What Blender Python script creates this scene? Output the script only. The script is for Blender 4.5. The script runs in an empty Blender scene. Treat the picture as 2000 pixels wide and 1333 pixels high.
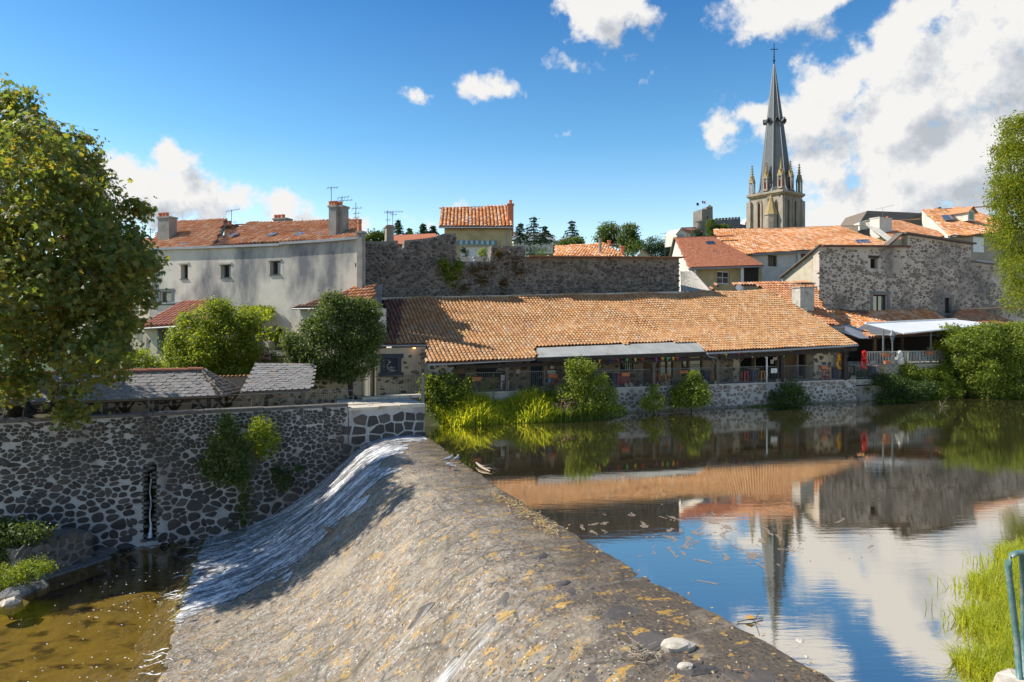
import bpy, math, random
import numpy as np
from mathutils import Vector, Matrix, noise

# ------------------------------------------------------------------ camera, light, exposure
S = bpy.context.scene
COL = S.collection
F, HZ, CH = 1333.3, 640.0, 5.4          # focal length in photo pixels, horizon row, camera height above the river
cam_d = bpy.data.cameras.new('camera')
cam_d.sensor_width = 36.0
cam_d.lens = 24.0
cam_d.shift_y = -(666.5 - HZ) / 2000.0
cam_d.clip_end = 6000.0
cam = bpy.data.objects.new('camera', cam_d)
cam.location = (0, 0, CH)
cam.rotation_euler = (math.radians(90), 0, 0)
COL.objects.link(cam)
S.camera = cam
S.render.engine = 'CYCLES'
S.cycles.use_denoising = True
S.cycles.max_bounces = 8
S.cycles.transparent_max_bounces = 12
S.cycles.sample_clamp_indirect = 6.0
S.view_settings.view_transform = 'Standard'
S.view_settings.look = 'None'
S.view_settings.exposure = 0.5
S.view_settings.gamma = 1.0
S.view_settings.use_curve_mapping = False

SUN_EL = math.radians(44)
SUN_H = Vector((-0.965, 0.1, 0)).normalized()      # horizontal direction towards the sun
SUN_DIR = Vector((SUN_H.x * math.cos(SUN_EL), SUN_H.y * math.cos(SUN_EL), math.sin(SUN_EL)))
sun_d = bpy.data.lights.new('sun', 'SUN')
sun_d.energy = 5.0
sun_d.angle = math.radians(0.5)
sun_d.color = (1.0, 0.93, 0.82)
sun = bpy.data.objects.new('sun', sun_d)
sun.rotation_euler = (-SUN_DIR).to_track_quat('-Z', 'Y').to_euler()
sun.location = (-40, 20, 60)
COL.objects.link(sun)

# cloud puffs: photo pixel position, half width, half height, strength
CLOUDS = [(310, 378, 128, 58, 1.15), (395, 388, 80, 46, 1.05), (260, 350, 48, 40, 1.0), (345, 330, 56, 38, 1.05), (560, 415, 62, 32, .9), (610, 440, 90, 28, .8), (520, 432, 50, 22, .7),
          (880, 412, 38, 24, .62), (840, 430, 34, 20, .5), (720, 440, 36, 18, .5), (962, 166, 38, 22, .66), (930, 170, 30, 22, .6), (815, 188, 30, 14, .75),
          (1185, 28, 72, 42, 1.0), (1250, 52, 44, 28, .85), (1140, 24, 40, 30, .8), (1530, 12, 110, 40, 1.0), (1625, 60, 46, 34, .6), (1225, 105, 26, 18, .35), (1325, 108, 22, 22, .32), (1105, 270, 26, 8, .35),
          (1120, 128, 40, 12, .33), (1280, 140, 34, 16, .28),
          (1780, 190, 200, 120, 1.0), (1900, 120, 200, 130, 1.0), (1640, 190, 100, 70, 1.0), (1580, 240, 120, 60, 1.0), (1470, 228, 55, 30, .85), (1412, 238, 36, 46, .8), (1440, 195, 22, 26, .4), (1850, 330, 250, 90, 1.0),
          (1720, 400, 170, 60, 1.0), (1620, 340, 90, 60, .9), (2050, 250, 220, 200, 1.0), (1400, 268, 22, 24, .45), (1800, 40, 110, 50, .9), (1980, 20, 120, 60, .9), (1650, 420, 70, 30, .7)]


def build_world():
    w = bpy.data.worlds.new('World')
    S.world = w
    w.use_nodes = True
    nt = w.node_tree
    nt.nodes.clear()
    g = bpy.data.node_groups.new('cloud_cover', 'ShaderNodeTree')
    g.interface.new_socket('Direction', in_out='INPUT', socket_type='NodeSocketVector')
    g.interface.new_socket('Cover', in_out='OUTPUT', socket_type='NodeSocketFloat')
    n, l = g.nodes, g.links
    gi, go = n.new('NodeGroupInput'), n.new('NodeGroupOutput')

    def math_(op, a, b=None, clamp=False, tree=n, links=l):
        m = tree.new('ShaderNodeMath'); m.operation = op; m.use_clamp = clamp
        for k, v in enumerate((a, b)):
            if v is None: continue
            if isinstance(v, (int, float)): m.inputs[k].default_value = v
            else: links.new(v, m.inputs[k])
        return m.outputs[0]

    def vmath(op, a, b, tree=n, links=l):
        m = tree.new('ShaderNodeVectorMath'); m.operation = op
        for k, v in enumerate((a, b)):
            if v is None: continue
            if isinstance(v, (tuple, list)): m.inputs[k].default_value = v
            else: links.new(v, m.inputs[k])
        return m
    nm = vmath('NORMALIZE', gi.outputs[0], None).outputs[0]
    sp = n.new('ShaderNodeSeparateXYZ'); l.new(nm, sp.inputs[0])
    az = math_('ARCTAN2', sp.outputs[0], sp.outputs[1])
    el = math_('ARCSINE', sp.outputs[2])
    # warp
    wn = n.new('ShaderNodeTexNoise'); wn.inputs['Scale'].default_value = 11.0; wn.inputs['Detail'].default_value = 5; wn.inputs['Roughness'].default_value = .6
    l.new(nm, wn.inputs['Vector'])
    wv = vmath('SUBTRACT', wn.outputs['Color'], (.5, .5, .5)).outputs[0]
    wv = vmath('MULTIPLY', wv, (.085, .06, 0)).outputs[0]
    cb = n.new('ShaderNodeCombineXYZ'); l.new(az, cb.inputs[0]); l.new(el, cb.inputs[1])
    pos = vmath('ADD', cb.outputs[0], wv).outputs[0]
    cur = None
    for (px, py, rw, rh, amp) in CLOUDS:
        a0 = math.atan((px - 1000) / F)
        e0 = math.atan((HZ - py) / F * math.cos(a0))
        d = vmath('SUBTRACT', pos, (a0, e0, 0)).outputs[0]
        ca = math.cos(a0) ** 2
        d = vmath('MULTIPLY', d, (F / (rw * ca) , F / (rh * math.cos(a0)), 0)).outputs[0]
        ln = vmath('LENGTH', d, None).outputs['Value']
        v = math_('SUBTRACT', amp, math_('MULTIPLY', ln, amp * .62))
        cur = v if cur is None else math_('SMOOTH_MAX', cur, v) if False else math_('MAXIMUM', cur, v)
    # clouds outside the picture carry on at random
    n2 = n.new('ShaderNodeTexNoise'); n2.inputs['Scale'].default_value = 3.0; n2.inputs['Detail'].default_value = 4
    l.new(nm, n2.inputs['Vector'])
    rnd = math_('MULTIPLY', math_('SUBTRACT', n2.outputs['Fac'], .52), 4.0)
    side = math_('MULTIPLY', math_('SUBTRACT', math_('ABSOLUTE', az), .78), 5.0, True)
    up = math_('MULTIPLY', math_('SUBTRACT', el, .5), 5.0, True)
    out_m = math_('MAXIMUM', side, up)
    rnd = math_('SUBTRACT', math_('MULTIPLY', math_('ADD', rnd, 1.0), out_m), 1.0)
    cur = math_('MAXIMUM', cur, rnd)
    f1 = n.new('ShaderNodeTexNoise'); f1.inputs['Scale'].default_value = 17.0; f1.inputs['Detail'].default_value = 9; f1.inputs['Roughness'].default_value = .62
    l.new(nm, f1.inputs['Vector'])
    fb = math_('MULTIPLY', math_('SUBTRACT', f1.outputs['Fac'], .52), 2.3)
    l.new(math_('ADD', cur, fb), go.inputs[0])

    n, l = nt.nodes, nt.links
    out = n.new('ShaderNodeOutputWorld'); bg = n.new('ShaderNodeBackground')
    bg.inputs['Strength'].default_value = 0.15
    l.new(bg.outputs[0], out.inputs[0])
    sky = n.new('ShaderNodeTexSky'); sky.sky_type = 'NISHITA'
    sky.sun_disc = False
    sky.sun_elevation = SUN_EL
    sky.sun_rotation = math.atan2(SUN_H.x, SUN_H.y)
    sky.altitude = 600; sky.air_density = 1.0; sky.dust_density = 0.5; sky.ozone_density = 2.0
    hs = n.new('ShaderNodeHueSaturation'); hs.inputs['Saturation'].default_value = 1.1; hs.inputs['Value'].default_value = 1.0
    l.new(sky.outputs[0], hs.inputs['Color'])
    # a deep polarised blue overhead that pales towards the horizon, the same all the way round
    tg = n.new('ShaderNodeTexCoord'); se = n.new('ShaderNodeSeparateXYZ'); l.new(tg.outputs['Generated'], se.inputs[0])
    gr = n.new('ShaderNodeValToRGB'); ge = gr.color_ramp.elements
    ge[0].position = .0; ge[0].color = (1.35, 1.2, 1.02, 1); ge[1].position = .5; ge[1].color = (.19, .52, .75, 1)
    gm = ge.new(.14); gm.color = (1.12, 1.1, .98, 1); gm = ge.new(.26); gm.color = (.6, .88, .9, 1)
    l.new(se.outputs[2], gr.inputs[0])
    gx = n.new('ShaderNodeMix'); gx.data_type = 'RGBA'; gx.blend_type = 'MULTIPLY'; gx.inputs['Factor'].default_value = 1
    l.new(hs.outputs[0], gx.inputs[6]); l.new(gr.outputs[0], gx.inputs[7])
    tc = n.new('ShaderNodeTexCoord')
    c1 = n.new('ShaderNodeGroup'); c1.node_tree = g; l.new(tc.outputs['Generated'], c1.inputs[0])
    off = vmath('ADD', tc.outputs['Generated'], tuple(Vector((SUN_DIR.x, SUN_DIR.y, SUN_DIR.z)) * .045), n, l)
    c2 = n.new('ShaderNodeGroup'); c2.node_tree = g; l.new(off.outputs[0], c2.inputs[0])
    cov = n.new('ShaderNodeMapRange'); cov.interpolation_type = 'SMOOTHSTEP'
    cov.inputs['From Min'].default_value = .1; cov.inputs['From Max'].default_value = .55
    l.new(c1.outputs[0], cov.inputs['Value'])
    dif = math_('SUBTRACT', c1.outputs[0], c2.outputs[0], False, n, l)
    thick = math_('MULTIPLY', math_('SUBTRACT', c2.outputs[0], .22, False, n, l), .5, False, n, l)
    lit = math_('SUBTRACT', math_('ADD', .86, math_('MULTIPLY', dif, .9, False, n, l), False, n, l), math_('MAXIMUM', thick, 0.0, False, n, l), True, n, l)
    cr = n.new('ShaderNodeValToRGB')
    e = cr.color_ramp.elements
    e[0].position = 0.0; e[0].color = (2.4, 2.57, 2.8, 1)
    e[1].position = 0.85; e[1].color = (4.35, 4.3, 4.2, 1)
    m = e.new(.45); m.color = (3.3, 3.42, 3.6, 1)
    l.new(lit, cr.inputs[0])
    mx = n.new('ShaderNodeMix'); mx.data_type = 'RGBA'
    l.new(cov.outputs[0], mx.inputs['Factor']); l.new(gx.outputs[2], mx.inputs[6]); l.new(cr.outputs[0], mx.inputs[7])
    l.new(mx.outputs[2], bg.inputs['Color'])


build_world()

# ------------------------------------------------------------------ geometry helpers
WORLD = {}                    # object -> world position of its origin
R = random.Random(7)


def P(px, py, y):
    return Vector(((px - 1000.0) / F * y, y, CH - (py - HZ) / F * y))


def G(px, py, z=0.0):
    return P(px, py, F * (CH - z) / (py - HZ))


def proj(p):
    return 1000 + F * p[0] / p[1], HZ - F * (p[2] - CH) / p[1]


def in_poly(x, y, poly):
    c = False
    j = len(poly) - 1
    for i in range(len(poly)):
        xi, yi = poly[i]; xj, yj = poly[j]
        if (yi > y) != (yj > y) and x < (xj - xi) * (y - yi) / (yj - yi) + xi:
            c = not c
        j = i
    return c


class Plane:
    """Upright plane through ground point o with direction u; t is the distance behind it."""
    def __init__(s, o, u):
        s.o = Vector((o[0], o[1], 0)); s.u = Vector((u[0], u[1], 0)).normalized()
        s.n = Vector((-s.u.y, s.u.x, 0))

    @staticmethod
    def through(px1, y1, px2, y2):
        a = Vector(((px1 - 1000) / F * y1, y1)); b = Vector(((px2 - 1000) / F * y2, y2))
        return Plane(a, b - a)

    def hit(s, px, py, t=0.0):
        d = Vector(((px - 1000) / F, 1.0, -(py - HZ) / F))
        k = (t + s.n.dot(s.o)) / s.n.dot(d)
        return Vector((d.x * k, k, CH + d.z * k))

    def sz(s, px, py, t=0.0):
        p = s.hit(px, py, t)
        return (p - s.o).dot(s.u), p.z

    def at(s, ss, t, z):
        p = s.o + s.u * ss + s.n * t
        return Vector((p.x, p.y, z))


class MB:
    def __init__(s):
        s.v = []; s.f = []; s.t = []; s.tint = 0.0

    def face(s, pts):
        i = len(s.v); s.v.extend(tuple(p) for p in pts); s.f.append(tuple(range(i, i + len(pts)))); s.t.append(s.tint)

    def mesh(s, verts, faces):
        i = len(s.v); s.v.extend(tuple(p) for p in verts)
        for f in faces: s.f.append(tuple(i + k for k in f)); s.t.append(s.tint)

    def box(s, c, sx, sy, sz, rz=0.0, rx=0.0):
        """c is the centre; the box is turned about z by rz"""
        M = Matrix.Rotation(rz, 3, 'Z') @ Matrix.Rotation(rx, 3, 'X')
        vs = [Vector(c) + M @ Vector((a * sx / 2, b * sy / 2, d * sz / 2)) for d in (-1, 1) for a, b in ((-1, -1), (1, -1), (1, 1), (-1, 1))]
        s.mesh(vs, [(3, 2, 1, 0), (4, 5, 6, 7), (0, 1, 5, 4), (1, 2, 6, 5), (2, 3, 7, 6), (3, 0, 4, 7)])
        return s

    def bar(s, a, b, w, h=None, up=Vector((0, 0, 1))):
        """square bar from a to b"""
        a, b = Vector(a), Vector(b); h = h or w
        d = (b - a).normalized()
        if abs(d.dot(up)) > .98: up = Vector((1, 0, 0))
        x = d.cross(up).normalized() * w / 2; y = x.cross(d).normalized() * h / 2
        vs = [p + i * x + j * y for p in (a, b) for i, j in ((-1, -1), (1, -1), (1, 1), (-1, 1))]
        s.mesh(vs, [(0, 1, 2, 3), (7, 6, 5, 4), (0, 4, 5, 1), (1, 5, 6, 2), (2, 6, 7, 3), (3, 7, 4, 0)])
        return s

    def tube(s, pts, r, n=6, caps=True):
        pts = [Vector(p) for p in pts]
        rs = r if isinstance(r, (list, tuple)) else [r] * len(pts)
        rings = []
        for i, p in enumerate(pts):
            d = (pts[min(i + 1, len(pts) - 1)] - pts[max(i - 1, 0)]).normalized()
            up = Vector((0, 0, 1)) if abs(d.z) < .9 else Vector((1, 0, 0))
            x = d.cross(up).normalized(); y = x.cross(d)
            rings.append([p + (x * math.cos(2 * math.pi * k / n) + y * math.sin(2 * math.pi * k / n)) * rs[i] for k in range(n)])
        vs = [q for g in rings for q in g]
        fs = [(i * n + k, i * n + (k + 1) % n, (i + 1) * n + (k + 1) % n, (i + 1) * n + k) for i in range(len(pts) - 1) for k in range(n)]
        if caps: fs += [tuple(range(n)), tuple((len(pts) - 1) * n + k for k in range(n - 1, -1, -1))]
        s.mesh(vs, fs)
        return s

    def lathe(s, c, prof, n=10):
        """profile of (radius, z) turned about the upright through c"""
        c = Vector(c)
        vs = [c + Vector((r * math.cos(2 * math.pi * k / n), r * math.sin(2 * math.pi * k / n), z)) for r, z in prof for k in range(n)]
        fs = [(i * n + k, i * n + (k + 1) % n, (i + 1) * n + (k + 1) % n, (i + 1) * n + k) for i in range(len(prof) - 1) for k in range(n)]
        fs += [tuple(range(n - 1, -1, -1)), tuple((len(prof) - 1) * n + k for k in range(n))]
        s.mesh(vs, fs)
        return s

    def slab(s, pts, d):
        """polygon pts thickened by the vector d"""
        pts = [Vector(p) for p in pts]; d = Vector(d); k = len(pts)
        s.mesh(pts + [p + d for p in pts], [tuple(range(k)), tuple(range(2 * k - 1, k - 1, -1))] + [(i, k + i, k + (i + 1) % k, (i + 1) % k) for i in range(k)])
        return s

    def build(s, name, m, parent=None, kind=None, origin=None, smooth=False, label=None):
        if not s.v: return None
        base = WORLD[parent] if parent else Vector((0, 0, 0))
        o0 = Vector(origin) if origin is not None else (base if parent else Vector((0, 0, 0)))
        va = np.array(s.v, dtype=np.float32) - np.array(o0, dtype=np.float32)
        me = bpy.data.meshes.new(name)
        me.from_pydata(va.tolist(), [], s.f)
        a = me.attributes.new('tint', 'FLOAT', 'FACE'); a.data.foreach_set('value', np.array(s.t, dtype=np.float32))
        if smooth: me.polygons.foreach_set('use_smooth', [True] * len(me.polygons))
        me.materials.append(m)
        o = bpy.data.objects.new(name, me); COL.objects.link(o)
        o.location = o0 - base
        if parent: o.parent = parent
        WORLD[o] = o0
        if kind: o['kind'] = kind
        if label: o['label'] = label
        return o


def np_mesh(name, verts, faces, m, parent=None, kind=None, tint=None, smooth=False, origin=None, uv=None):
    """fast mesh from arrays; faces is (n,3) or (n,4)"""
    base = WORLD[parent] if parent else Vector((0, 0, 0))
    o0 = Vector(origin) if origin is not None else base
    verts = np.asarray(verts, dtype=np.float32) - np.array(o0, dtype=np.float32)
    faces = np.asarray(faces, dtype=np.int32)
    k = faces.shape[1]
    me = bpy.data.meshes.new(name)
    me.vertices.add(len(verts)); me.vertices.foreach_set('co', verts.ravel())
    me.loops.add(faces.size); me.loops.foreach_set('vertex_index', faces.ravel())
    me.polygons.add(len(faces)); me.polygons.foreach_set('loop_start', np.arange(0, faces.size, k, dtype=np.int32))
    me.update(calc_edges=True)
    if tint is not None:
        a = me.attributes.new('tint', 'FLOAT', 'FACE'); a.data.foreach_set('value', np.asarray(tint, dtype=np.float32))
    if uv is not None:
        ul = me.uv_layers.new(name='flow'); ul.data.foreach_set('uv', np.asarray(uv, dtype=np.float32)[faces.ravel()].ravel())
    if smooth: me.polygons.foreach_set('use_smooth', np.ones(len(faces), dtype=bool))
    me.materials.append(m)
    me.validate()
    o = bpy.data.objects.new(name, me); COL.objects.link(o)
    o.location = o0 - base
    if parent: o.parent = parent
    WORLD[o] = o0
    if kind: o['kind'] = kind
    return o


def thing(name, label, cat, loc, group=None):
    o = bpy.data.objects.new(name, None); COL.objects.link(o)
    o.empty_display_size = .3
    o.location = loc; WORLD[o] = Vector(loc)
    o['label'] = label; o['category'] = cat
    if group: o['group'] = group
    return o


def tag(o, label, cat, group=None):
    o['label'] = label; o['category'] = cat
    if group: o['group'] = group
    return o


def put(name, me, M, parent, label=None):
    """one more object of a shared mesh, M is its world matrix (parents are never turned)"""
    o = bpy.data.objects.new(name, me); COL.objects.link(o)
    o.parent = parent
    M = M.copy(); M.translation = M.translation - WORLD[parent]
    o.matrix_basis = M
    return o


# ------------------------------------------------------------------ materials
def mat(name, cols, scale=3.0, rough=.85, bump=.3, bump_scale=None, palette=None, pal_mix=.7, dist=.02, stretch=None, metallic=0.0, detail=6.0, spec=.3, stain=None):
    """cols: colour stops of a noise ramp; palette: colours picked per piece (tint attribute or object random)"""
    m = bpy.data.materials.new(name); m.use_nodes = True
    nt = m.node_tree; n, l = nt.nodes, nt.links
    b = n['Principled BSDF']
    b.inputs['Roughness'].default_value = rough; b.inputs['Metallic'].default_value = metallic
    b.inputs['Specular IOR Level'].default_value = spec
    geo = n.new('ShaderNodeNewGeometry')
    vec = geo.outputs['Position']
    if stretch:
        vm = n.new('ShaderNodeVectorMath'); vm.operation = 'MULTIPLY'; vm.inputs[1].default_value = stretch
        l.new(vec, vm.inputs[0]); vec = vm.outputs[0]
    no = n.new('ShaderNodeTexNoise'); no.inputs['Scale'].default_value = scale; no.inputs['Detail'].default_value = detail; no.inputs['Roughness'].default_value = .62
    l.new(vec, no.inputs['Vector'])
    cr = n.new('ShaderNodeValToRGB'); ramp(cr, cols, .3, .7)
    l.new(no.outputs['Fac'], cr.inputs[0])
    colour = cr.outputs[0]
    if palette:
        at = n.new('ShaderNodeAttribute'); at.attribute_name = 'tint'
        oi = n.new('ShaderNodeObjectInfo')
        ad = n.new('ShaderNodeMath'); ad.operation = 'ADD'; l.new(at.outputs['Fac'], ad.inputs[0]); l.new(oi.outputs['Random'], ad.inputs[1])
        fr = n.new('ShaderNodeMath'); fr.operation = 'FRACT'; l.new(ad.outputs[0], fr.inputs[0])
        cp = n.new('ShaderNodeValToRGB'); ramp(cp, palette, 0, 1)
        l.new(fr.outputs[0], cp.inputs[0])
        mx = n.new('ShaderNodeMix'); mx.data_type = 'RGBA'; mx.inputs['Factor'].default_value = pal_mix
        l.new(colour, mx.inputs[6]); l.new(cp.outputs[0], mx.inputs[7]); colour = mx.outputs[2]
    if stain:
        sc, sv, colr, lo, hi = stain
        vm = n.new('ShaderNodeVectorMath'); vm.operation = 'MULTIPLY'; vm.inputs[1].default_value = sv
        l.new(geo.outputs['Position'], vm.inputs[0])
        sn = n.new('ShaderNodeTexNoise'); sn.inputs['Scale'].default_value = sc; sn.inputs['Detail'].default_value = 7; sn.inputs['Roughness'].default_value = .6
        l.new(vm.outputs[0], sn.inputs['Vector'])
        mr = n.new('ShaderNodeMapRange'); mr.inputs['From Min'].default_value = lo; mr.inputs['From Max'].default_value = hi
        l.new(sn.outputs['Fac'], mr.inputs['Value'])
        mx = n.new('ShaderNodeMix'); mx.data_type = 'RGBA'; l.new(mr.outputs[0], mx.inputs['Factor'])
        l.new(colour, mx.inputs[6]); mx.inputs[7].default_value = (*colr, 1); colour = mx.outputs[2]
    l.new(colour, b.inputs['Base Color'])
    if bump:
        bn = n.new('ShaderNodeTexNoise'); bn.inputs['Scale'].default_value = bump_scale or scale * 4; bn.inputs['Detail'].default_value = 5
        l.new(vec, bn.inputs['Vector'])
        bp = n.new('ShaderNodeBump'); bp.inputs['Strength'].default_value = bump; bp.inputs['Distance'].default_value = dist
        l.new(bn.outputs['Fac'], bp.inputs['Height']); l.new(bp.outputs[0], b.inputs['Normal'])
    return m


def ramp(node, cols, lo, hi):
    e = node.color_ramp.elements
    while len(e) > 1: e.remove(e[-1])
    for i, c in enumerate(cols):
        pos = lo + (hi - lo) * i / max(1, len(cols) - 1)
        if i == 0: e[0].position = pos; e[0].color = (*c, 1)
        else:
            x = e.new(pos); x.color = (*c, 1)


def leaf_mat(name, cols, trans=.45, gloss=.35):
    """cols picked per leaf; thin leaves let light through"""
    m = bpy.data.materials.new(name); m.use_nodes = True
    nt = m.node_tree; n, l = nt.nodes, nt.links
    n.clear()
    out = n.new('ShaderNodeOutputMaterial')
    at = n.new('ShaderNodeAttribute'); at.attribute_name = 'tint'
    cp = n.new('ShaderNodeValToRGB'); ramp(cp, cols, 0, 1); l.new(at.outputs['Fac'], cp.inputs[0])
    b = n.new('ShaderNodeBsdfPrincipled'); b.inputs['Roughness'].default_value = .5; b.inputs['Specular IOR Level'].default_value = gloss
    l.new(cp.outputs[0], b.inputs['Base Color'])
    t = n.new('ShaderNodeBsdfTranslucent')
    tm = n.new('ShaderNodeMix'); tm.data_type = 'RGBA'; tm.blend_type = 'MULTIPLY'; tm.inputs['Factor'].default_value = 1
    l.new(cp.outputs[0], tm.inputs[6]); tm.inputs[7].default_value = (1.85, 1.7, .7, 1)
    l.new(tm.outputs[2], t.inputs[0])
    mx = n.new('ShaderNodeMixShader'); mx.inputs[0].default_value = trans
    l.new(b.outputs[0], mx.inputs[1]); l.new(t.outputs[0], mx.inputs[2]); l.new(mx.outputs[0], out.inputs[0])
    return m


def flat(name, c, rough=.6, metallic=0.0, emit=0.0, spec=.4):
    m = bpy.data.materials.new(name); m.use_nodes = True
    n, l = m.node_tree.nodes, m.node_tree.links
    b = n['Principled BSDF']
    no = n.new('ShaderNodeTexNoise'); no.inputs['Scale'].default_value = 9; no.inputs['Detail'].default_value = 4
    g = n.new('ShaderNodeNewGeometry'); l.new(g.outputs['Position'], no.inputs['Vector'])
    cr = n.new('ShaderNodeValToRGB'); ramp(cr, [tuple(x * .82 for x in c), tuple(min(1, x * 1.12) for x in c)], .3, .7)
    l.new(no.outputs['Fac'], cr.inputs[0]); l.new(cr.outputs[0], b.inputs['Base Color'])
    b.inputs['Roughness'].default_value = rough; b.inputs['Metallic'].default_value = metallic; b.inputs['Specular IOR Level'].default_value = spec
    if emit:
        b.inputs['Emission Color'].default_value = (*c, 1); b.inputs['Emission Strength'].default_value = emit
    return m


M = {}
BASALT = [(.03, .03, .032), (.055, .052, .05), (.085, .076, .07), (.04, .038, .038), (.13, .115, .1), (.075, .06, .05), (.035, .035, .037), (.1, .09, .08)]
M['basalt'] = mat('basalt', [(.03, .029, .03), (.1, .092, .086)], 6, .8, .5, 18, BASALT, .6)
M['basalt_grey'] = mat('basalt_grey', [(.045, .043, .042), (.13, .12, .11)], 5, .85, .5, 15, [(.05, .047, .045), (.12, .105, .092), (.04, .038, .038), (.2, .175, .15), (.08, .068, .06), (.16, .13, .105), (.26, .225, .19), (.1, .075, .06)], .7)
M['basalt_brown'] = mat('basalt_brown', [(.06, .05, .045), (.15, .13, .11)], 5, .85, .4, 15, [(.07, .06, .055), (.13, .105, .085), (.05, .045, .045), (.18, .15, .125), (.1, .075, .06)], .65)
M['rubble_mix'] = mat('rubble_mix', [(.13, .108, .088), (.3, .25, .2)], 5, .9, .6, 16, [(.12, .1, .085), (.22, .185, .15), (.085, .074, .066), (.3, .25, .2), (.17, .13, .1), (.37, .31, .25), (.14, .118, .1)], .6)
M['mortar_shaded'] = mat('mortar_shaded', [(.2, .165, .12), (.3, .25, .185)], 2, .95, .35, 18)  # cream mortar darkened: shade under the terrace roof put into the colour
M['mortar'] = mat('mortar', [(.3, .3, .3), (.44, .435, .425), (.37, .355, .33)], 1.6, .95, .5, 20, stain=(.35, (1, 1, .5), (.16, .14, .12), .5, .7))
M['mortar_dark'] = mat('mortar_dark', [(.075, .07, .064), (.24, .21, .18), (.13, .12, .105)], 1.4, .95, .5, 20)
M['mortar_pale'] = mat('mortar_pale', [(.34, .33, .31), (.5, .48, .44)], 1.8, .95, .4, 20, stain=(.8, (1, 1, 2), (.2, .17, .14), .55, .75))
M['mortar_cream'] = mat('mortar_cream', [(.42, .36, .26), (.55, .48, .36)], 2, .95, .35, 18, stain=(.7, (1, 1, 1), (.27, .22, .15), .55, .78))
M['mortar_pink'] = mat('mortar_pink', [(.4, .335, .27), (.54, .46, .38), (.46, .39, .32)], .9, .95, .5, 14, stain=(.22, (1, 1, .8), (.13, .12, .11), .5, .68))
M['render_white'] = mat('render_white', [(.6, .55, .46), (.7, .65, .56)], 1.2, .95, .25, 9, stain=(.3, (1.2, 1.2, .5), (.19, .19, .2), .44, .62))
M['render_cream'] = mat('render_cream', [(.52, .45, .32), (.62, .56, .43)], 1.5, .95, .2, 9, stain=(.5, (1, 1, .5), (.38, .33, .25), .55, .8))
M['render_yellow'] = mat('render_yellow', [(.42, .33, .17), (.55, .45, .26)], 1.2, .95, .3, 9, stain=(.6, (1, 1, .6), (.3, .24, .14), .5, .75))
M['render_pale'] = mat('render_pale', [(.55, .5, .42), (.68, .63, .55)], 1.2, .95, .2, 9, stain=(.5, (1, 1, .4), (.42, .37, .3), .55, .8))
TILES = [(.5, .2, .075), (.42, .15, .06), (.56, .27, .12), (.36, .12, .05), (.6, .36, .2), (.47, .19, .08), (.3, .12, .06), (.58, .42, .28), (.5, .23, .1)]
M['tile_orange'] = mat('tile_orange', [(.5, .22, .09), (.38, .15, .065), (.55, .3, .15)], 2.5, .85, .3, 30, TILES, .65, stain=(1.2, (1, 1, 1), (.3, .25, .19), .56, .8))
M['tile_pale'] = mat('tile_pale', [(.48, .26, .105), (.36, .17, .07), (.52, .33, .16)], .8, .85, .3, 30, [(.5, .26, .1), (.41, .185, .07), (.54, .35, .175), (.45, .23, .09), (.57, .42, .26), (.31, .15, .07), (.49, .28, .125), (.25, .135, .075)], .6, stain=(1.2, (1, 1, 1), (.36, .29, .21), .55, .78))
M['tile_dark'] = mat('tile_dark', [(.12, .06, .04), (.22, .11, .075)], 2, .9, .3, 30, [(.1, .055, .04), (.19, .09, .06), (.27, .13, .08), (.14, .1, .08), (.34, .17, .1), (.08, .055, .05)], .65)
M['tile_red'] = mat('tile_red', [(.4, .13, .06), (.5, .2, .1)], 2, .85, .3, 30, [(.46, .16, .075), (.36, .12, .055), (.5, .22, .12), (.42, .15, .08)], .6)
M['tile_brown'] = mat('tile_brown', [(.36, .14, .09), (.44, .21, .14)], 2, .8, .3, 30, [(.4, .17, .1), (.33, .12, .075), (.46, .22, .15)], .6)
M['tile_bright'] = mat('tile_bright', [(.58, .24, .08), (.45, .16, .05), (.66, .38, .2)], 2, .85, .3, 30, [(.6, .24, .07), (.5, .18, .055), (.66, .34, .13), (.68, .52, .38), (.42, .14, .05), (.58, .28, .1), (.7, .6, .5)], .65)
M['slate_pale'] = mat('slate_pale', [(.19, .18, .17), (.28, .27, .26)], 3, .7, .4, 20, [(.19, .18, .17), (.26, .25, .24), (.22, .2, .175), (.31, .3, .29), (.16, .148, .135)], .6, stain=(1.5, (1, 1, 1), (.3, .22, .13), .6, .8))
M['slate_brown'] = mat('slate_brown', [(.1, .08, .065), (.2, .165, .13)], 3, .85, .4, 20, [(.09, .075, .06), (.16, .13, .1), (.22, .18, .14), (.12, .095, .075)], .6)
M['slate_blue'] = mat('slate_blue', [(.07, .08, .085), (.13, .145, .15)], 1.6, .7, .5, 7, [(.08, .09, .095), (.11, .12, .125), (.14, .15, .15), (.09, .1, .105)], .5)
M['slate_grey'] = mat('slate_grey', [(.25, .255, .27), (.33, .335, .35)], .3, .6, .1, 5)
M['stone_tan'] = mat('stone_tan', [(.27, .225, .175), (.39, .335, .265)], .5, .9, .4, 2, stain=(.3, (1, 1, .4), (.16, .13, .1), .55, .78))
M['stone_ochre'] = mat('stone_ochre', [(.28, .2, .1), (.4, .3, .13)], .8, .9, .4, 3)
M['castle_stone'] = mat('castle_stone', [(.15, .135, .12), (.26, .23, .19)], .12, .9, .4, .6)
M['castle_grey'] = mat('castle_grey', [(.11, .115, .125), (.17, .17, .18)], .2, .9, .4, .6)
M['wood_dark'] = mat('wood_dark', [(.025, .02, .017), (.06, .045, .035)], 4, .85, .4, 12, stretch=(1, 1, .3))
M['wood_grey'] = mat('wood_grey', [(.09, .075, .06), (.17, .14, .11)], 4, .85, .4, 12, stretch=(1, 1, .25))
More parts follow.
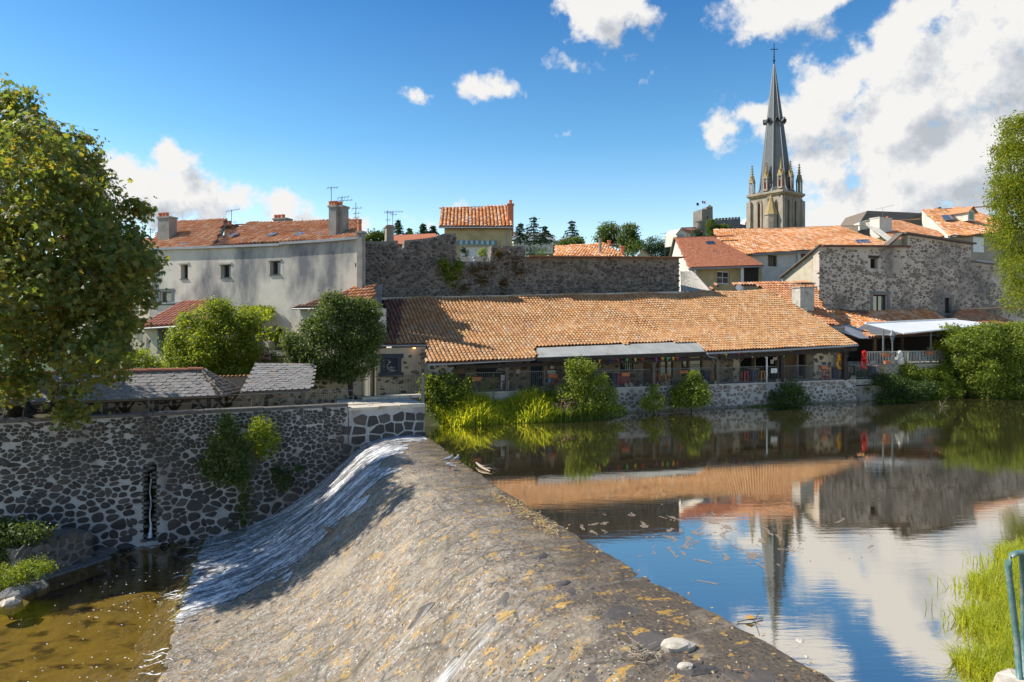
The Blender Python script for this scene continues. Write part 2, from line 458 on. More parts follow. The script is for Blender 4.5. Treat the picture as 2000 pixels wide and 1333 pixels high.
M['wood_brown'] = mat('wood_brown', [(.1, .055, .03), (.17, .1, .055)], 4, .8, .3, 12, stretch=(1, 1, .25))
M['wood_tan'] = mat('wood_tan', [(.34, .24, .13), (.46, .34, .2)], 4, .8, .3, 12)
M['driftwood'] = mat('driftwood', [(.3, .24, .17), (.45, .38, .29)], 6, .85, .4, 20)
M['bark'] = mat('bark', [(.03, .024, .02), (.075, .06, .048)], 5, .95, .8, 14, stretch=(1, 1, .3))
M['bark_pale'] = mat('bark_pale', [(.3, .28, .25), (.5, .48, .44)], 5, .9, .5, 14)
M['iron'] = flat('iron', (.03, .032, .036), .55, .3)
M['iron_brown'] = mat('iron_brown', [(.1, .075, .055), (.17, .13, .1)], 8, .8, .3)
M['iron_grey'] = flat('iron_grey', (.16, .165, .17), .5, .4)
M['steel'] = flat('steel', (.45, .46, .47), .4, .6)
M['zinc'] = mat('zinc', [(.27, .285, .3), (.36, .375, .39)], 1.5, .55, .15, metallic=.2)
M['zinc_sheet'] = mat('zinc_sheet', [(.3, .3, .27), (.42, .42, .385)], 1.2, .6, .15, 6, stretch=(1, 1, 1), stain=(1.4, (1, 1, .4), (.25, .2, .15), .58, .8))
M['concrete'] = mat('concrete', [(.2, .19, .17), (.33, .31, .28)], 2, .95, .4, 14)
M['concrete_pale'] = mat('concrete_pale', [(.36, .34, .3), (.52, .49, .43)], 2.4, .95, .4, 14, stain=(1.5, (1, 1, 1), (.2, .17, .12), .55, .75))
M['coping'] = mat('coping', [(.05, .048, .045), (.14, .13, .12), (.09, .082, .075)], 2.2, .95, .5, 14)
M['flagstone'] = mat('flagstone', [(.42, .37, .29), (.6, .55, .46)], 2.4, .95, .4, 12, stain=(1.6, (1, 1, 1), (.2, .17, .13), .56, .74))
M['terracotta'] = flat('terracotta', (.46, .16, .07), .8)
M['terracotta_pot'] = flat('terracotta_pot', (.55, .17, .08), .75)
M['glass'] = flat('glass', (.03, .036, .042), .06, 0, spec=.9)
M['glass_sky'] = flat('glass_sky', (.1, .12, .14), .05, 0, spec=1.0)
M['dark_room'] = mat('dark_room', [(.012, .011, .012), (.03, .027, .026)], 1, .95, .2)  # near-black: shade of room interiors and openings put into the colour
M['white_paint'] = flat('white_paint', (.75, .75, .74), .6)
M['grey_paint'] = flat('grey_paint', (.13, .14, .155), .6)
M['slate_blue_paint'] = flat('slate_blue_paint', (.018, .032, .055), .5)
M['blackboard'] = flat('blackboard', (.022, .026, .034), .7)
M['chalk'] = flat('chalk', (.6, .6, .6), .9)
M['chalk_violet'] = flat('chalk_violet', (.09, .06, .3), .9)
M['paper'] = flat('paper', (.62, .58, .5), .9)
M['red_paint'] = flat('red_paint', (.5, .02, .025), .4)
M['orange_paint'] = flat('orange_paint', (.6, .25, .02), .4)
M['yellow_paint'] = flat('yellow_paint', (.65, .42, .02), .4)
M['navy_paint'] = flat('navy_paint', (.015, .028, .07), .45)
M['red_vinyl'] = flat('red_vinyl', (.7, .015, .012), .25)
M['amber_vinyl'] = flat('amber_vinyl', (.75, .33, .01), .3)
M['louvre_red'] = flat('louvre_red', (.22, .03, .025), .7)
M['canvas'] = mat('canvas', [(.52, .54, .57), (.6, .62, .65)], 1, .8, .1)
M['canvas_green'] = flat('canvas_green', (.16, .32, .22), .8)
M['blue_cloth'] = flat('blue_cloth', (.02, .03, .2), .8)
M['white_cloth'] = flat('white_cloth', (.8, .8, .8), .8)
M['red_cloth'] = flat('red_cloth', (.6, .03, .04), .8)
M['green_cloth'] = flat('green_cloth', (.06, .5, .15), .8)
M['purple_cloth'] = flat('purple_cloth', (.2, .04, .35), .8)
M['pink_cloth'] = flat('pink_cloth', (.6, .04, .16), .8)
M['black_cloth'] = flat('black_cloth', (.012, .012, .016), .9)
M['sack_cloth'] = mat('sack_cloth', [(.4, .3, .18), (.52, .42, .28)], 4, .9, .2)
M['skin'] = flat('skin', (.35, .2, .14), .6)
M['hair'] = flat('hair', (.012, .009, .008), .7)
M['pigeon'] = mat('pigeon', [(.16, .17, .19), (.3, .31, .34)], 12, .8, .1)
M['duck'] = mat('duck', [(.16, .1, .06), (.28, .2, .13)], 14, .8, .1)
M['rail_green'] = mat('rail_green', [(.05, .12, .12), (.1, .19, .18), (.24, .26, .24)], 8, .45, .2, metallic=.1)
M['lamp_glow'] = flat('lamp_glow', (1.0, .42, .1), .5, 0, 6.0)
M['bulb'] = flat('bulb', (1.0, .8, .45), .5, 0, 1.5)
M['white_rock'] = mat('white_rock', [(.26, .23, .18), (.5, .45, .37), (.38, .33, .27)], 5, .85, .4, 15)
M['wet_rock'] = mat('wet_rock', [(.04, .036, .034), (.12, .1, .08)], 3.5, .5, .9, 12, [(.05, .046, .044), (.1, .085, .07), (.065, .058, .054), (.14, .115, .09)], .45, stain=(1.8, (1, 1, 1), (.4, .22, .05), .58, .66), spec=.5)
M['rock_grey'] = mat('rock_grey', [(.12, .115, .11), (.26, .25, .235)], 3, .85, .5, 12)
M['twig'] = mat('twig', [(.13, .1, .07), (.25, .2, .15)], 6, .9, .2)
M['leaf_litter'] = flat('leaf_litter', (.55, .3, .08), .8)
M['recess_shade'] = mat('recess_shade', [(.02, .03, .008), (.05, .06, .018)], 6, .95, .8, 20)  # back of the outlet: shade of the recess painted as a dark colour
M['soil'] = mat('soil', [(.06, .05, .035), (.13, .11, .08)], 1, .95, .4, 6)

M['chestnut_leaf'] = leaf_mat('chestnut_leaf', [(.07, .11, .035), (.105, .155, .042), (.15, .2, .05), (.12, .165, .07), (.25, .25, .04), (.19, .15, .045), (.34, .31, .045)], .58, .5)
M['bush_leaf'] = leaf_mat('bush_leaf', [(.06, .1, .016), (.1, .155, .022), (.18, .235, .03), (.3, .34, .05), (.13, .19, .027)], .55, .45)
M['laurel_leaf'] = leaf_mat('laurel_leaf', [(.04, .07, .016), (.065, .105, .024), (.1, .145, .03), (.2, .225, .06)], .45, .6)
M['vine_leaf'] = leaf_mat('vine_leaf', [(.12, .19, .022), (.19, .26, .03), (.3, .3, .035)], .5, .3)
M['ivy_leaf'] = leaf_mat('ivy_leaf', [(.04, .072, .016), (.065, .11, .025), (.11, .165, .035)], .45, .5)
M['grass_blade'] = leaf_mat('grass_blade', [(.3, .36, .035), (.4, .44, .045), (.46, .47, .07), (.22, .3, .035)], .55, .3)
M['reed_blade'] = leaf_mat('reed_blade', [(.06, .13, .02), (.11, .19, .03), (.22, .23, .06)], .5, .4)
M['birch_leaf'] = leaf_mat('birch_leaf', [(.12, .18, .015), (.17, .23, .02), (.27, .27, .028), (.09, .15, .015)], .55, .3)
M['fir_leaf'] = leaf_mat('fir_leaf', [(.025, .048, .032), (.04, .07, .042), (.06, .09, .05)], .25, .2)
M['far_leaf'] = leaf_mat('far_leaf', [(.045, .08, .02), (.075, .12, .03), (.12, .17, .036), (.15, .16, .03)], .45, .2)
M['far_leaf_haze'] = leaf_mat('far_leaf_haze', [(.06, .1, .065), (.08, .125, .075), (.11, .155, .085)], .35, .2)  # distance haze painted into the leaf colour
M['rust_leaf'] = leaf_mat('rust_leaf', [(.12, .065, .02), (.17, .1, .025), (.09, .08, .02), (.07, .05, .02)], .4, .2)
M['petal'] = leaf_mat('petal', [(.45, .2, .4), (.55, .33, .5)], .4, .2)
M['flower_orange'] = leaf_mat('flower_orange', [(.7, .2, .01), (.75, .3, .02)], .4, .2)
# ------------------------------------------------------------------ builders
def clip_half(poly, mx, my, dx, dy):
    out = []
    k = len(poly)
    for i in range(k):
        ax, ay = poly[i]; bx, by = poly[(i + 1) % k]
        da = (ax - mx) * dx + (ay - my) * dy; db = (bx - mx) * dx + (by - my) * dy
        if da <= 0: out.append((ax, ay))
        if (da < 0 < db) or (db < 0 < da):
            q = da / (da - db); out.append((ax + (bx - ax) * q, ay + (by - ay) * q))
    return out


def rubble(w, h, cell, flat_=1.5, seed=1, jit=.42, grow=None):
    """irregular stones of a rubble wall, as polygons in the rectangle w by h; grow(y/h) scales the cell"""
    rn = random.Random(seed)
    pts = []
    y = 0.0; row = 0
    while y < h:
        c = cell * (grow(y / h) if grow else 1.0)
        ch = c / flat_ * rn.choice((.75, 1.0, 1.0, 1.25))
        x = -rn.random() * c
        while x < w + c:
            pts.append((x + rn.uniform(-jit, jit) * c, y + ch / 2 + rn.uniform(-jit, jit) * ch, c))
            x += c * rn.choice((.5, .7, .85, 1.0, 1.25, 1.7))
        y += ch; row += 1
    A = np.array(pts)
    polys = []
    B = A[:, :2] * np.array([1, flat_])
    for i in range(len(A)):
        x, y, c = A[i]
        if not (-c * .3 < x < w + c * .3 and -c * .3 < y < h + c * .3): continue
        d = ((B - B[i]) ** 2).sum(1)
        idx = np.argsort(d)[1:15]
        r = c * 1.5
        poly = [(-r, -r), (r, -r), (r, r), (-r, r)]
        for j in idx:
            dx, dy = B[j] - B[i]
            poly = clip_half(poly, dx / 2, dy / 2, dx, dy)
            if len(poly) < 3: break
        if len(poly) < 3: continue
        polys.append((x, y, [(a, b / flat_) for a, b in poly]))
    return polys


def chaikin(p):
    out = []
    k = len(p)
    for i in range(k):
        a, b = p[i], p[(i + 1) % k]
        out.append((a[0] * .72 + b[0] * .28, a[1] * .72 + b[1] * .28)); out.append((a[0] * .28 + b[0] * .72, a[1] * .28 + b[1] * .72))
    return out


def clean(poly, eps):
    out = []
    for q in poly:
        if not out or math.hypot(q[0] - out[-1][0], q[1] - out[-1][1]) > eps: out.append(q)
    if len(out) > 2 and math.hypot(out[0][0] - out[-1][0], out[0][1] - out[-1][1]) < eps: out.pop()
    return out


def lay_stones(to_world, w, h, cell, parent, m, gap=.18, proud=.04, flat_=1.5, seed=1, keep=None, drop=.0, big=300, grow=None, name='stone', square=False, jit=.42, gapvar=.35, min_px=7):
    """Stones proud of a wall. to_world(u, v, d) -> point, d towards the viewer. The big ones are objects of their own."""
    rn = random.Random(seed + 100)
    items = []
    for x, y, poly in rubble(w, h, cell, flat_, seed, jit, grow):
        if rn.random() < drop: continue
        if keep and not keep(x, y): continue
        c = cell * (grow(min(1, max(0, y / h))) if grow else 1)
        g = gap * (1 + rn.uniform(-gapvar, gapvar * 1.6))
        s = max(.25, 1 - g)
        poly = clean([(a * s, b * s) for a, b in poly], .07 * c)
        if len(poly) < 3: continue
        if not square: poly = chaikin(poly)
        items.append((x, y, poly, c))
    rec = []
    for x, y, poly, c in items:
        cen = to_world(x, y, 0)
        if cen.y < 1: continue
        q = [proj(to_world(x + a, y + b, 0)) for a, b in poly]
        ex = max(a for a, b in q) - min(a for a, b in q); ey = max(b for a, b in q) - min(b for a, b in q)
        seen = -8 < sum(a for a, b in q) / len(q) < 2008 and sum(b for a, b in q) / len(q) < 1340
        rec.append((ex * ey if seen and max(ex, ey) > min_px else 0, x, y, poly, c, cen))
    rec.sort(key=lambda r: -r[0])
    rest = MB()
    for i, (sz, x, y, poly, c, cen) in enumerate(rec):
        b = MB() if (i < big and sz > 0) else rest
        b.tint = rn.random()
        pr = proud * rn.uniform(.55, 1.3)
        k = len(poly)
        tilt = (rn.uniform(-.12, .12), rn.uniform(-.12, .12))
        f1 = .97 if square else .93
        f2 = .9 if square else .68
        ring = [to_world(x + a, y + b_, -.03) for a, b_ in poly]
        ring += [to_world(x + a * f1, y + b_ * f1, pr * .65 + (a * tilt[0] + b_ * tilt[1]) * .5) for a, b_ in poly]
        ring += [to_world(x + a * f2, y + b_ * f2, pr + a * tilt[0] + b_ * tilt[1]) for a, b_ in poly]
        b.mesh(ring, [(q, (q + 1) % k, k + (q + 1) % k, k + q) for q in range(k)] + [(k + q, k + (q + 1) % k, 2 * k + (q + 1) % k, 2 * k + q) for q in range(k)] + [tuple(range(2 * k, 3 * k))])
        if b is not rest: b.build(name, m, parent, origin=cen)
    rest.build('small_stones', m, parent, kind='stuff')


def wall_face(pl, t, top, zb, openings, thick, name, m, parent, side=True):
    """Upright wall along plane pl at distance t. top: [(s, z), ...] left to right. openings: [(s0, s1, z0, z1)], cut right through with reveals."""
    b = MB()
    ss = sorted(set([p[0] for p in top] + [v for o in openings for v in o[:2] if top[0][0] < v < top[-1][0]]))

    def tz(s):
        for (a, za), (c, zc) in zip(top, top[1:]):
            if a <= s <= c: return za + (zc - za) * (s - a) / max(1e-6, c - a)
        return top[-1][1]
    for a, c in zip(ss, ss[1:]):
        mid = (a + c) / 2
        cuts = sorted([(o[2], o[3]) for o in openings if o[0] <= mid <= o[1]])
        z = zb
        for lo, hi in cuts + [(None, None)]:
            if lo is None:
                b.face([pl.at(a, t, z), pl.at(c, t, z), pl.at(c, t, tz(c)), pl.at(a, t, tz(a))])
            elif lo > z:
                b.face([pl.at(a, t, z), pl.at(c, t, z), pl.at(c, t, lo), pl.at(a, t, lo)])
            if hi is not None: z = hi
    for s0, s1, z0, z1 in openings:
        for p, q in (((s0, z0), (s0, z1)), ((s0, z1), (s1, z1)), ((s1, z1), (s1, z0)), ((s1, z0), (s0, z0))):
            b.face([pl.at(p[0], t, p[1]), pl.at(q[0], t, q[1]), pl.at(q[0], t + thick, q[1]), pl.at(p[0], t + thick, p[1])])
    # top, ends and back
    for (a, za), (c, zc) in zip(top, top[1:]):
        b.face([pl.at(a, t, za), pl.at(c, t, zc), pl.at(c, t + thick, zc), pl.at(a, t + thick, za)])
    if side:
        for s_, z_ in (top[0], top[-1]):
            b.face([pl.at(s_, t, zb), pl.at(s_, t, z_), pl.at(s_, t + thick, z_), pl.at(s_, t + thick, zb)])
    a, c = top[0], top[-1]
    return b.build(name, m, parent)


def px_rect(pl, x0, y0, x1, y1, t=0.0):
    """opening from photo pixels on plane pl at t, squared up"""
    s0, z1 = pl.sz(x0, (y0), t); s1, z1b = pl.sz(x1, y0, t)
    _, z0 = pl.sz(x0, y1, t); _, z0b = pl.sz(x1, y1, t)
    return (s0, s1, (z0 + z0b) / 2, (z1 + z1b) / 2)


def window(parent, pl, t, o, frame_m, glass_m=None, bars=(1, 0), fw=.07, surround=None, sill=None, lintel=None, name='window', depth=.22, pane_label=None):
    """window in opening o = (s0, s1, z0, z1): frame, pane and, where asked, surround, sill, lintel. The part stands depth behind the wall face."""
    s0, s1, z0, z1 = o
    d = t + depth
    b = MB()
    for a, c in (((s0, z0 + fw / 2), (s1, z0 + fw / 2)), ((s0, z1 - fw / 2), (s1, z1 - fw / 2))):
        b.bar(pl.at(a[0], d, a[1]), pl.at(c[0], d, c[1]), .06, fw, Vector((0, 0, 1)))
    for s_ in (s0 + fw / 2, s1 - fw / 2):
        b.bar(pl.at(s_, d, z0 + fw), pl.at(s_, d, z1 - fw), .06, fw, pl.n)
    for k in range(bars[0]):
        s_ = s0 + (s1 - s0) * (k + 1) / (bars[0] + 1); b.bar(pl.at(s_, d + .003, z0 + fw), pl.at(s_, d + .003, z1 - fw), .055, fw * .9, pl.n)
    for k in range(bars[1]):
        z_ = z0 + (z1 - z0) * (k + 1) / (bars[1] + 1); b.bar(pl.at(s0 + fw, d + .006, z_), pl.at(s1 - fw, d + .006, z_), .05, fw * .55, Vector((0, 0, 1)))
    w = b.build(name, frame_m, parent)
    g = MB(); g.slab([pl.at(s0 + .02, d + .02, z0 + .02), pl.at(s1 - .02, d + .02, z0 + .02), pl.at(s1 - .02, d + .02, z1 - .02), pl.at(s0 + .02, d + .02, z1 - .02)], pl.n * .012)
    g.build('pane', glass_m or M['glass'], w)
    if surround:
        sw, sm = surround
        q = MB()
        q.slab([pl.at(s0 - sw, t - .03, z0), pl.at(s0 - .002, t - .03, z0), pl.at(s0 - .002, t - .03, z1), pl.at(s0 - sw, t - .03, z1)], pl.n * .06)
        q.slab([pl.at(s1 + .002, t - .03, z0), pl.at(s1 + sw, t - .03, z0), pl.at(s1 + sw, t - .03, z1), pl.at(s1 + .002, t - .03, z1)], pl.n * .06)
        q.slab([pl.at(s0 - sw * 1.3, t - .034, z1 + .002), pl.at(s1 + sw * 1.3, t - .034, z1 + .002), pl.at(s1 + sw * 1.3, t - .034, z1 + sw), pl.at(s0 - sw * 1.3, t - .034, z1 + sw)], pl.n * .066)
        q.slab([pl.at(s0 - sw * 1.3, t - .05, z0 - sw * .8), pl.at(s1 + sw * 1.3, t - .05, z0 - sw * .8), pl.at(s1 + sw * 1.3, t - .05, z0 - .002), pl.at(s0 - sw * 1.3, t - .05, z0 - .002)], pl.n * .1)
        q.build('surround', sm, w)
    if lintel:
        lw, lh, lm = lintel
        q = MB(); q.slab([pl.at(s0 - lw, t - .05, z1), pl.at(s1 + lw * .5, t - .05, z1), pl.at(s1 + lw * .5, t - .05, z1 + lh), pl.at(s0 - lw, t - .05, z1 + lh)], pl.n * .07)
        q.build('lintel', lm, w)
    if sill:
        q = MB(); q.slab([pl.at(s0 - .04, t - .06, z0 - .06), pl.at(s1 + .04, t - .06, z0 - .06), pl.at(s1 + .04, t - .06, z0), pl.at(s0 - .04, t - .06, z0)], pl.n * .25)
        q.build('sill', sill, w)
    return w


def canal_tile(r, length, n=6):
    """half round clay tile along +y, opening down, a little wider at its low end (y = 0)"""
    vs, fs = [], []
    for y, rr, z in ((0, r * 1.06, .008), (length, r * .9, 0.0)):
        for k in range(n + 1):
            a = math.pi * k / n
            vs.append((math.cos(a) * rr, y, math.sin(a) * rr * .95 + z))
    for k in range(n): fs.append((k, k + 1, n + 2 + k, n + 1 + k))
    # low end lip, gives the tile its thickness
    i = len(vs)
    for k in range(n + 1):
        a = math.pi * k / n
        vs.append((math.cos(a) * r * .8, .004, math.sin(a) * r * .58 + .012))
    for k in range(n): fs.append((k + 1, k, i + k, i + k + 1))
    return vs, fs


def flat_tile(w, length, thick=.02, point=0.0):
    """flat slate or plain tile along +y; point > 0 rounds its low end"""
    if point:
        low = [(-w / 2, point), (-w * .3, point * .25), (0, 0), (w * .3, point * .25), (w / 2, point)]
    else:
        low = [(-w / 2, 0), (w / 2, 0)]
    pts = low + [(w / 2, length), (-w / 2, length)]
    k = len(pts)
    vs = [(x, y, thick + (.012 if y < length * .5 else 0)) for x, y in pts] + [(x, y, 0 if y < length * .5 else -.006) for x, y in pts]
    return vs, [tuple(range(k))] + [(k + i, k + (i + 1) % k, (i + 1) % k, i) for i in range(k)]


def tile_roof(parent, eL, eR, tL, tR, pitch, rowlen, m, deck_m, mask=None, holes=(), kind='canal', big=300, seed=1, jitter=.012, overlap=1.3, dark=None, dark_mask=None, name='tile', deck_z=.05, min_px=5.5, sag=0.0, wave=0.0):
    """Tiles laid in columns from the eave line eL-eR to the upper line tL-tR. mask and holes are photo outlines of the roof plane. The largest tiles are objects."""
    rn = random.Random(seed)
    eL, eR, tL, tR = map(Vector, (eL, eR, tL, tR))
    wid = max((eR - eL).length, (tR - tL).length); hei = ((tL - eL).length + (tR - eR).length) / 2
    nc = max(2, int(wid / pitch)); nr = max(2, int(hei / rowlen))

    def pt(a, b):
        p = (eL * (1 - a) + eR * a) * (1 - b) + (tL * (1 - a) + tR * a) * b
        if sag: p = p + Vector((0, 0, -sag * math.sin(math.pi * b) - sag * .5 * math.sin(math.pi * a)))
        if wave: p = p + Vector((0, 0, wave * noise.noise(Vector((a * wid * .35, b * hei * .35, seed)))))
        return p
    nrm = (eR - eL).cross(tL - eL).normalized()
    if nrm.z < 0: nrm = -nrm
    # deck under the tiles: one slab of clipped cells; dark decks paint in valley shade
    def shown(p):
        q = proj(p)
        if mask and not in_poly(q[0], q[1], mask): return False
        return not any(in_poly(q[0], q[1], h) for h in holes)
    deck = MB(); g = max(1, int(nc / 60)); hgt = max(1, int(nr / 16))
    na, nb = max(2, nc // g), max(2, nr // hgt)
    verts = {}
    faces = []
    for i in range(na):
        for j in range(nb):
            c = pt((i + .5) / na, (j + .5) / nb)
            if not shown(c): continue
            faces.append([(i, j), (i + 1, j), (i + 1, j + 1), (i, j + 1)])
            for k in faces[-1]: verts.setdefault(k, len(verts))
    vs = [None] * len(verts)
    for k, idx in verts.items(): vs[idx] = pt(k[0] / na, k[1] / nb) + nrm * .0
    low = [v - nrm * deck_z * 1.6 for v in vs]
    edges = {}
    fs = [tuple(verts[k] for k in f) for f in faces]
    for f in fs:
        for a, b in zip(f, f[1:] + f[:1]): edges[(a, b)] = edges.get((a, b), 0) + 1
    K = len(vs)
    allf = fs + [tuple(K + i for i in reversed(f)) for f in fs] + [(b, a, K + a, K + b) for (a, b) in edges if (b, a) not in edges]
    deck.mesh([v - nrm * .01 for v in vs] + low, allf)
    deck.build('deck', deck_m, parent)
    r = pitch * .43
    if kind == 'canal': tv, tf = canal_tile(r, rowlen * overlap)
    elif kind == 'flat': tv, tf = flat_tile(pitch * .96, rowlen * overlap)
    else: tv, tf = flat_tile(pitch * .985, rowlen * overlap * 1.1, .012, rowlen * .36)
    tme = {}
    recs = []
    stag = kind != 'canal'
    for j in range(nr):
        for i in range(nc):
            a = (i + .5 + (.5 if stag and j % 2 else 0)) / nc
            if a > 1: continue
            b0 = j / nr
            p = pt(a, b0)
            c = pt(a, min(1, b0 + .5 / nr))
            if not shown(c): continue
            up = (pt(a, b0 + 1 / nr) - p).normalized()
            x = up.cross(nrm).normalized()
            tilt = rn.gauss(0, jitter)
            x2 = (x + up * tilt).normalized(); up2 = nrm.cross(x2)
            up3 = (up2 + nrm * (rn.gauss(0, jitter) + (.035 if kind == 'canal' else .03) * -1)).normalized()
            n2 = x2.cross(up3)
            o = p + nrm * ((.02 if kind == 'canal' else .022) + abs(rn.gauss(0, .006)))
            Mx = Matrix((x2, up3, n2)).transposed().to_4x4(); Mx.translation = o
            q0 = proj(p); q1 = proj(pt(a, b0 + 1 / nr)); q2 = proj(p + x * pitch)
            area = abs((q1[0] - q0[0]) * (q2[1] - q0[1]) - (q1[1] - q0[1]) * (q2[0] - q0[0]))
            ok = -5 < q0[0] < 2005 and max(math.hypot(q1[0] - q0[0], q1[1] - q0[1]), math.hypot(q2[0] - q0[0], q2[1] - q0[1])) > min_px
            dk = bool(dark and dark_mask and in_poly(q0[0] + rn.uniform(-5, 5), q0[1], dark_mask))
            recs.append((area if ok else 0, Mx, dk, rn.random()))
    recs.sort(key=lambda q: -q[0])
    rest = {False: ([], [], []), True: ([], [], [])}
    TV = np.array([(*v, 1) for v in tv]); K = len(tv)
    cnt = 0
    for i, (area, Mx, dk, tint) in enumerate(recs):
        if area > 0 and cnt < big:
            if dk not in tme:
                me = bpy.data.meshes.new(name); me.from_pydata(tv, [], tf); me.materials.append(dark if dk else m); tme[dk] = me
            put(name, tme[dk], Mx, parent); cnt += 1
        else:
            V, Fc, T = rest[dk]
            V.append((TV @ np.array(Mx).T)[:, :3]); T.append(tint)
    for dk, (V, Fc, T) in rest.items():
        if not V: continue
        b = MB(); k = 0
        b.v = [tuple(p) for p in np.concatenate(V).tolist()]
        for q, tint in enumerate(T):
            b.f.extend(tuple(q * K + z for z in f) for f in tf); b.t.extend([tint] * len(tf))
        b.build('small_tiles', dark if dk else m, parent, kind='stuff')


def ridge(parent, a, b, r, m, name='ridge_tile', n=None):
    """half round ridge tiles, each an object"""
    a, b = Vector(a), Vector(b); d = b - a; L = d.length; n = n or max(2, int(L / .42)); d.normalize()
    tv, tf = canal_tile(r, L / n * 1.15)
    me = bpy.data.meshes.new(name); me.from_pydata(tv, [], tf); me.materials.append(m)
    x = d.cross(Vector((0, 0, 1))).normalized(); z = x.cross(d)
    for i in range(n):
        Mx = Matrix((x, d, z)).transposed().to_4x4(); Mx.translation = a + d * (L * i / n) + z * R.uniform(-.01, .02)
        put(name, me, Mx, parent)


def railing(name, label, pts, h, m, every=.12, post=1.6, bar=.012, rail=.03, cat='railing', zoff=.08, rails=(), group=None):
    """rail along pts (ground points), balusters and posts"""
    pts = [Vector(p) for p in pts]
    t = thing(name, label, cat, pts[0], group)
    up = Vector((0, 0, h))
    for a, b in zip(pts, pts[1:]):
        MB().bar(a + up, b + up, rail * 1.4, rail).build('top_rail', m, t)
        lo = Vector((0, 0, zoff))
        if every: MB().bar(a + lo, b + lo, rail, rail * .8).build('bottom_rail', m, t)
        for r_ in rails: MB().bar(a + up * r_, b + up * r_, rail * .6, rail * .6).build('middle_rail', m, t)
        L = (b - a).length; bl = MB(); k = int(L / every) if every else 0
        for i in range(1, k): bl.bar(a.lerp(b, i / k) + lo, a.lerp(b, i / k) + up, bar, bar)
        bl.build('balusters', m, t, kind='stuff')
        k = max(1, int(L / post))
        for i in range(k + 1):
            q = a.lerp(b, i / k); MB().bar(q, q + up, rail * 1.2, rail * 1.2).build('post', m, t)
    return t


# ---- leaves
def leaf_arrays(cen, size, up=.35, fold=.25, aspect=.55, rng=None, drop=0.0, out=None):
    """rhombus leaves (two triangles each, folded); cen (n,3), size (n,) ; out: outward directions that leaves tend to face"""
    rng = rng or np.random.default_rng(1)
    n = len(cen)
    nrm = rng.normal(size=(n, 3)); nrm[:, 2] += up * 2
    if out is not None: nrm += out * .9
    nrm /= np.linalg.norm(nrm, axis=1)[:, None]
    ax = rng.normal(size=(n, 3)); ax[:, 2] -= drop
    ax -= nrm * (ax * nrm).sum(1)[:, None]; ax /= np.linalg.norm(ax, axis=1)[:, None]
    sd = np.cross(nrm, ax)
    s = size[:, None]
    v = np.stack([cen - ax * s * .5, cen + sd * s * aspect * .5 + nrm * s * fold * .3, cen + ax * s * .5, cen - sd * s * aspect * .5 + nrm * s * fold * .3], 1).reshape(-1, 3)
    i = np.arange(n) * 4
    f = np.stack([np.stack([i, i + 1, i + 2], 1), np.stack([i, i + 2, i + 3], 1)], 1).reshape(-1, 3)
    return v, f


def palm_arrays(cen, size, rng, out=None, up=.5):
    """hand shaped leaves of five leaflets, as of a chestnut"""
    n = len(cen)
    nrm = rng.normal(size=(n, 3)) * .7; nrm[:, 2] += up
    if out is not None: nrm += out * .8
    nrm /= np.linalg.norm(nrm, axis=1)[:, None]
    ax = rng.normal(size=(n, 3)); ax[:, 2] -= .9
    ax -= nrm * (ax * nrm).sum(1)[:, None]; ax /= np.linalg.norm(ax, axis=1)[:, None]
    sd = np.cross(nrm, ax)
    V = []; Fs = []
    base = 0
    for k, (ang, ln) in enumerate(((-1.25, .62), (-.62, .85), (0, 1), (.62, .85), (1.25, .62))):
        d = ax * math.cos(ang) + sd * math.sin(ang); e = np.cross(nrm, d)
        s = (size * ln)[:, None]
        tip = cen + d * s - nrm * s * .22
        mid = cen + d * s * .62
        v = np.stack([cen, mid + e * s * .19 - nrm * s * .03, tip, mid - e * s * .19 - nrm * s * .03], 1).reshape(-1, 3)
        i = np.arange(n) * 4 + base
        Fs.append(np.stack([i, i + 1, i + 2, i + 3], 1)); V.append(v); base += n * 4
    return np.concatenate(V), np.concatenate(Fs)


def lobe_points(lobes, dens, rng, clump=.32, per=14, shell=.55, squash=.7):
    """leaf centres gathered in clumps near the skin of ellipsoid lobes; lobes: (centre, (rx, ry, rz)). Returns points and outward directions."""
    C, O = [], []
    for c, r in lobes:
        r = np.array(r, dtype=float)
        area = 4 * math.pi * ((r[0] * r[1]) ** 1.6 / 3 + (r[0] * r[2]) ** 1.6 / 3 + (r[1] * r[2]) ** 1.6 / 3) ** (1 / 1.6)
        k = max(6, int(area * dens))
        d = rng.normal(size=(k, 3)); d /= np.linalg.norm(d, axis=1)[:, None]
        rad = shell + (1.04 - shell) * rng.random(k) ** .6
        cc = np.array(c) + d * r * rad[:, None]
        # only keep clumps that are not deep inside another lobe
        ok = np.ones(k, bool)
        for c2, r2 in lobes:
            q = ((cc - np.array(c2)) / np.array(r2, dtype=float)); ok &= ~(((q ** 2).sum(1)) < .25)
        cc, d = cc[ok], d[ok]
        p = np.repeat(cc, per, 0) + rng.normal(size=(len(cc) * per, 3)) * np.array([clump, clump, clump * squash])
        C.append(p); O.append(np.repeat(d, per, 0))
    return np.concatenate(C), np.concatenate(O)


